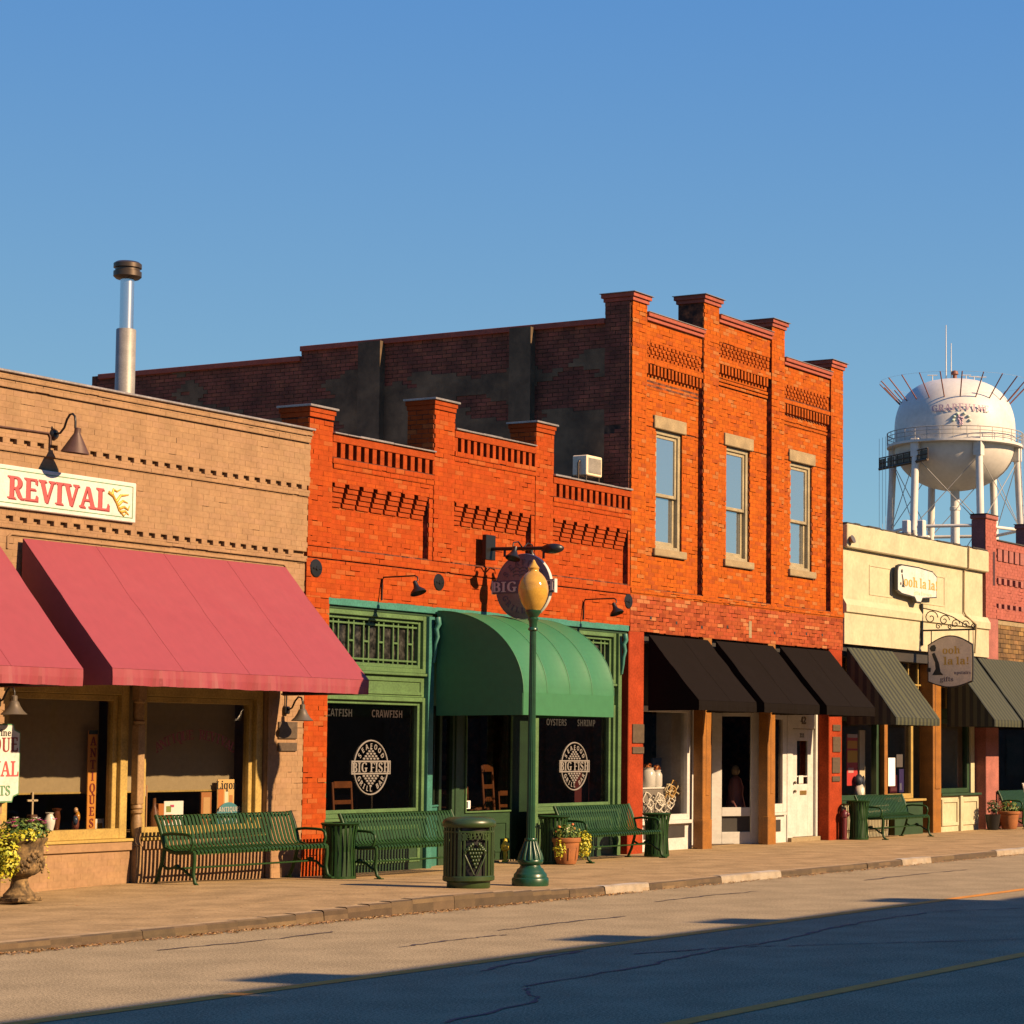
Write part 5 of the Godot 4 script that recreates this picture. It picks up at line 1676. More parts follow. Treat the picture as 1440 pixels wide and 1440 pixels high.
	word("BIG FISH", 0.15, M.sign_pale, b, Vector3(3.958, 4.05, 0.65) - b.position, left, "lettering", true, 0.006, 1.15)
	for q in [["SEAFOOD", 1.0], ["GRILL-BAR", -1.0]]:
		var txt: String = q[0]
		for i in txt.length():
			var a: float = (i - (txt.length() - 1) * 0.5) * (0.34 if q[1] > 0 else 0.27)
			var d := Vector3(0, cos(a) * q[1], sin(a)) * 0.355
			word(txt[i], 0.085, M.sign_slate, b, Vector3(3.966, c.y, c.z) + d - b.position, left * Basis(Vector3.BACK, -a * q[1]), "letter", true, 0.006)
	for i in 9:        # engraved fish scales
		s = Shape.new()
		var ring := []
		for j in 7:
			var a := PI * j / 6.0
			ring.append(Vector3(3.967, 4.2 + 0.035 * sin(a) + 0.05 * (i / 3), 0.65 + (i % 3 - 1) * 0.12 + 0.06 * cos(a)))
		s.tube(ring, 0.006, -1.0, 4)
		put(s, "engraved_scale", M.sign_slate, b)
	boxpart("wall_plate", Vector3(3.86, 4.46, -0.005), Vector3(4.10, 4.83, 0.07), M.iron, b)
	s = Shape.new()
	s.tube([Vector3(4.0, 4.625, 0.05), Vector3(4.0, 4.60, 1.1)], 0.028, -1.0, 8)
	s.tube([Vector3(4.0, 4.60, 0.3), Vector3(4.0, 4.5, 0.3)], 0.02, -1.0, 6)
	s.tube([Vector3(4.0, 4.60, 0.98), Vector3(4.0, 4.45, 0.98)], 0.02, -1.0, 6)
	put(s, "arm", M.iron, b)
	s = Shape.new()
	s.ball(Vector3(4.0, 4.59, 1.13), Vector3(0.07, 0.075, 0.2), 14, 10)
	put(s, "finial", M.iron, b)
	for side in [-1.0, 1.0]:
		s = Shape.new()
		s.tube([Vector3(4.0, 4.61, 0.62), Vector3(4.0 + side * 0.12, 4.70, 0.62), Vector3(4.0 + side * 0.24, 4.68, 0.62), Vector3(4.0 + side * 0.26, 4.62, 0.62)], 0.012, -1.0, 6)
		put(s, "lamp_arm", M.iron, b)
		s = Shape.new()
		s.at = Transform3D(Basis(Vector3.BACK, side * 0.35), Vector3(4.0 + side * 0.26, 4.44, 0.62))
		s.lathe([Vector2(0.11, 0.0), Vector2(0.115, 0.012), Vector2(0.06, 0.075), Vector2(0.035, 0.13), Vector2(0.03, 0.19), Vector2(0.0, 0.2)], 18)
		put(s, "lamp_shade", M.iron, b)
	# flat sign on the cream wall
	b = thing("wall_sign", "white shaped sign with gold script fixed flat on the cream wall", "sign", Vector3(18.8, 4.75, 0.1))
	s = Shape.new()
	var shape := PackedVector2Array([Vector2(17.86, 4.90), Vector2(18.05, 4.84), Vector2(18.70, 4.80), Vector2(18.80, 4.70), Vector2(19.0, 4.70), Vector2(19.08, 4.80), Vector2(19.80, 4.86), Vector2(19.82, 5.30), Vector2(19.6, 5.40), Vector2(18.9, 5.44), Vector2(18.05, 5.44), Vector2(17.90, 5.40), Vector2(17.86, 5.30)])
	s.prism(shape, 0.10, 0.16)
	put(s, "edge", M.sign_black, b)
	s = Shape.new()
	small = PackedVector2Array()
	for p in shape:
		small.append(Vector2(18.84, 5.09) + (p - Vector2(18.84, 5.09)) * Vector2(0.962, 0.92))
	s.prism(small, 0.15, 0.166)
	put(s, "board", M.sign_white, b)
	word("ooh la la!", 0.19, M.sign_gold, b, Vector3(19.0, 5.10, 0.168) - b.position, Basis.IDENTITY, "lettering", true, 0.006, 1.35)
	word("gifts for you", 0.07, M.sign_cream, b, Vector3(19.1, 4.90, 0.168) - b.position, Basis.IDENTITY, "lettering", true, 0.006, 1.5)
	s = Shape.new()
	lady(s, Vector3(18.10, 4.98, 0.168), 0.36, Basis.IDENTITY)
	put(s, "silhouette", M.sign_black, b)
	for x in [18.7, 19.0, 19.35, 19.6]:
		boxpart("panel_joint", Vector3(x, 4.88, 0.1665), Vector3(x + 0.012, 5.40, 0.1675), M.sign_pale, b, 0.0)
	# projecting sign under a scrolled iron bracket
	b = thing("hanging_sign", "cream barrel shaped sign hanging from a scrolled iron bracket over the pavement", "sign", Vector3(19.3, 2.95, 0.0))
	s = Shape.new()
	var toleft := Transform3D(left, Vector3(19.27, 0, 0))
	s.at = toleft
	var barrel := PackedVector2Array()
	for i in 13:
		var u := i / 12.0
		barrel.append(Vector2(lerpf(0.19, 1.19, u), 3.86 + 0.19 * sin(PI * u)))
	for i in 9:
		var u := i / 8.0
		barrel.append(Vector2(1.19 + 0.012 * sin(PI * u), lerpf(3.84, 3.12, u)))
	for i in 13:
		var u := i / 12.0
		barrel.append(Vector2(lerpf(1.19, 0.19, u), 3.10 - 0.12 * sin(PI * u)))
	s.prism(barrel, -0.06, 0.0)
	put(s, "edge", M.sign_black, b)
	s = Shape.new()
	s.at = toleft
	small = PackedVector2Array()
	for p in barrel:
		small.append(Vector2(0.69, 3.5) + (p - Vector2(0.69, 3.5)) * Vector2(0.955, 0.955))
	s.prism(small, -0.066, 0.006)
	put(s, "board", M.sign_cream, b)
	word("ooh", 0.14, M.sign_gold, b, Vector3(19.262, 3.74, 0.72) - b.position, left, "lettering", true, 0.006, 1.1)
	word("la la!", 0.15, M.sign_gold, b, Vector3(19.262, 3.52, 0.84) - b.position, left, "lettering", true, 0.006, 1.1)
	word("gifts", 0.09, M.sign_grey, b, Vector3(19.262, 3.15, 0.62) - b.position, left, "lettering", true, 0.006, 1.1)
	word("upstairs", 0.06, M.sign_grey, b, Vector3(19.262, 3.28, 0.97) - b.position, left, "lettering", true, 0.006, 1.1)
	s = Shape.new()
	lady(s, Vector3(19.262, 3.24, 0.36), 0.62, left)
	put(s, "silhouette", M.sign_black, b)
	boxpart("wall_bar", Vector3(19.27, 3.85, 0.02), Vector3(19.33, 4.72, 0.07), M.iron, b)
	s = Shape.new()
	s.tube([Vector3(19.3, 4.16, 0.05), Vector3(19.3, 4.16, 1.24)], 0.02, -1.0, 6)
	for z in [0.26, 1.10]:
		s.tube([Vector3(19.3, 4.16, z), Vector3(19.3, 3.88, z)], 0.012, -1.0, 6)
	put(s, "arm", M.iron, b)
	for q in [[0.25, 4.42, 0.16], [0.55, 4.36, 0.12], [0.80, 4.28, 0.10], [1.02, 4.26, 0.09], [0.42, 4.24, 0.07], [0.68, 4.22, 0.06], [1.2, 4.22, 0.06]]:
		s = Shape.new()
		var sc := []
		for i in 22:
			var a := i * 0.42
			var r: float = q[2] * (1.0 - i / 24.0)
			sc.append(Vector3(19.3, q[1] + sin(a) * r, q[0] + cos(a) * r))
		s.tube(sc, 0.011, -1.0, 5)
		put(s, "scroll", M.dark_steel, b)
	s = Shape.new()
	s.tube([Vector3(19.3, 4.62, 0.08), Vector3(19.3, 4.55, 0.4), Vector3(19.3, 4.42, 0.75), Vector3(19.3, 4.24, 1.05), Vector3(19.3, 4.2, 1.22)], 0.012, -1.0, 5)
	put(s, "top_scroll", M.dark_steel, b)
	# neon-like words and etched crest on the restaurant's glass
	for q in [[1.52, 1], [6.62, 2]]:
		b = thing("etched_crest", "pale oval crest etched on the restaurant window beside the brick pier" if q[1] == 1 else "pale oval crest etched on the restaurant window right of the door", "window crest", Vector3(q[0], 1.0, -0.15), 0.0, "oval window crests")
		var cx: float = q[0]
		var cy := 1.42
		var rx := 0.37
		s = Shape.new()
		var ring := []
		for i in 41:
			ring.append(Vector3(cx + rx * cos(TAU * i / 40.0), cy + 0.37 * sin(TAU * i / 40.0), -0.153))
		s.tube(ring, 0.0125, -1.0, 5, false)
		put(s, "oval_ring", M.etched, b)
		frame(b, "banner", cx - 0.43, cx + 0.43, cy - 0.095, cy + 0.095, 0.022, -0.142, -0.158, M.etched)
		word("BIG FISH", 0.135, M.etched, b, Vector3(cx, cy, -0.15) - b.position, Basis.IDENTITY, "lettering", true, 0.006, 0.98)
		for half in [1.0, -1.0]:
			s = Shape.new()
			for r in 5:
				for k in 5 - r:
					var px := cx + (k - (4 - r) * 0.5) * 0.075
					var py: float = cy + half * (0.118 + r * 0.034)
					s.ball(Vector3(px, py, -0.153), Vector3(0.034, 0.019, 0.006), 6, 4)
			put(s, "scale_pattern", M.etched, b)
			var txt: String = "SEAFOOD" if half > 0.0 else "GRILL BAR"
			for i in txt.length():
				var a: float = (i - (txt.length() - 1) * 0.5) * (0.33 if half > 0.0 else 0.26)
				if txt[i] != " ":
					word(txt[i], 0.07, M.etched, b, Vector3(cx + sin(a) * rx * 0.80, cy + half * cos(a) * 0.295, -0.15) - b.position, Basis(Vector3.BACK, -a * half), "letter", false, 0.004)
	for q in [["CATFISH", 0.82, 2.16, M.etched_dim], ["CRAWFISH", 1.86, 2.16, M.crawfish_red], ["OYSTERS", 6.1, 2.10, M.etched_dim], ["SHRIMP", 6.95, 2.10, M.etched_dim]]:
		b = thing("window_lettering", "faint word %s painted high on the restaurant glass" % q[0].to_lower(), "lettering", Vector3(q[1], q[2], -0.15), 0.0, "words on the restaurant glass")
		word(q[0], 0.10, q[3], b, Vector3(0, 0, 0.0), Basis.IDENTITY, "lettering", false, 0.004)

func lady(s: Shape, p: Vector3, h: float, bs: Basis) -> void:      # small flat painted silhouette of a woman with a bag
	s.at = Transform3D(bs, p)
	s.prism(PackedVector2Array([Vector2(-0.10 * h, 0), Vector2(0.30 * h, 0.0), Vector2(0.2 * h, 0.10 * h), Vector2(0.14 * h, 0.4 * h), Vector2(0.02 * h, 0.66 * h), Vector2(-0.02 * h, 0.74 * h), Vector2(-0.12 * h, 0.7 * h), Vector2(-0.06 * h, 0.55 * h), Vector2(0.0, 0.42 * h), Vector2(0.02 * h, 0.2 * h)]), 0.0, 0.004)
	s.prism(PackedVector2Array([Vector2(-0.14 * h, 0.78 * h), Vector2(0.0, 0.79 * h), Vector2(0.04 * h, 0.9 * h), Vector2(-0.02 * h, 1.0 * h), Vector2(-0.14 * h, 0.97 * h), Vector2(-0.2 * h, 0.88 * h)]), 0.0, 0.004)
	s.prism(PackedVector2Array([Vector2(-0.3 * h, 0.12 * h), Vector2(-0.16 * h, 0.1 * h), Vector2(-0.15 * h, 0.24 * h), Vector2(-0.27 * h, 0.25 * h)]), 0.0, 0.004)

# ---------------------------------------------------------------- lamps on the walls
func wall_lamps() -> void:
	# rusty cone on a swan neck, with its conduit
	var l := thing("swan_neck_lamp", "rusty cone shaded swan neck lamp above the white fascia sign", "wall lamp", Vector3(-4.63, 5.0, 0))
	var s := Shape.new()
	s.at = Transform3D(Basis(Vector3(1, 0, 0), Vector3(0, 0, 1), Vector3(0, -1, 0)), Vector3(-4.63, 5.26, 0.02))
	s.lathe([Vector2(0.0, 0.05), Vector2(0.04, 0.05), Vector2(0.06, 0.03), Vector2(0.065, 0.0)], 16)
	put(s, "wall_rose", M.iron, l)
	s = Shape.new()
	s.tube([Vector3(-4.63, 5.26, 0.05), Vector3(-4.63, 5.27, 0.13), Vector3(-4.63, 5.33, 0.19), Vector3(-4.63, 5.42, 0.225), Vector3(-4.63, 5.475, 0.27), Vector3(-4.63, 5.48, 0.31), Vector3(-4.63, 5.45, 0.345), Vector3(-4.63, 5.39, 0.355), Vector3(-4.63, 5.31, 0.355)], 0.013, -1.0, 8)
	put(s, "swan_neck", M.iron, l)
	s = Shape.new()
	s.at = Transform3D(Basis(Vector3.RIGHT, 0.12), Vector3(-4.63, 5.03, 0.36))
	s.lathe([Vector2(0.150, -0.008), Vector2(0.158, 0.0), Vector2(0.040, 0.215), Vector2(0.036, 0.225), Vector2(0.036, 0.285), Vector2(0.0, 0.29)], 24)
	put(s, "shade", M.rust_metal, l)
	s = Shape.new()
	s.tube([Vector3(-5.9, 5.24, 0.04), Vector3(-4.72, 5.26, 0.04), Vector3(-4.69, 5.22, 0.04), Vector3(-4.69, 5.10, 0.04)], 0.012, -1.0, 6)
	put(s, "conduit", M.rust_metal, l)
	# bell lamps on the piers
	for q in [[-0.47, "bell shaped lamp on the tan pier beside the orange brick"], [-5.36, "bell shaped lamp above the white pier sign at the left edge"]]:
		var x: float = q[0]
		var y := 2.17
		l = thing("bell_lamp", q[1], "wall lamp", Vector3(x, 2.0, 0), 0.0, "bell lamps on the tan piers")
		s = Shape.new()
		s.cbox(Vector3(x - 0.045, y - 0.05, -0.01), Vector3(x + 0.045, y + 0.05, 0.05), 0.012)
		put(s, "wall_box", M.iron, l)
		s = Shape.new()
		s.tube([Vector3(x, y, 0.04), Vector3(x, y + 0.03, 0.11), Vector3(x, y + 0.12, 0.16), Vector3(x, y + 0.17, 0.21), Vector3(x, y + 0.16, 0.26), Vector3(x, y + 0.11, 0.28), Vector3(x, y + 0.05, 0.28)], 0.012, -1.0, 8)
		put(s, "swan_neck", M.iron, l)
		s = Shape.new()
		s.tube([Vector3(x, y + 0.04, 0.015), Vector3(x, y + 0.3, 0.015)], 0.01, -1.0, 6)
		put(s, "conduit", M.iron, l)
		s = Shape.new()
		s.at = Transform3D(Basis.IDENTITY, Vector3(x, y - 0.135, 0.28))
		s.lathe([Vector2(0.135, -0.006), Vector2(0.142, 0.0), Vector2(0.10, 0.04), Vector2(0.066, 0.095), Vector2(0.05, 0.135), Vector2(0.034, 0.15), Vector2(0.034, 0.2), Vector2(0.024, 0.21), Vector2(0.0, 0.215)], 24)
		put(s, "shade", M.bell_metal, l)
	# black gooseneck lights over the restaurant's transoms
	for q in [[1.50, "black gooseneck light over the restaurant's left transom window"], [6.60, "black gooseneck light over the restaurant's right transom window"]]:
		var x: float = q[0]
		l = thing("gooseneck_light", q[1], "wall lamp", Vector3(x, 3.75, 0), 0.0, "gooseneck lights on the restaurant")
		s = Shape.new()
		s.tube([Vector3(x, 3.72, 0.006), Vector3(x, 4.0, 0.01), Vector3(x, 4.035, 0.03), Vector3(x, 4.04, 0.56), Vector3(x, 4.02, 0.60), Vector3(x, 3.97, 0.61)], 0.011, -1.0, 6)
		put(s, "arm", M.iron, l)
		s = Shape.new()
		s.at = Transform3D(Basis(Vector3.RIGHT, -0.38), Vector3(x, 3.80, 0.62))
		s.lathe([Vector2(0.108, -0.006), Vector2(0.115, 0.0), Vector2(0.10, 0.03), Vector2(0.045, 0.08), Vector2(0.032, 0.12), Vector2(0.03, 0.175), Vector2(0.0, 0.19)], 20)
		put(s, "shade", M.iron, l)

# ---------------------------------------------------------------- things on the roofs
func roof_things() -> void:
	var x := -1.06
	var z := -2.3
	var t := thing("chimney_flue", "tall steel chimney flue with dark cap on the tan shop's roof", "chimney", Vector3(x, 5.3, z))
	var s := Shape.new()
	s.lathe([Vector2(0.128, 0), Vector2(0.128, 1.94), Vector2(0.12, 1.95), Vector2(0.085, 1.95)], 28)
	put(s, "lower_pipe", M.flue_paint, t, false)
	s = Shape.new()
	s.lathe([Vector2(0.09, 1.9), Vector2(0.09, 2.64)], 28)
	put(s, "upper_pipe", M.steel, t, false)
	s = Shape.new()
	s.lathe([Vector2(0.088, 2.62), Vector2(0.15, 2.63), Vector2(0.182, 2.66), Vector2(0.182, 2.725), Vector2(0.16, 2.735), Vector2(0.16, 2.765), Vector2(0.182, 2.775), Vector2(0.182, 2.83), Vector2(0.15, 2.855), Vector2(0.0, 2.86)], 28)
	put(s, "cap", M.dark_steel, t, false)
	t = thing("roof_floodlight_box", "beige metal box on legs on the restaurant roof by the tall side wall", "roof unit", Vector3(7.62, 5.2, -0.62))
	s = Shape.new()
	s.cbox(Vector3(-0.24, 0.92, -0.12), Vector3(0.22, 1.25, 0.16), 0.015)
	put(s, "housing", M.sign_cream, t, false)
	s = Shape.new()
	s.cbox(Vector3(-0.20, 0.96, 0.15), Vector3(0.18, 1.21, 0.166), 0.004)
	put(s, "front_grille", M.flue_paint, t, false)
	for q in [[-0.2, -0.1], [0.18, -0.1], [-0.2, 0.12], [0.18, 0.12]]:
		s = Shape.new()
		s.tube([Vector3(q[0], 0, q[1]), Vector3(q[0], 0.93, q[1])], 0.015, -1.0, 6)
		put(s, "leg", M.dark_steel, t, false)
	s = Shape.new()
	s.tube([Vector3(-0.26, 0.2, 0.0), Vector3(-0.28, 1.12, 0.02), Vector3(-0.24, 1.16, 0.02)], 0.02, -1.0, 6)
	put(s, "conduit", M.dark_steel, t, false)
	# a cluster of panel aerials beyond the cream shop's roof
	t = thing("aerial_mast", "cluster of small panel aerials standing behind the cream parapet", "aerial", Vector3(25.4, 5.4, -3.0))
	for q in [[-0.30, 1.70, 0.13], [0.56, 1.78, 0.13]]:
		s = Shape.new()
		s.cbox(Vector3(q[0] - q[2] * 0.7, 0.6, -0.08), Vector3(q[0] + q[2] * 0.7, q[1], 0.08), 0.02)
		put(s, "panel", M.tower_paint, t, false)
	for i in 8:
		s = Shape.new()
		var px := -0.7 + 0.19 * i
		s.cbox(Vector3(px - 0.08, 0.9 + 0.2 * randf_from(i), -0.1), Vector3(px + 0.08, 1.15 + 0.3 * randf_from(i + 3), 0.1), 0.02)
		put(s, "radio_unit", M.tower_rail if i % 2 == 0 else M.dark_steel, t, false)
	s = Shape.new()
	s.tube([Vector3(0.1, 0, 0), Vector3(0.1, 1.5, 0)], 0.05, -1.0, 8)
	s.tube([Vector3(-0.8, 1.0, 0), Vector3(0.8, 1.0, 0)], 0.03, -1.0, 6)
	put(s, "mast", M.tower_rail, t, false)
	t = thing("wall_floodlight", "small round floodlight at the corner of the cream wall", "floodlight", Vector3(15.83, 5.66, 0.02))
	s = Shape.new()
	s.at = Transform3D(Basis(Vector3.RIGHT, 1.2), Vector3(0.02, 0.08, 0.1))
	s.lathe([Vector2(0.0, -0.06), Vector2(0.05, -0.06), Vector2(0.085, 0.06), Vector2(0.0, 0.06)], 14)
	put(s, "lamp_head", M.bell_metal, t, false)
	s = Shape.new()
	s.tube([Vector3(0.02, 0.08, 0.09), Vector3(0.02, 0.0, 0.07)], 0.015, -1.0, 6)
	put(s, "bracket", M.bell_metal, t, false)
	t = thing("standpipe", "dark red standpipe in front of the red pier", "standpipe", Vector3(15.55, 0.0, 0.14))
	s = Shape.new()
	s.lathe([Vector2(0.06, 0.0), Vector2(0.06, 0.02), Vector2(0.045, 0.03), Vector2(0.045, 0.42), Vector2(0.07, 0.43), Vector2(0.075, 0.47), Vector2(0.06, 0.52), Vector2(0.03, 0.56), Vector2(0.0, 0.57)], 16)
	put(s, "pipe", M.pipe_red, t, false)
	s = Shape.new()
	s.ball(Vector3(0.0, 0.48, 0.06), Vector3(0.04, 0.04, 0.05))
	put(s, "outlet_cap", M.pipe_red, t, false)

# ---------------------------------------------------------------- street furniture
func benches() -> void:
	# one bench, drawn about its own middle, front towards +z; a ribbed steel strap seat on cast ends
	var spec := [[Vector3(-1.93, 0.045, 0.63), 0.0, "green strap bench in front of the antique shop window", 2.42], [Vector3(1.12, 0.0, 0.92), 0.0, "green strap bench under the restaurant's left window", 2.42], [Vector3(6.15, 0.0, 0.80), 0.0, "green strap bench under the restaurant's right window beside the terracotta pot", 2.1], [Vector3(17.0, 0.0, 0.48), 0.0, "green strap bench in front of the cream shop", 2.1], [Vector3(24.35, 0.0, 0.35), 0.0, "green strap bench at the right edge before the red shop window", 2.0]]
	var path := []          # z, y of the strap's middle line, from the back's top roll down over the seat to the front roll
	for p in [[-0.335, 0.765], [-0.345, 0.80], [-0.325, 0.825], [-0.295, 0.82], [-0.275, 0.79], [-0.235, 0.68], [-0.195, 0.56], [-0.165, 0.475], [-0.12, 0.43], [-0.05, 0.41], [0.06, 0.405], [0.16, 0.415], [0.235, 0.43], [0.28, 0.425], [0.305, 0.40], [0.30, 0.37]]:
		path.append(Vector2(p[0], p[1]))
	var poly := PackedVector2Array()
	var back := PackedVector2Array()
	for i in path.size():
		var d: Vector2 = (path[mini(i + 1, path.size() - 1)] - path[maxi(i - 1, 0)]).normalized()
		var nn := Vector2(-d.y, d.x) * 0.0045
		poly.append(path[i] + nn)
		back.append(path[i] - nn)
	back.reverse()
	poly.append_array(back)
	var s := Shape.new()
	s.at = Transform3D(Basis(Vector3.BACK, Vector3.UP, Vector3.LEFT), Vector3(0.021, 0, 0))
	s.prism(poly, 0.0, 0.042)
	var strap := s.mesh()
	strap.surface_set_material(0, M.bench_green)
	for q in spec:
		var L: float = q[3]
		var b := thing("bench", q[2], "bench", q[0], q[1], "green strap benches")
		var n := int(L / 0.066)
		for i in n:
			copy_mesh(strap, "slat", b, Transform3D(Basis.IDENTITY, Vector3(-L / 2 + 0.05 + (L - 0.1) * i / (n - 1.0), 0, 0)))
		for e in [-1.0, 1.0]:
			var x: float = e * (L / 2 - 0.0)
			s = Shape.new()      # cast end: back upright, seat rail, front leg with foot, rear leg, scroll
			s.tube([Vector3(x, 0.83, -0.32), Vector3(x, 0.70, -0.255), Vector3(x, 0.55, -0.20), Vector3(x, 0.44, -0.17), Vector3(x, 0.30, -0.2), Vector3(x, 0.12, -0.255), Vector3(x, 0.01, -0.31)], 0.026, 0.022, 8)
			s.tube([Vector3(x, 0.44, -0.17), Vector3(x, 0.39, 0.0), Vector3(x, 0.395, 0.15), Vector3(x, 0.40, 0.28)], 0.024, -1.0, 8)
			s.tube([Vector3(x, 0.40, 0.28), Vector3(x, 0.30, 0.285), Vector3(x, 0.15, 0.27), Vector3(x, 0.04, 0.30), Vector3(x, 0.008, 0.345)], 0.026, 0.02, 8)
			s.tube([Vector3(x, 0.25, -0.215), Vector3(x, 0.20, -0.12), Vector3(x, 0.22, 0.0), Vector3(x, 0.20, 0.12), Vector3(x, 0.14, 0.20), Vector3(x, 0.11, 0.27)], 0.017, -1.0, 6)
			s.ball(Vector3(x, 0.225, 0.02), Vector3(0.025, 0.035, 0.05), 8, 6)
			s.cbox(Vector3(x - 0.03, -0.01, 0.27), Vector3(x + 0.03, 0.012, 0.39), 0.004)
			s.cbox(Vector3(x - 0.03, -0.01, -0.36), Vector3(x + 0.03, 0.012, -0.27), 0.004)
			put(s, "cast_end", M.bench_green, b, false)
			s = Shape.new()
			s.tube([Vector3(x, 0.60, -0.22), Vector3(x, 0.615, -0.08), Vector3(x, 0.61, 0.10), Vector3(x, 0.60, 0.20), Vector3(x, 0.565, 0.25), Vector3(x, 0.50, 0.26), Vector3(x, 0.42, 0.23)], 0.018, -1.0, 8)
			put(s, "armrest", M.bench_green, b, false)
		s = Shape.new()
		s.tube([Vector3(-L / 2, 0.205, 0.02), Vector3(L / 2, 0.205, 0.02)], 0.013, -1.0, 6)
		put(s, "stretcher", M.bench_green, b, false)
		s = Shape.new()
		for p in [[0.40, 0.28], [0.398, -0.1], [0.80, -0.30]]:
			s.tube([Vector3(-L / 2, p[0] - 0.012, p[1]), Vector3(L / 2, p[0] - 0.012, p[1])], 0.012, -1.0, 6)
		put(s, "seat_rail", M.bench_green, b, false)

func litter_bins() -> void:
	# the round bin with cut-out lettering and grape emblem
	var face := atan2(-23.3, 16.6) + 0.28         # emblem turned towards the road
	var b := thing("litter_bin", "large round green litter bin with grape emblem standing by the kerb", "litter bin", Vector3(-1.47, pavement_y(-1.47, 3.6), 3.62), face)
	var R := 0.292
	var s := Shape.new()
	s.lathe([Vector2(0.25, 0.0), Vector2(0.255, 0.008), Vector2(0.255, 0.075), Vector2(0.29, 0.085), Vector2(0.305, 0.095), Vector2(0.305, 0.14), Vector2(0.295, 0.15), Vector2(0.27, 0.15)], 40)
	put(s, "base_ring", M.bin_green, b, false)
	s = Shape.new()
	s.lathe([Vector2(0.28, 0.72), Vector2(0.30, 0.72), Vector2(0.315, 0.735), Vector2(0.318, 0.775), Vector2(0.30, 0.81), Vector2(0.25, 0.838), Vector2(0.20, 0.842), Vector2(0.185, 0.83), Vector2(0.18, 0.79)], 40)
	put(s, "lid", M.bin_green, b, false)
	s = Shape.new()
	s.lathe([Vector2(0.255, 0.12), Vector2(0.255, 0.8)], 32)
	put(s, "liner", M.iron, b, false)
	s = Shape.new()
	s.lathe([Vector2(R, 0.655), Vector2(R + 0.006, 0.66), Vector2(R + 0.006, 0.675), Vector2(R, 0.68)], 40)
	put(s, "hoop", M.bin_green, b, false)
	s = Shape.new()
	s.cbox(Vector3(-0.013, 0.0, -0.006), Vector3(0.013, 0.58, 0.006), 0.003)
	var slat := s.mesh()
	slat.surface_set_material(0, M.bin_green)
	var n := 36
	for i in n:
		var a := TAU * i / n
		if absf(wrapf(a, -PI, PI)) < 0.62:
			continue        # the emblem panel fills the front
		copy_mesh(slat, "slat", b, Transform3D(Basis(Vector3.UP, a), Vector3(sin(a) * R, 0.145, cos(a) * R)))
	# emblem: letters, leaf and grapes in cast strips across the front
	s = Shape.new()
	for a in [-0.62, -0.46, 0.46, 0.62]:
		s.at = Transform3D(Basis(Vector3.UP, a), Vector3(sin(a) * R, 0.145, cos(a) * R))
		s.cbox(Vector3(-0.012, 0, -0.006), Vector3(0.012, 0.515, 0.006), 0.003)
	s.at = Transform3D.IDENTITY
	put(s, "emblem_post", M.bin_green, b, false)
	for i in 9:
		var a := (i - 4) * 0.152
		word("GRAPEVINE"[i], 0.075, M.bin_green, b, Vector3(sin(a) * R, 0.595 + 0.025 * cos(a * 2.2), cos(a) * R), Basis(Vector3.UP, a), "letter", true, 0.014)
	s = Shape.new()
	for r in 6:
		for k in 6 - r:
			var a := (k - (5 - r) * 0.5) * 0.115
			s.ball(Vector3(sin(a) * R, 0.46 - r * 0.042, cos(a) * R), Vector3(0.019, 0.021, 0.014), 8, 6)
	put(s, "grape_bunch", M.bin_green, b, false)
	for e in [-1.0, 1.0]:
		s = Shape.new()
		var v := []
		for i in 10:
			var a: float = e * (0.44 - 0.042 * i)
			v.append(Vector3(sin(a) * R, 0.40 - 0.026 * i, cos(a) * R))
		s.tube(v, 0.012, 0.008, 6)
		for i in 5:
			var a: float = e * (0.14 + 0.07 * i)
			s.ball(Vector3(sin(a) * R, 0.52 - 0.02 * i, cos(a) * R), Vector3(0.022, 0.028, 0.008), 6, 4)
		s.tube([Vector3(sin(e * 0.42) * R, 0.44, cos(e * 0.42) * R), Vector3(sin(e * 0.44) * R, 0.40, cos(e * 0.44) * R)], 0.009, -1.0, 5)
		s.tube([Vector3(sin(e * 0.14) * R, 0.52, cos(e * 0.14) * R), Vector3(sin(e * 0.30) * R, 0.48, cos(e * 0.30) * R), Vector3(sin(e * 0.44) * R, 0.40, cos(e * 0.44) * R)], 0.007, -1.0, 5)
		put(s, "vine_leaf", M.bin_green, b, false)
	# slender slatted bins beside the benches
	for q in [[Vector3(-0.22, 0.0, 0.72), 0.215, 0.70, "slender slatted green bin between the two nearest benches"], [Vector3(4.73, 0.0, 0.72), 0.20, 0.68, "slender slatted green bin behind the lamp post and terracotta pot"], [Vector3(7.55, 0.0, 0.80), 0.20, 0.66, "slender slatted green bin at the end of the bench by the red pier"], [Vector3(15.80, 0.0, 0.32), 0.19, 0.72, "slender slatted green bin beside the standpipe"]]:
		var r: float = q[1]
		var h: float = q[2]
		b = thing("slatted_bin", q[3], "litter bin", q[0], 0.0, "slender slatted bins beside the benches")
		s = Shape.new()
		s.lathe([Vector2(r - 0.05, 0.02), Vector2(r - 0.05, h - 0.02)], 20)
		put(s, "liner", M.dark_green_wood, b, false)
		s = Shape.new()
		s.lathe([Vector2(r - 0.05, 0.0), Vector2(r, 0.0), Vector2(r, 0.035), Vector2(r - 0.05, 0.035)], 24)
		put(s, "base_ring", M.bench_green, b, false)
		s = Shape.new()
		s.lathe([Vector2(r - 0.03, h - 0.03), Vector2(r + 0.02, h - 0.01), Vector2(r + 0.035, h + 0.01), Vector2(r + 0.02, h + 0.022), Vector2(r - 0.03, h)], 24)
		put(s, "rim", M.bench_green, b, false)
		s = Shape.new()
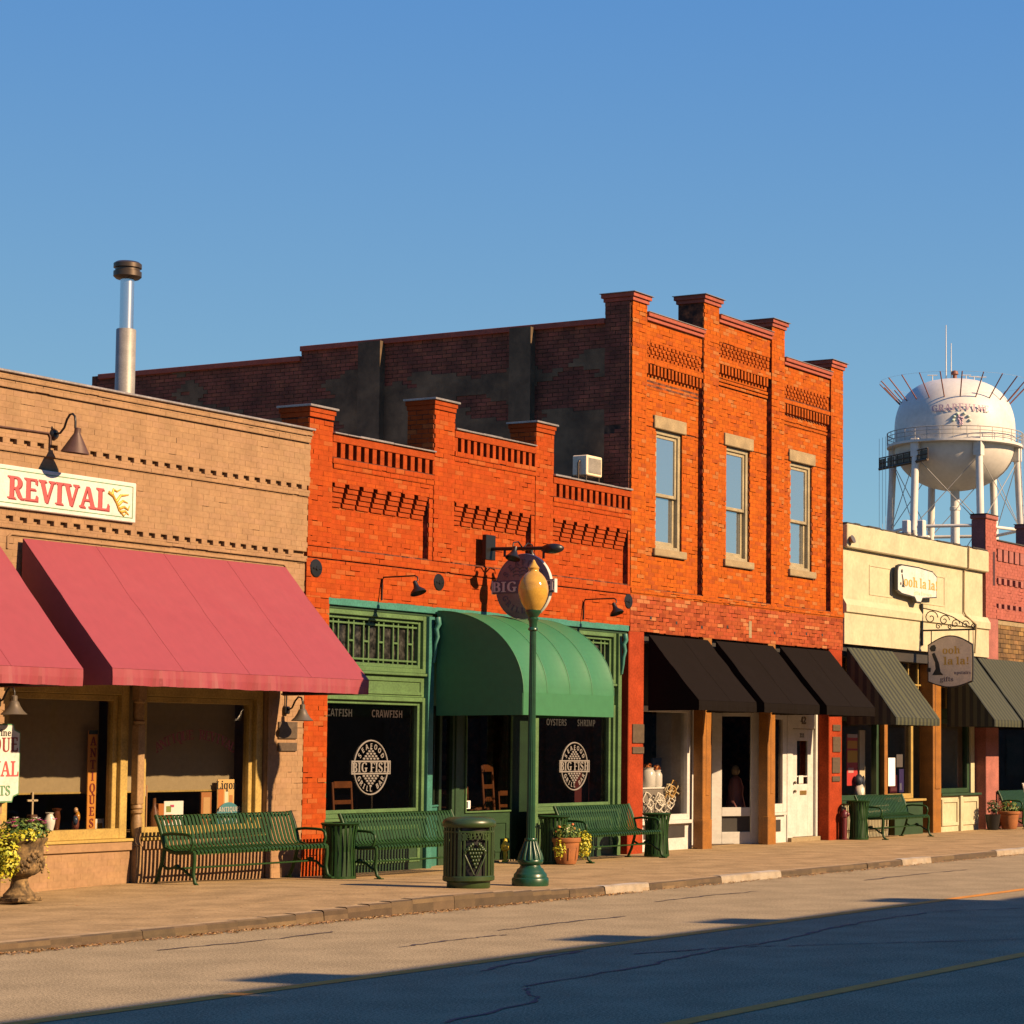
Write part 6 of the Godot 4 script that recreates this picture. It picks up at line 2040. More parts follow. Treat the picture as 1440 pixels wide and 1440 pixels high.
		var prof := PackedVector2Array([Vector2(r - 0.012, 0.03), Vector2(r - 0.004, 0.03), Vector2(r - 0.022, h * 0.5), Vector2(r - 0.008, h * 0.8), Vector2(r + 0.016, h - 0.005), Vector2(r + 0.008, h - 0.005), Vector2(r - 0.016, h * 0.8), Vector2(r - 0.03, h * 0.5)])
		s.at = Transform3D(Basis(Vector3.BACK, Vector3.UP, Vector3.LEFT), Vector3(0.014, 0, 0))
		s.prism(prof, 0.0, 0.028)
		var me := s.mesh()
		me.surface_set_material(0, M.bench_green)
		for i in 22:
			copy_mesh(me, "slat", b, Transform3D(Basis(Vector3.UP, TAU * i / 22.0), Vector3.ZERO))

func street_lamp() -> void:
	var x := -0.35
	var z := 3.74
	var l := thing("street_lamp", "green cast iron street lamp with an amber acorn globe by the kerb", "street lamp", Vector3(x, pavement_y(x, z), z))
	var s := Shape.new()
	s.lathe([Vector2(0.0, 0.0), Vector2(0.222, 0.0), Vector2(0.226, 0.02), Vector2(0.226, 0.085), Vector2(0.218, 0.10), Vector2(0.205, 0.105), Vector2(0.200, 0.145), Vector2(0.19, 0.155), Vector2(0.172, 0.175), Vector2(0.160, 0.205), Vector2(0.132, 0.225), Vector2(0.122, 0.25), Vector2(0.150, 0.275), Vector2(0.158, 0.295), Vector2(0.150, 0.315)], 36)
	put(s, "base", M.lamp_green, l, false)
	s = Shape.new()
	for i in 12:        # fluted skirt with cast leaves
		var a := TAU * i / 12.0
		var d := Vector3(cos(a), 0, sin(a))
		s.tube([d * 0.132 + Vector3(0, 0.315, 0), d * 0.122 + Vector3(0, 0.38, 0), d * 0.092 + Vector3(0, 0.46, 0), d * 0.068 + Vector3(0, 0.54, 0)], 0.030, 0.014, 8)
	s.lathe([Vector2(0.150, 0.315), Vector2(0.132, 0.34), Vector2(0.122, 0.39), Vector2(0.09, 0.46), Vector2(0.066, 0.54), Vector2(0.074, 0.55), Vector2(0.078, 0.565), Vector2(0.072, 0.58), Vector2(0.055, 0.585)], 30)
	put(s, "fluted_skirt", M.lamp_green, l, false)
	s = Shape.new()
	for i in 12:
		var a := TAU * i / 12.0
		var d := Vector3(cos(a), 0, sin(a))
		s.tube([d * 0.043 + Vector3(0, 0.58, 0), d * 0.031 + Vector3(0, 3.14, 0)], 0.012, 0.009, 6)
	s.lathe([Vector2(0.046, 0.58), Vector2(0.034, 3.14)], 24)
	put(s, "post", M.lamp_green, l, false)
	s = Shape.new()
	s.lathe([Vector2(0.04, 3.13), Vector2(0.06, 3.145), Vector2(0.06, 3.165), Vector2(0.046, 3.18), Vector2(0.052, 3.25), Vector2(0.066, 3.275), Vector2(0.066, 3.29), Vector2(0.055, 3.30), Vector2(0.085, 3.345), Vector2(0.098, 3.37), Vector2(0.098, 3.39), Vector2(0.08, 3.395)], 30)
	put(s, "capital", M.lamp_green, l, false)
	s = Shape.new()
	var prof := [Vector2(0.085, 3.385), Vector2(0.118, 3.43), Vector2(0.152, 3.49), Vector2(0.176, 3.56), Vector2(0.186, 3.63), Vector2(0.182, 3.69), Vector2(0.165, 3.75), Vector2(0.138, 3.80), Vector2(0.105, 3.84), Vector2(0.078, 3.862), Vector2(0.064, 3.875), Vector2(0.062, 3.90), Vector2(0.072, 3.915), Vector2(0.052, 3.945), Vector2(0.036, 3.965), Vector2(0.026, 3.985), Vector2(0.012, 4.015), Vector2(0.0, 4.02)]
	s.lathe(prof, 36)
	put(s, "globe", M.amber_glass, l, false)

# ---------------------------------------------------------------- plants
func leaf_cloud(s: Shape, middle: Vector3, size: Vector3, count: int, leaf: float, tints: Array, low := -0.4) -> void:
	for i in count:
		var d := Vector3(rng.randfn(), rng.randfn(), rng.randfn()).normalized() * pow(rng.randf(), 0.45)
		if d.y < low:
			d.y = -d.y
		var p := middle + d * size
		var out := (d + Vector3(0, 0.3, 0) + Vector3(rng.randf() - 0.5, rng.randf() - 0.5, rng.randf() - 0.5) * 0.9).normalized()
		var side := out.cross(Vector3(rng.randf() - 0.5, rng.randf() - 0.5, rng.randf() - 0.5)).normalized()
		var fwd := side.cross(out).normalized()
		var l := leaf * rng.randf_range(0.6, 1.3)
		s.tint = tints[rng.randi() % tints.size()]
		# a folded leaf: two small faces along a midrib
		var a := p - fwd * l * 0.5; var b := p + fwd * l * 0.5
		var m1 := p + side * l * 0.28 + out * l * 0.1; var m2 := p - side * l * 0.28 + out * l * 0.1
		s.tri(a, m1, b, out, out, out)
		s.tri(a, b, m2, out, out, out)

func plants() -> void:
	# stone urn with trailing plants at the left edge
	var base := Vector3(-5.92, 0.03, 1.0)
	var u := thing("stone_urn", "carved sandstone urn on a pedestal foot at the left edge", "planter", base)
	var s := Shape.new()
	s.cbox(Vector3(-0.17, 0.0, -0.17), Vector3(0.17, 0.05, 0.17), 0.012)
	s.lathe([Vector2(0.165, 0.05), Vector2(0.165, 0.075), Vector2(0.14, 0.10), Vector2(0.10, 0.15), Vector2(0.085, 0.22), Vector2(0.09, 0.25), Vector2(0.12, 0.265)], 28)
	put(s, "foot", M.urn_stone, u, false)
	s = Shape.new()
	s.lathe([Vector2(0.08, 0.26), Vector2(0.15, 0.275), Vector2(0.205, 0.315), Vector2(0.225, 0.36), Vector2(0.228, 0.47), Vector2(0.235, 0.58), Vector2(0.25, 0.62), Vector2(0.275, 0.645), Vector2(0.278, 0.67), Vector2(0.255, 0.675), Vector2(0.235, 0.65), Vector2(0.22, 0.6)], 36)
	put(s, "bowl", M.urn_stone, u, false)
	s = Shape.new()
	for i in 70:        # carved garland on the bowl
		var a := TAU * i / 70.0
		var h := 0.46 + 0.07 * sin(a * 5.0) + 0.05 * (randf_from(i) - 0.5)
		s.ball(Vector3(cos(a) * 0.228, h, sin(a) * 0.228), Vector3(0.022, 0.03, 0.022) * (0.7 + 0.6 * randf_from(i + 40)), 6, 4)
		s.ball(Vector3(cos(a + 0.03) * 0.228, h - 0.07, sin(a + 0.03) * 0.228), Vector3(0.014, 0.02, 0.014), 6, 4)
	put(s, "carved_garland", M.urn_stone, u, false)
	s = Shape.new()
	s.lathe([Vector2(0.0, 0.63), Vector2(0.23, 0.62)], 20)
	put(s, "soil", M.soil, u, false)
	var greens := [Color(0.06, 0.13, 0.02), Color(0.10, 0.17, 0.03), Color(0.04, 0.09, 0.02), Color(0.15, 0.2, 0.04)]
	var limes := [Color(0.42, 0.40, 0.02), Color(0.33, 0.34, 0.02), Color(0.5, 0.42, 0.02), Color(0.26, 0.30, 0.02)]
	var p := thing("flowering_plant", "bushy plant with pink blossoms and lime trailing leaves in the stone urn", "plant", base + Vector3(0, 0.62, 0))
	s = Shape.new()
	leaf_cloud(s, Vector3(0.02, 0.12, 0.02), Vector3(0.30, 0.15, 0.26), 900, 0.045, greens)
	stuff(put(s, "foliage", M.leaf, p, false))
	s = Shape.new()
	leaf_cloud(s, Vector3(-0.28, -0.12, 0.06), Vector3(0.15, 0.30, 0.20), 800, 0.045, limes, -2.0)
	leaf_cloud(s, Vector3(-0.10, 0.06, 0.20), Vector3(0.22, 0.10, 0.10), 260, 0.042, limes)
	for i in 50:
		var t := i / 50.0
		leaf_cloud(s, Vector3(0.30 + 0.05 * t, 0.02 - 0.42 * t, 0.05 + 0.02 * sin(t * 9.0)), Vector3(0.015, 0.01, 0.015), 1, 0.022, limes, -2.0)
	stuff(put(s, "trailing_leaves", M.leaf, p, false))
	for i in 26:
		s = Shape.new()
		var d := Vector3(rng.randf_range(-0.3, 0.32), rng.randf_range(0.16, 0.28), rng.randf_range(-0.22, 0.26))
		s.tint = [Color(0.62, 0.10, 0.34), Color(0.55, 0.06, 0.25), Color(0.7, 0.25, 0.45)][i % 3] if i % 6 != 5 else Color(0.75, 0.72, 0.66)
		for k in 7:
			var a := TAU * k / 7.0
			var q := d + Vector3(cos(a), 0.15 * sin(k * 2.0), sin(a)) * 0.026
			s.tri(d, q + Vector3(0, 0.012, 0), d + Vector3(cos(a + 0.8), 0.4, sin(a + 0.8)) * 0.036, Vector3.UP, Vector3.UP, Vector3.UP)
		put(s, "blossom", M.petal, p, false)
	# terracotta pots
	for q in [[Vector3(4.62, 0.0, 1.02), 1.0, "terracotta pot with swagged sides in front of the bench", "yellow leaved trailing plant in the terracotta pot", true], [Vector3(23.22, 0.0, 0.35), 1.15, "plain terracotta pot by the red pier at the right edge", "small green plant with orange flowers in the far terracotta pot", false]]:
		var k: float = q[1]
		var t := thing("terracotta_pot", q[2], "planter", q[0], 0.0, "terracotta pots")
		s = Shape.new()
		s.lathe([Vector2(0.0, 0.0), Vector2(0.135 * k, 0.0), Vector2(0.15 * k, 0.03), Vector2(0.172 * k, 0.18), Vector2(0.19 * k, 0.315), Vector2(0.205 * k, 0.32), Vector2(0.212 * k, 0.335), Vector2(0.212 * k, 0.375), Vector2(0.20 * k, 0.385), Vector2(0.185 * k, 0.38), Vector2(0.18 * k, 0.33)], 36)
		put(s, "bowl", M.terracotta, t, false)
		s = Shape.new()
		s.lathe([Vector2(0.0, 0.34), Vector2(0.18 * k, 0.335)], 18)
		put(s, "soil", M.soil, t, false)
		if q[4]:
			for i in 8:
				s = Shape.new()
				var sw := []
				for j in 9:
					var a := TAU * (i + j / 8.0) / 8.0
					sw.append(Vector3(cos(a), 0, sin(a)) * (0.172 - 0.018 * sin(PI * j / 8.0)) + Vector3(0, 0.235 - 0.085 * sin(PI * j / 8.0), 0))
				s.tube(sw, 0.014, -1.0, 6)
				var a2 := TAU * i / 8.0
				s.tube([Vector3(cos(a2), 0, sin(a2)) * 0.178 + Vector3(0, 0.24, 0), Vector3(cos(a2), 0, sin(a2)) * 0.158 + Vector3(0, 0.06, 0)], 0.016, 0.01, 6)
				put(s, "moulded_swag", M.terracotta, t, false)
		var pl := thing("potted_plant", q[3], "plant", q[0] + Vector3(0, 0.34, 0), 0.0, "plants in terracotta pots")
		s = Shape.new()
		leaf_cloud(s, Vector3(0, 0.10, 0), Vector3(0.22, 0.14, 0.22) * k, 420, 0.05, greens + [Color(0.2, 0.2, 0.03)])
		stuff(put(s, "foliage", M.leaf, pl, false))
		if q[4]:
			s = Shape.new()
			leaf_cloud(s, Vector3(0.22, -0.06, 0.16), Vector3(0.14, 0.22, 0.12), 420, 0.05, limes, -2.0)
			leaf_cloud(s, Vector3(-0.22, -0.10, 0.02), Vector3(0.08, 0.16, 0.1), 110, 0.05, limes, -2.0)
			stuff(put(s, "trailing_leaves", M.leaf, pl, false))
		for i in 9:
			s = Shape.new()
			s.tint = Color(0.6, 0.16, 0.05) if not q[4] or i < 5 else Color(0.6, 0.5, 0.4)
			s.ball(Vector3(rng.randf_range(-0.16, 0.16), rng.randf_range(0.12, 0.26), rng.randf_range(-0.14, 0.16)), Vector3(0.022, 0.018, 0.022), 6, 4)
			put(s, "blossom", M.petal, pl, false)
	var dk := thing("dark_pot", "small dark pot with a spiky plant against the red pier", "planter", Vector3(22.42, 0.0, 0.30))
	s = Shape.new()
	s.lathe([Vector2(0.0, 0.0), Vector2(0.12, 0.0), Vector2(0.17, 0.30), Vector2(0.18, 0.33), Vector2(0.16, 0.33)], 20)
	put(s, "bowl", M.iron, dk, false)
	var dp := thing("spiky_plant", "dark spiky plant in the small dark pot", "plant", Vector3(22.42, 0.3, 0.30))
	s = Shape.new()
	leaf_cloud(s, Vector3(0, 0.16, 0), Vector3(0.16, 0.2, 0.16), 160, 0.07, [Color(0.03, 0.05, 0.015), Color(0.05, 0.07, 0.02)])
	stuff(put(s, "foliage", M.leaf, dp, false))

# ---------------------------------------------------------------- goods behind the glass
func lathe_thing(called: String, label: String, category: String, where: Vector3, prof: Array, tint: Color, gloss := false, part := "body") -> Node3D:
	var t := thing(called, label, category, where)
	var s := Shape.new()
	s.tint = tint
	s.lathe(prof, 20)
	put(s, part, M.gloss_goods if gloss else M.goods, t, false)
	return t

func card_thing(called: String, label: String, category: String, lo: Vector3, hi: Vector3, tint: Color, prints := []) -> Node3D:
	var t := thing(called, label, category, Vector3((lo.x + hi.x) * 0.5, lo.y, (lo.z + hi.z) * 0.5))
	var s := Shape.new()
	s.tint = tint
	s.cbox(lo, hi, 0.004)
	put(s, "body", M.goods, t)
	for p in prints:          # [x0, x1, y0, y1, colour] as parts of the front
		s = Shape.new()
		s.tint = p[4]
		s.box(Vector3(lerpf(lo.x, hi.x, p[0]), lerpf(lo.y, hi.y, p[2]), hi.z - 0.001), Vector3(lerpf(lo.x, hi.x, p[1]), lerpf(lo.y, hi.y, p[3]), hi.z + 0.003))
		put(s, "print", M.goods, t)
	return t

func chair(label: String, where: Vector3, turn: float, m: Material, big := 1.0) -> void:
	var t := thing("wooden_chair", label, "chair", where, turn, "chairs inside the restaurant")
	t.scale = Vector3.ONE * big
	var s := Shape.new()
	s.cbox(Vector3(-0.21, 0.44, -0.2), Vector3(0.21, 0.475, 0.2), 0.01)
	put(s, "seat", m, t, false)
	for q in [[-0.18, 0.17, 0.44], [0.18, 0.17, 0.44], [-0.18, -0.18, 1.0], [0.18, -0.18, 1.0]]:
		s = Shape.new()
		s.tube([Vector3(q[0], 0, q[1]), Vector3(q[0], 0.45, q[1]), Vector3(q[0] * 1.02, q[2], q[1] * (1.0 if q[2] < 0.5 else 1.22))], 0.019, 0.016, 7)
		put(s, "leg", m, t, false)
	for y in [0.60, 0.74, 0.93]:
		s = Shape.new()
		s.cbox(Vector3(-0.17, y, -0.215), Vector3(0.17, y + (0.05 if y < 0.9 else 0.08), -0.198), 0.005)
		put(s, "back_slat", m, t, false)
	s = Shape.new()
	s.tube([Vector3(-0.18, 0.2, 0.17), Vector3(0.18, 0.2, 0.17)], 0.011, -1.0, 6)
	put(s, "stretcher", m, t, false)

func window_goods() -> void:
	# antique shop, left window
	var y := 0.661
	var t := card_thing("antiques_board", "tall orange board reading antiques standing in the antique shop window", "sign", Vector3(-3.60, y, -0.34), Vector3(-3.46, 1.88, -0.32), Color(0.5, 0.21, 0.03), [[0.0, 1.0, 0.0, 0.045, Color(0.03, 0.07, 0.09)], [0.0, 1.0, 0.96, 1.0, Color(0.02, 0.04, 0.05)]])
	for i in 8:
		word("ANTIQUES"[i], 0.105, M.sign_dark_red, t, Vector3(-3.53, 1.75 - i * 0.138, -0.316) - t.position, Basis.IDENTITY, "letter", true, 0.004, 0.9)
	lathe_thing("vase", "white porcelain vase in the antique shop window", "vase", Vector3(-4.17, y, -0.34), [Vector2(0, 0), Vector2(0.04, 0), Vector2(0.045, 0.06), Vector2(0.062, 0.13), Vector2(0.066, 0.18), Vector2(0.04, 0.225), Vector2(0.035, 0.24), Vector2(0.05, 0.26)], Color(0.72, 0.70, 0.64), true)
	t = thing("crucifix", "small crucifix on a dark stand in the antique shop window", "crucifix", Vector3(-4.38, y, -0.4))
	var s := Shape.new()
	s.tint = Color(0.09, 0.04, 0.02)
	s.cbox(Vector3(-0.05, 0, -0.04), Vector3(0.05, 0.24, 0.04), 0.008)
	put(s, "stand", M.goods, t, false)
	s = Shape.new()
	s.tint = Color(0.45, 0.36, 0.22)
	s.cbox(Vector3(-0.012, 0.24, -0.01), Vector3(0.012, 0.5, 0.01), 0.003)
	s.cbox(Vector3(-0.08, 0.39, -0.01), Vector3(0.08, 0.414, 0.01), 0.003)
	put(s, "cross", M.goods, t, false)
	lathe_thing("carved_post", "dark turned wooden stand in the antique shop window", "stand", Vector3(-3.98, y, -0.42), [Vector2(0, 0), Vector2(0.06, 0), Vector2(0.05, 0.04), Vector2(0.03, 0.06), Vector2(0.045, 0.2), Vector2(0.035, 0.27), Vector2(0.06, 0.3), Vector2(0, 0.31)], Color(0.10, 0.035, 0.015), true)
	lathe_thing("copper_dish", "small copper dish in the antique shop window", "dish", Vector3(-4.02, y, -0.30), [Vector2(0, 0), Vector2(0.06, 0.0), Vector2(0.075, 0.03), Vector2(0.04, 0.045), Vector2(0, 0.05)], Color(0.40, 0.13, 0.04), true)
	t = thing("figurine", "painted saint figurine in blue and gold in the antique shop window", "figurine", Vector3(-3.77, y, -0.33))
	for q in [[Vector3(0, 0.02, 0), Vector3(0.05, 0.02, 0.05), Color(0.12, 0.04, 0.02)], [Vector3(0, 0.12, 0), Vector3(0.045, 0.11, 0.04), Color(0.16, 0.05, 0.03)], [Vector3(-0.025, 0.16, 0.02), Vector3(0.03, 0.06, 0.03), Color(0.03, 0.05, 0.09)], [Vector3(0.03, 0.2, 0.0), Vector3(0.03, 0.07, 0.03), Color(0.42, 0.20, 0.03)], [Vector3(0, 0.28, 0), Vector3(0.026, 0.034, 0.026), Color(0.48, 0.30, 0.16)]]:
		s = Shape.new()
		s.tint = q[2]
		s.ball(q[0], q[1], 12, 8)
		put(s, ["base", "robe", "cloak", "sleeve", "head"][taken.get("fig", 0)], M.gloss_goods, t, false)
		taken["fig"] = taken.get("fig", 0) + 1
	card_thing("tin_box", "white tin with a gold emblem beside the antiques board", "tin", Vector3(-3.44, y, -0.40), Vector3(-3.30, y + 0.17, -0.34), Color(0.66, 0.62, 0.52), [[0.15, 0.8, 0.15, 0.7, Color(0.36, 0.22, 0.05)]])
	card_thing("small_box", "small white box at the corner of the antique shop window", "box", Vector3(-3.30, y, -0.33), Vector3(-3.22, y + 0.07, -0.28), Color(0.72, 0.69, 0.6))
	# antique shop, right window
	t = thing("slatted_crate", "upright wooden washboard behind the turned post", "washboard", Vector3(-2.62, y, -0.40))
	for q in [[-0.09, -0.07, 0.0, 0.56], [0.07, 0.09, 0.0, 0.56]]:
		s = Shape.new()
		s.tint = Color(0.38, 0.2, 0.08)
		s.cbox(Vector3(q[0], q[2], -0.015), Vector3(q[1], q[3], 0.015), 0.004)
		put(s, "side_rail", M.goods, t, false)
	for i in 5:
		s = Shape.new()
		s.tint = Color(0.36, 0.21, 0.09)
		s.cbox(Vector3(-0.055 + i * 0.025, 0.06, -0.008), Vector3(-0.043 + i * 0.025, 0.4, 0.008), 0.003)
		put(s, "slat", M.goods, t, false)
	s = Shape.new()
	s.tint = Color(0.42, 0.33, 0.25)
	s.cbox(Vector3(-0.07, 0.42, -0.01), Vector3(0.07, 0.56, 0.01), 0.004)
	put(s, "label_plate", M.goods, t, false)
	lathe_thing("amber_bottle", "dark amber bottle beside the washboard", "bottle", Vector3(-2.42, y, -0.38), [Vector2(0, 0), Vector2(0.06, 0), Vector2(0.06, 0.22), Vector2(0.025, 0.3), Vector2(0.022, 0.4), Vector2(0, 0.4)], Color(0.14, 0.06, 0.02), true)
	card_thing("orange_tin", "orange tin behind the bench back", "tin", Vector3(-2.36, y, -0.42), Vector3(-2.24, y + 0.33, -0.36), Color(0.40, 0.14, 0.03))
	card_thing("picture_card", "white card printed with fruit in the antique shop window", "card", Vector3(-2.27, 0.72, -0.37), Vector3(-1.93, 1.02, -0.355), Color(0.74, 0.71, 0.65), [[0.06, 0.42, 0.1, 0.45, Color(0.55, 0.09, 0.03)], [0.1, 0.35, 0.55, 0.8, Color(0.2, 0.25, 0.06)], [0.3, 0.5, 0.75, 0.85, Color(0.45, 0.06, 0.14)]])
	card_thing("framed_panel", "small framed tan panel beside the tall label", "picture frame", Vector3(-1.57, 0.70, -0.42), Vector3(-1.38, 1.12, -0.39), Color(0.34, 0.14, 0.04), [[0.18, 0.82, 0.15, 0.85, Color(0.46, 0.28, 0.11)]])
	t = card_thing("advert_card", "tall cream and orange printed card in the antique shop window", "card", Vector3(-1.33, 0.78, -0.36), Vector3(-1.02, 1.28, -0.34), Color(0.62, 0.40, 0.15), [[0.02, 0.36, 0.0, 0.75, Color(0.48, 0.17, 0.04)], [0.42, 0.62, 0.05, 0.7, Color(0.70, 0.62, 0.45)], [0.7, 0.9, 0.1, 0.6, Color(0.45, 0.2, 0.07)]])
	word("Liqor", 0.10, M.sign_black, t, Vector3(-1.17, 1.205, -0.338) - t.position, Basis.IDENTITY, "lettering", true, 0.004)
	t = thing("round_plaque", "round turquoise plaque behind the antique shop's bench", "plaque", Vector3(-1.15, 0.52, 0.26))
	s = Shape.new()
	s.tint = Color(0.06, 0.22, 0.26)
	s.at = Transform3D(Basis(Vector3(1, 0, 0), Vector3(0, 0, 1), Vector3(0, -1, 0)), Vector3(0, 0.14, 0))
	s.lathe([Vector2(0, 0.02), Vector2(0.24, 0.02), Vector2(0.25, 0.01), Vector2(0.25, 0.0)], 32)
	put(s, "disc", M.goods, t, false)
	word("ANTIQUES", 0.06, M.sign_white, t, Vector3(0.0, 0.30, 0.022), Basis.IDENTITY, "lettering", false, 0.004)
	word("OPEN", 0.08, M.sign_white, t, Vector3(0.0, 0.16, 0.022), Basis.IDENTITY, "lettering", false, 0.004)
	t.position = Vector3(-1.15, 0.60, -0.32)
	# dim restaurant
	for q in [[Vector3(1.62, 0.01, -0.95), 0.2, "tall wooden chair at the left inside the restaurant's left window", 1.42], [Vector3(2.12, 0.01, -0.85), 0.05, "lower wooden chair at the right inside the restaurant's left window", 1.2], [Vector3(2.75, 0.01, -1.7), 2.9, "wooden chair deep behind the restaurant's left window", 1.0], [Vector3(6.48, 0.01, -1.35), 0.3, "wooden chair seen through the restaurant's door", 1.42], [Vector3(6.35, 0.01, -2.1), -0.4, "tall wooden chair further in through the restaurant's door", 1.6], [Vector3(7.3, 0.01, -1.7), 0.0, "wooden chair behind the restaurant's right window", 1.0]]:
		chair(q[2], q[0], q[1], M.chair_wood, q[3])
	t = thing("dining_table", "dark dining table inside the restaurant's left window", "table", Vector3(2.6, 0.01, -2.5))
	s = Shape.new()
	s.cbox(Vector3(-0.6, 0.72, -0.4), Vector3(0.6, 0.76, 0.4), 0.01)
	put(s, "table_top", M.maroon_wood, t, false)
	for q in [[-0.5, -0.3], [0.5, -0.3], [-0.5, 0.3], [0.5, 0.3]]:
		s = Shape.new()
		s.tube([Vector3(q[0], 0, q[1]), Vector3(q[0], 0.72, q[1])], 0.03, -1.0, 8)
		put(s, "leg", M.maroon_wood, t, false)
	card_thing("maroon_screen", "maroon panel standing behind the restaurant's right window", "screen", Vector3(7.3, 0.01, -0.62), Vector3(7.72, 1.35, -0.58), Color(0.10, 0.012, 0.015))
	card_thing("door_sticker", "small white sticker low on the restaurant door glass", "sticker", Vector3(4.12, 0.80, -0.425), Vector3(4.24, 0.92, -0.420), Color(0.6, 0.6, 0.6), [[0.1, 0.45, 0.1, 0.9, Color(0.04, 0.04, 0.06)]])
	# gift shop window with the jugs
	card_thing("display_stand", "low white display stand in the gift shop window", "stand", Vector3(9.0, 0.55, -0.85), Vector3(10.15, 1.03, -0.5), Color(0.20, 0.18, 0.15))
	card_thing("shelf_board", "white shelf carrying jugs in the gift shop window", "shelf", Vector3(9.1, 1.03, -0.82), Vector3(10.05, 1.055, -0.48), Color(0.7, 0.68, 0.62))
	for q in [[9.58, 0.30, 0.13, "tall white jug with orange flowers in the gift shop window"], [9.86, 0.26, 0.10, "smaller white jug beside the tall jug in the gift shop window"]]:
		t = lathe_thing("jug", q[3], "jug", Vector3(q[0], 1.056, -0.6), [Vector2(0, 0), Vector2(q[2] * 0.85, 0), Vector2(q[2], 0.03), Vector2(q[2], q[1] - 0.05), Vector2(q[2] * 0.7, q[1]), Vector2(q[2] * 0.8, q[1] + 0.03)], Color(0.62, 0.60, 0.55), true)
		s = Shape.new()
		s.tint = Color(0.55, 0.14, 0.03)
		leaf_cloud(s, Vector3(0, q[1] + 0.05, 0), Vector3(0.09, 0.06, 0.07), 60, 0.05, [Color(0.6, 0.16, 0.03), Color(0.5, 0.2, 0.05)])
		put(s, "flowers", M.petal, t, false)
	card_thing("blue_tin", "dark blue panel in the gift shop window", "panel", Vector3(10.0, 1.06, -0.8), Vector3(10.28, 1.55, -0.75), Color(0.03, 0.06, 0.13))
	t = thing("lace_display", "tangle of white wire ornaments at the foot of the gift shop window", "ornaments", Vector3(9.75, 0.6, -0.45))
	for i in 26:
		s = Shape.new()
		s.tint = [Color(0.72, 0.68, 0.58), Color(0.6, 0.5, 0.3), Color(0.5, 0.3, 0.08)][0 if i < 17 else (1 if i < 22 else 2)]
		var c := Vector3(rng.randf_range(-0.45, 0.5), rng.randf_range(0.06, 0.30) if i < 17 else rng.randf_range(0.25, 0.5), rng.randf_range(-0.06, 0.06))
		if i >= 17:
			c.x = rng.randf_range(0.2, 0.6)
		var ring := []
		var r := rng.randf_range(0.05, 0.11)
		for k in 13:
			ring.append(c + Vector3(cos(TAU * k / 12.0) * r, sin(TAU * k / 12.0) * r, 0.02 * sin(k * 1.7)))
		s.tube(ring, 0.012, -1.0, 5, false)
		put(s, "wire_loop", M.goods, t, false)
	card_thing("gift_box", "pale box at the left of the gift shop window", "box", Vector3(8.75, 0.62, -0.6), Vector3(9.02, 1.12, -0.45), Color(0.58, 0.42, 0.14), [[0.0, 1.0, 0.75, 1.0, Color(0.7, 0.68, 0.62)]])
	t = thing("fire_valve", "small yellow valve standing by the restaurant door", "valve", Vector3(4.80, 0.0, -0.18))
	s = Shape.new()
	s.tint = Color(0.5, 0.36, 0.02)
	s.lathe([Vector2(0.05, 0.0), Vector2(0.05, 0.02), Vector2(0.03, 0.03), Vector2(0.03, 0.16), Vector2(0.06, 0.18), Vector2(0.065, 0.24), Vector2(0.04, 0.28), Vector2(0.02, 0.34), Vector2(0.0, 0.35)], 14)
	put(s, "valve_body", M.goods, t, false)
	s = Shape.new()
	s.tint = Color(0.5, 0.36, 0.02)
	s.tube([Vector3(-0.08, 0.22, 0), Vector3(0.08, 0.22, 0)], 0.022, -1.0, 8)
	put(s, "outlet", M.goods, t, false)
	t = thing("dress_form", "child's pink dress on a stand behind the splayed side window", "dress form", Vector3(13.12, 0.02, -0.88))
	s = Shape.new()
	s.tint = Color(0.26, 0.10, 0.09)
	s.lathe([Vector2(0.26, 0.4), Vector2(0.2, 0.6), Vector2(0.14, 0.85), Vector2(0.15, 1.0), Vector2(0.10, 1.15), Vector2(0.04, 1.2)], 18)
	put(s, "dress", M.goods, t, false)
	s = Shape.new()
	s.tint = Color(0.3, 0.22, 0.12)
	s.ball(Vector3(0, 1.3, 0), Vector3(0.08, 0.1, 0.08))
	s.tube([Vector3(0, 0, 0), Vector3(0, 0.5, 0)], 0.03, -1.0, 8)
	put(s, "stand", M.goods, t, false)
	# cream shop windows
	card_thing("sale_poster", "red and yellow poster in the cream shop's first window", "poster", Vector3(16.95, 1.0, -0.52), Vector3(17.42, 2.02, -0.50), Color(0.55, 0.05, 0.04), [[0.03, 0.97, 0.93, 1.0, Color(0.6, 0.5, 0.55)], [0.03, 0.97, 0.72, 0.87, Color(0.72, 0.36, 0.02)], [0.03, 0.97, 0.45, 0.68, Color(0.70, 0.40, 0.02)], [0.1, 0.6, 0.25, 0.35, Color(0.6, 0.35, 0.33)]])
	card_thing("cream_shutter", "pale vertical board beside the poster in the cream shop window", "board", Vector3(17.52, 0.8, -0.54), Vector3(17.76, 2.1, -0.50), Color(0.66, 0.55, 0.35))
	t = thing("soft_toy", "black and white soft toy sitting in the cream shop window", "soft toy", Vector3(17.35, 0.73, -0.42))
	for q in [[Vector3(0, 0.16, 0), Vector3(0.16, 0.17, 0.08), Color(0.6, 0.58, 0.52), "body"], [Vector3(-0.06, 0.38, 0.01), Vector3(0.13, 0.12, 0.07), Color(0.02, 0.03, 0.05), "head"], [Vector3(0.17, 0.33, 0), Vector3(0.04, 0.14, 0.03), Color(0.02, 0.03, 0.05), "arm"], [Vector3(0.1, 0.03, 0.05), Vector3(0.2, 0.05, 0.05), Color(0.5, 0.12, 0.04), "foot"]]:
		s = Shape.new()
		s.tint = q[2]
		s.ball(q[0], q[1], 12, 8)
		put(s, q[3], M.goods, t, false)
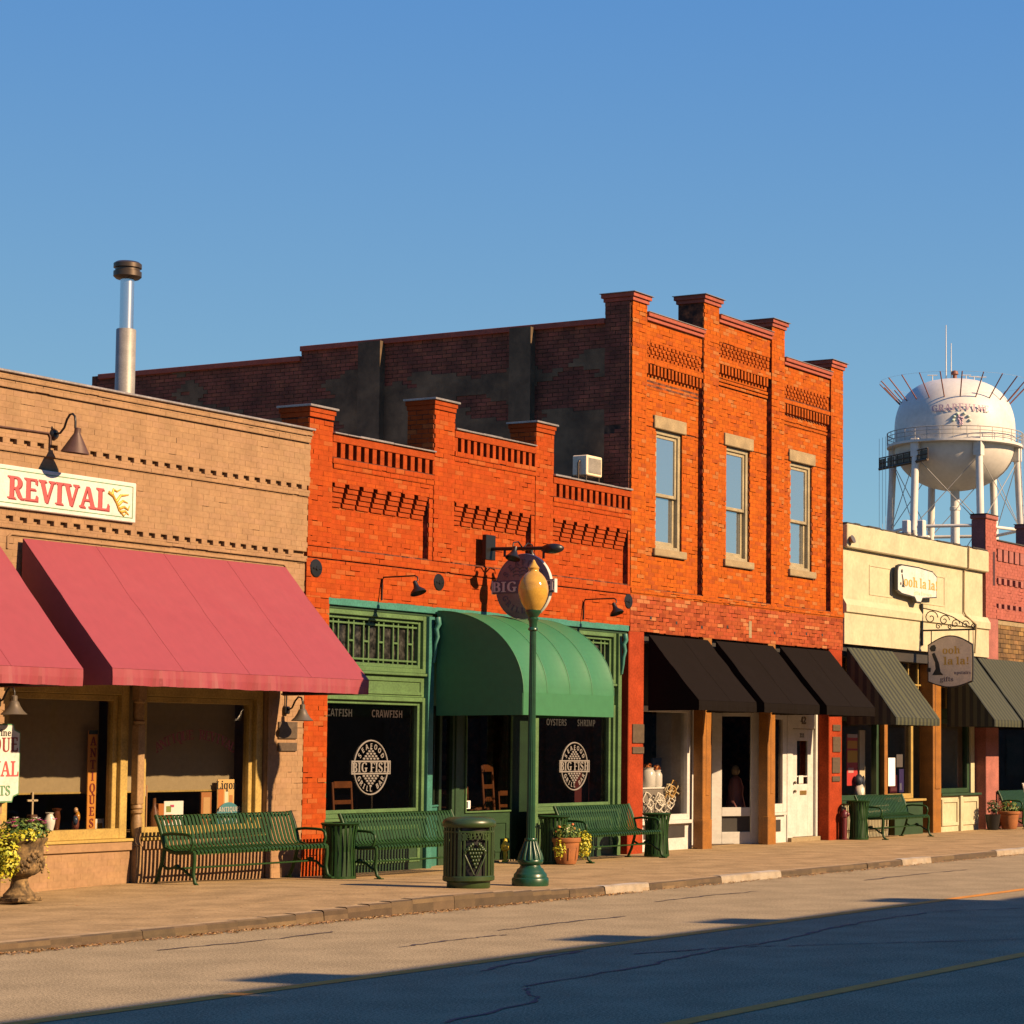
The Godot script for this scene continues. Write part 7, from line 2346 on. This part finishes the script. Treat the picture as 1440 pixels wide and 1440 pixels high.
	card_thing("octagon_card", "white cut-corner card leaning at the second cream shop window", "card", Vector3(18.30, 0.98, -0.25), Vector3(18.62, 1.55, -0.24), Color(0.72, 0.70, 0.68))
	card_thing("notice_paper", "sheet of paper taped inside the second cream shop window", "notice", Vector3(18.95, 1.36, -0.37), Vector3(19.25, 1.62, -0.365), Color(0.34, 0.30, 0.28))
	card_thing("gift_bag", "dark red patterned bag in the second cream shop window", "bag", Vector3(18.75, 0.84, -0.5), Vector3(19.1, 1.2, -0.42), Color(0.16, 0.02, 0.04), [[0.1, 0.9, 0.1, 0.3, Color(0.3, 0.1, 0.12)], [0.2, 0.7, 0.5, 0.7, Color(0.24, 0.2, 0.1)]])
	card_thing("purple_bag", "purple bag in the second cream shop window", "bag", Vector3(19.2, 0.84, -0.5), Vector3(19.42, 1.32, -0.42), Color(0.11, 0.08, 0.3), [[0.1, 0.5, 0.1, 0.4, Color(0.35, 0.35, 0.5)]])
	for q in [["book_stack", "tan books stacked in the third cream shop window", 20.75, 0.905, 0.42, 0.14, Color(0.42, 0.22, 0.09)], ["turquoise_book", "turquoise book leaning on the tan books", 20.80, 1.046, 0.3, 0.14, Color(0.16, 0.4, 0.34)], ["cream_book", "cream book on top of the book stack", 20.68, 1.187, 0.26, 0.16, Color(0.6, 0.46, 0.22)]]:
		card_thing(q[0], q[1], "book", Vector3(q[2], q[3], -0.55), Vector3(q[2] + q[4], q[3] + q[5], -0.45), q[6])
	card_thing("pink_cloth", "pink and white cloths in the red shop window", "cloth", Vector3(23.7, 0.75, -0.6), Vector3(24.3, 0.98, -0.4), Color(0.55, 0.2, 0.2), [[0.0, 0.4, 0.5, 1.0, Color(0.5, 0.5, 0.5)]])
	lathe_thing("white_ornament", "white bell shaped ornament in the red shop window", "ornament", Vector3(24.15, 0.98, -0.5), [Vector2(0.2, 0), Vector2(0.14, 0.2), Vector2(0.06, 0.38), Vector2(0, 0.42)], Color(0.5, 0.52, 0.5))
	# a child's balloon-coloured pinwheel at the far right edge
	t = thing("flag_pinwheel", "pink and white pinwheel on a striped stick by the far bench", "pinwheel", Vector3(22.85, 0.0, 0.95))
	s = Shape.new()
	s.tint = Color(0.7, 0.68, 0.65)
	s.tube([Vector3(-0.3, 1.0, 0), Vector3(0.1, 0.35, 0), Vector3(0.1, 0.0, 0)], 0.02, -1.0, 6)
	put(s, "stick", M.goods, t, false)
	s = Shape.new()
	s.tint = Color(0.6, 0.22, 0.3)
	s.ball(Vector3(0.0, 0.4, 0.05), Vector3(0.2, 0.17, 0.1), 10, 8)
	put(s, "wheel", M.goods, t, false)
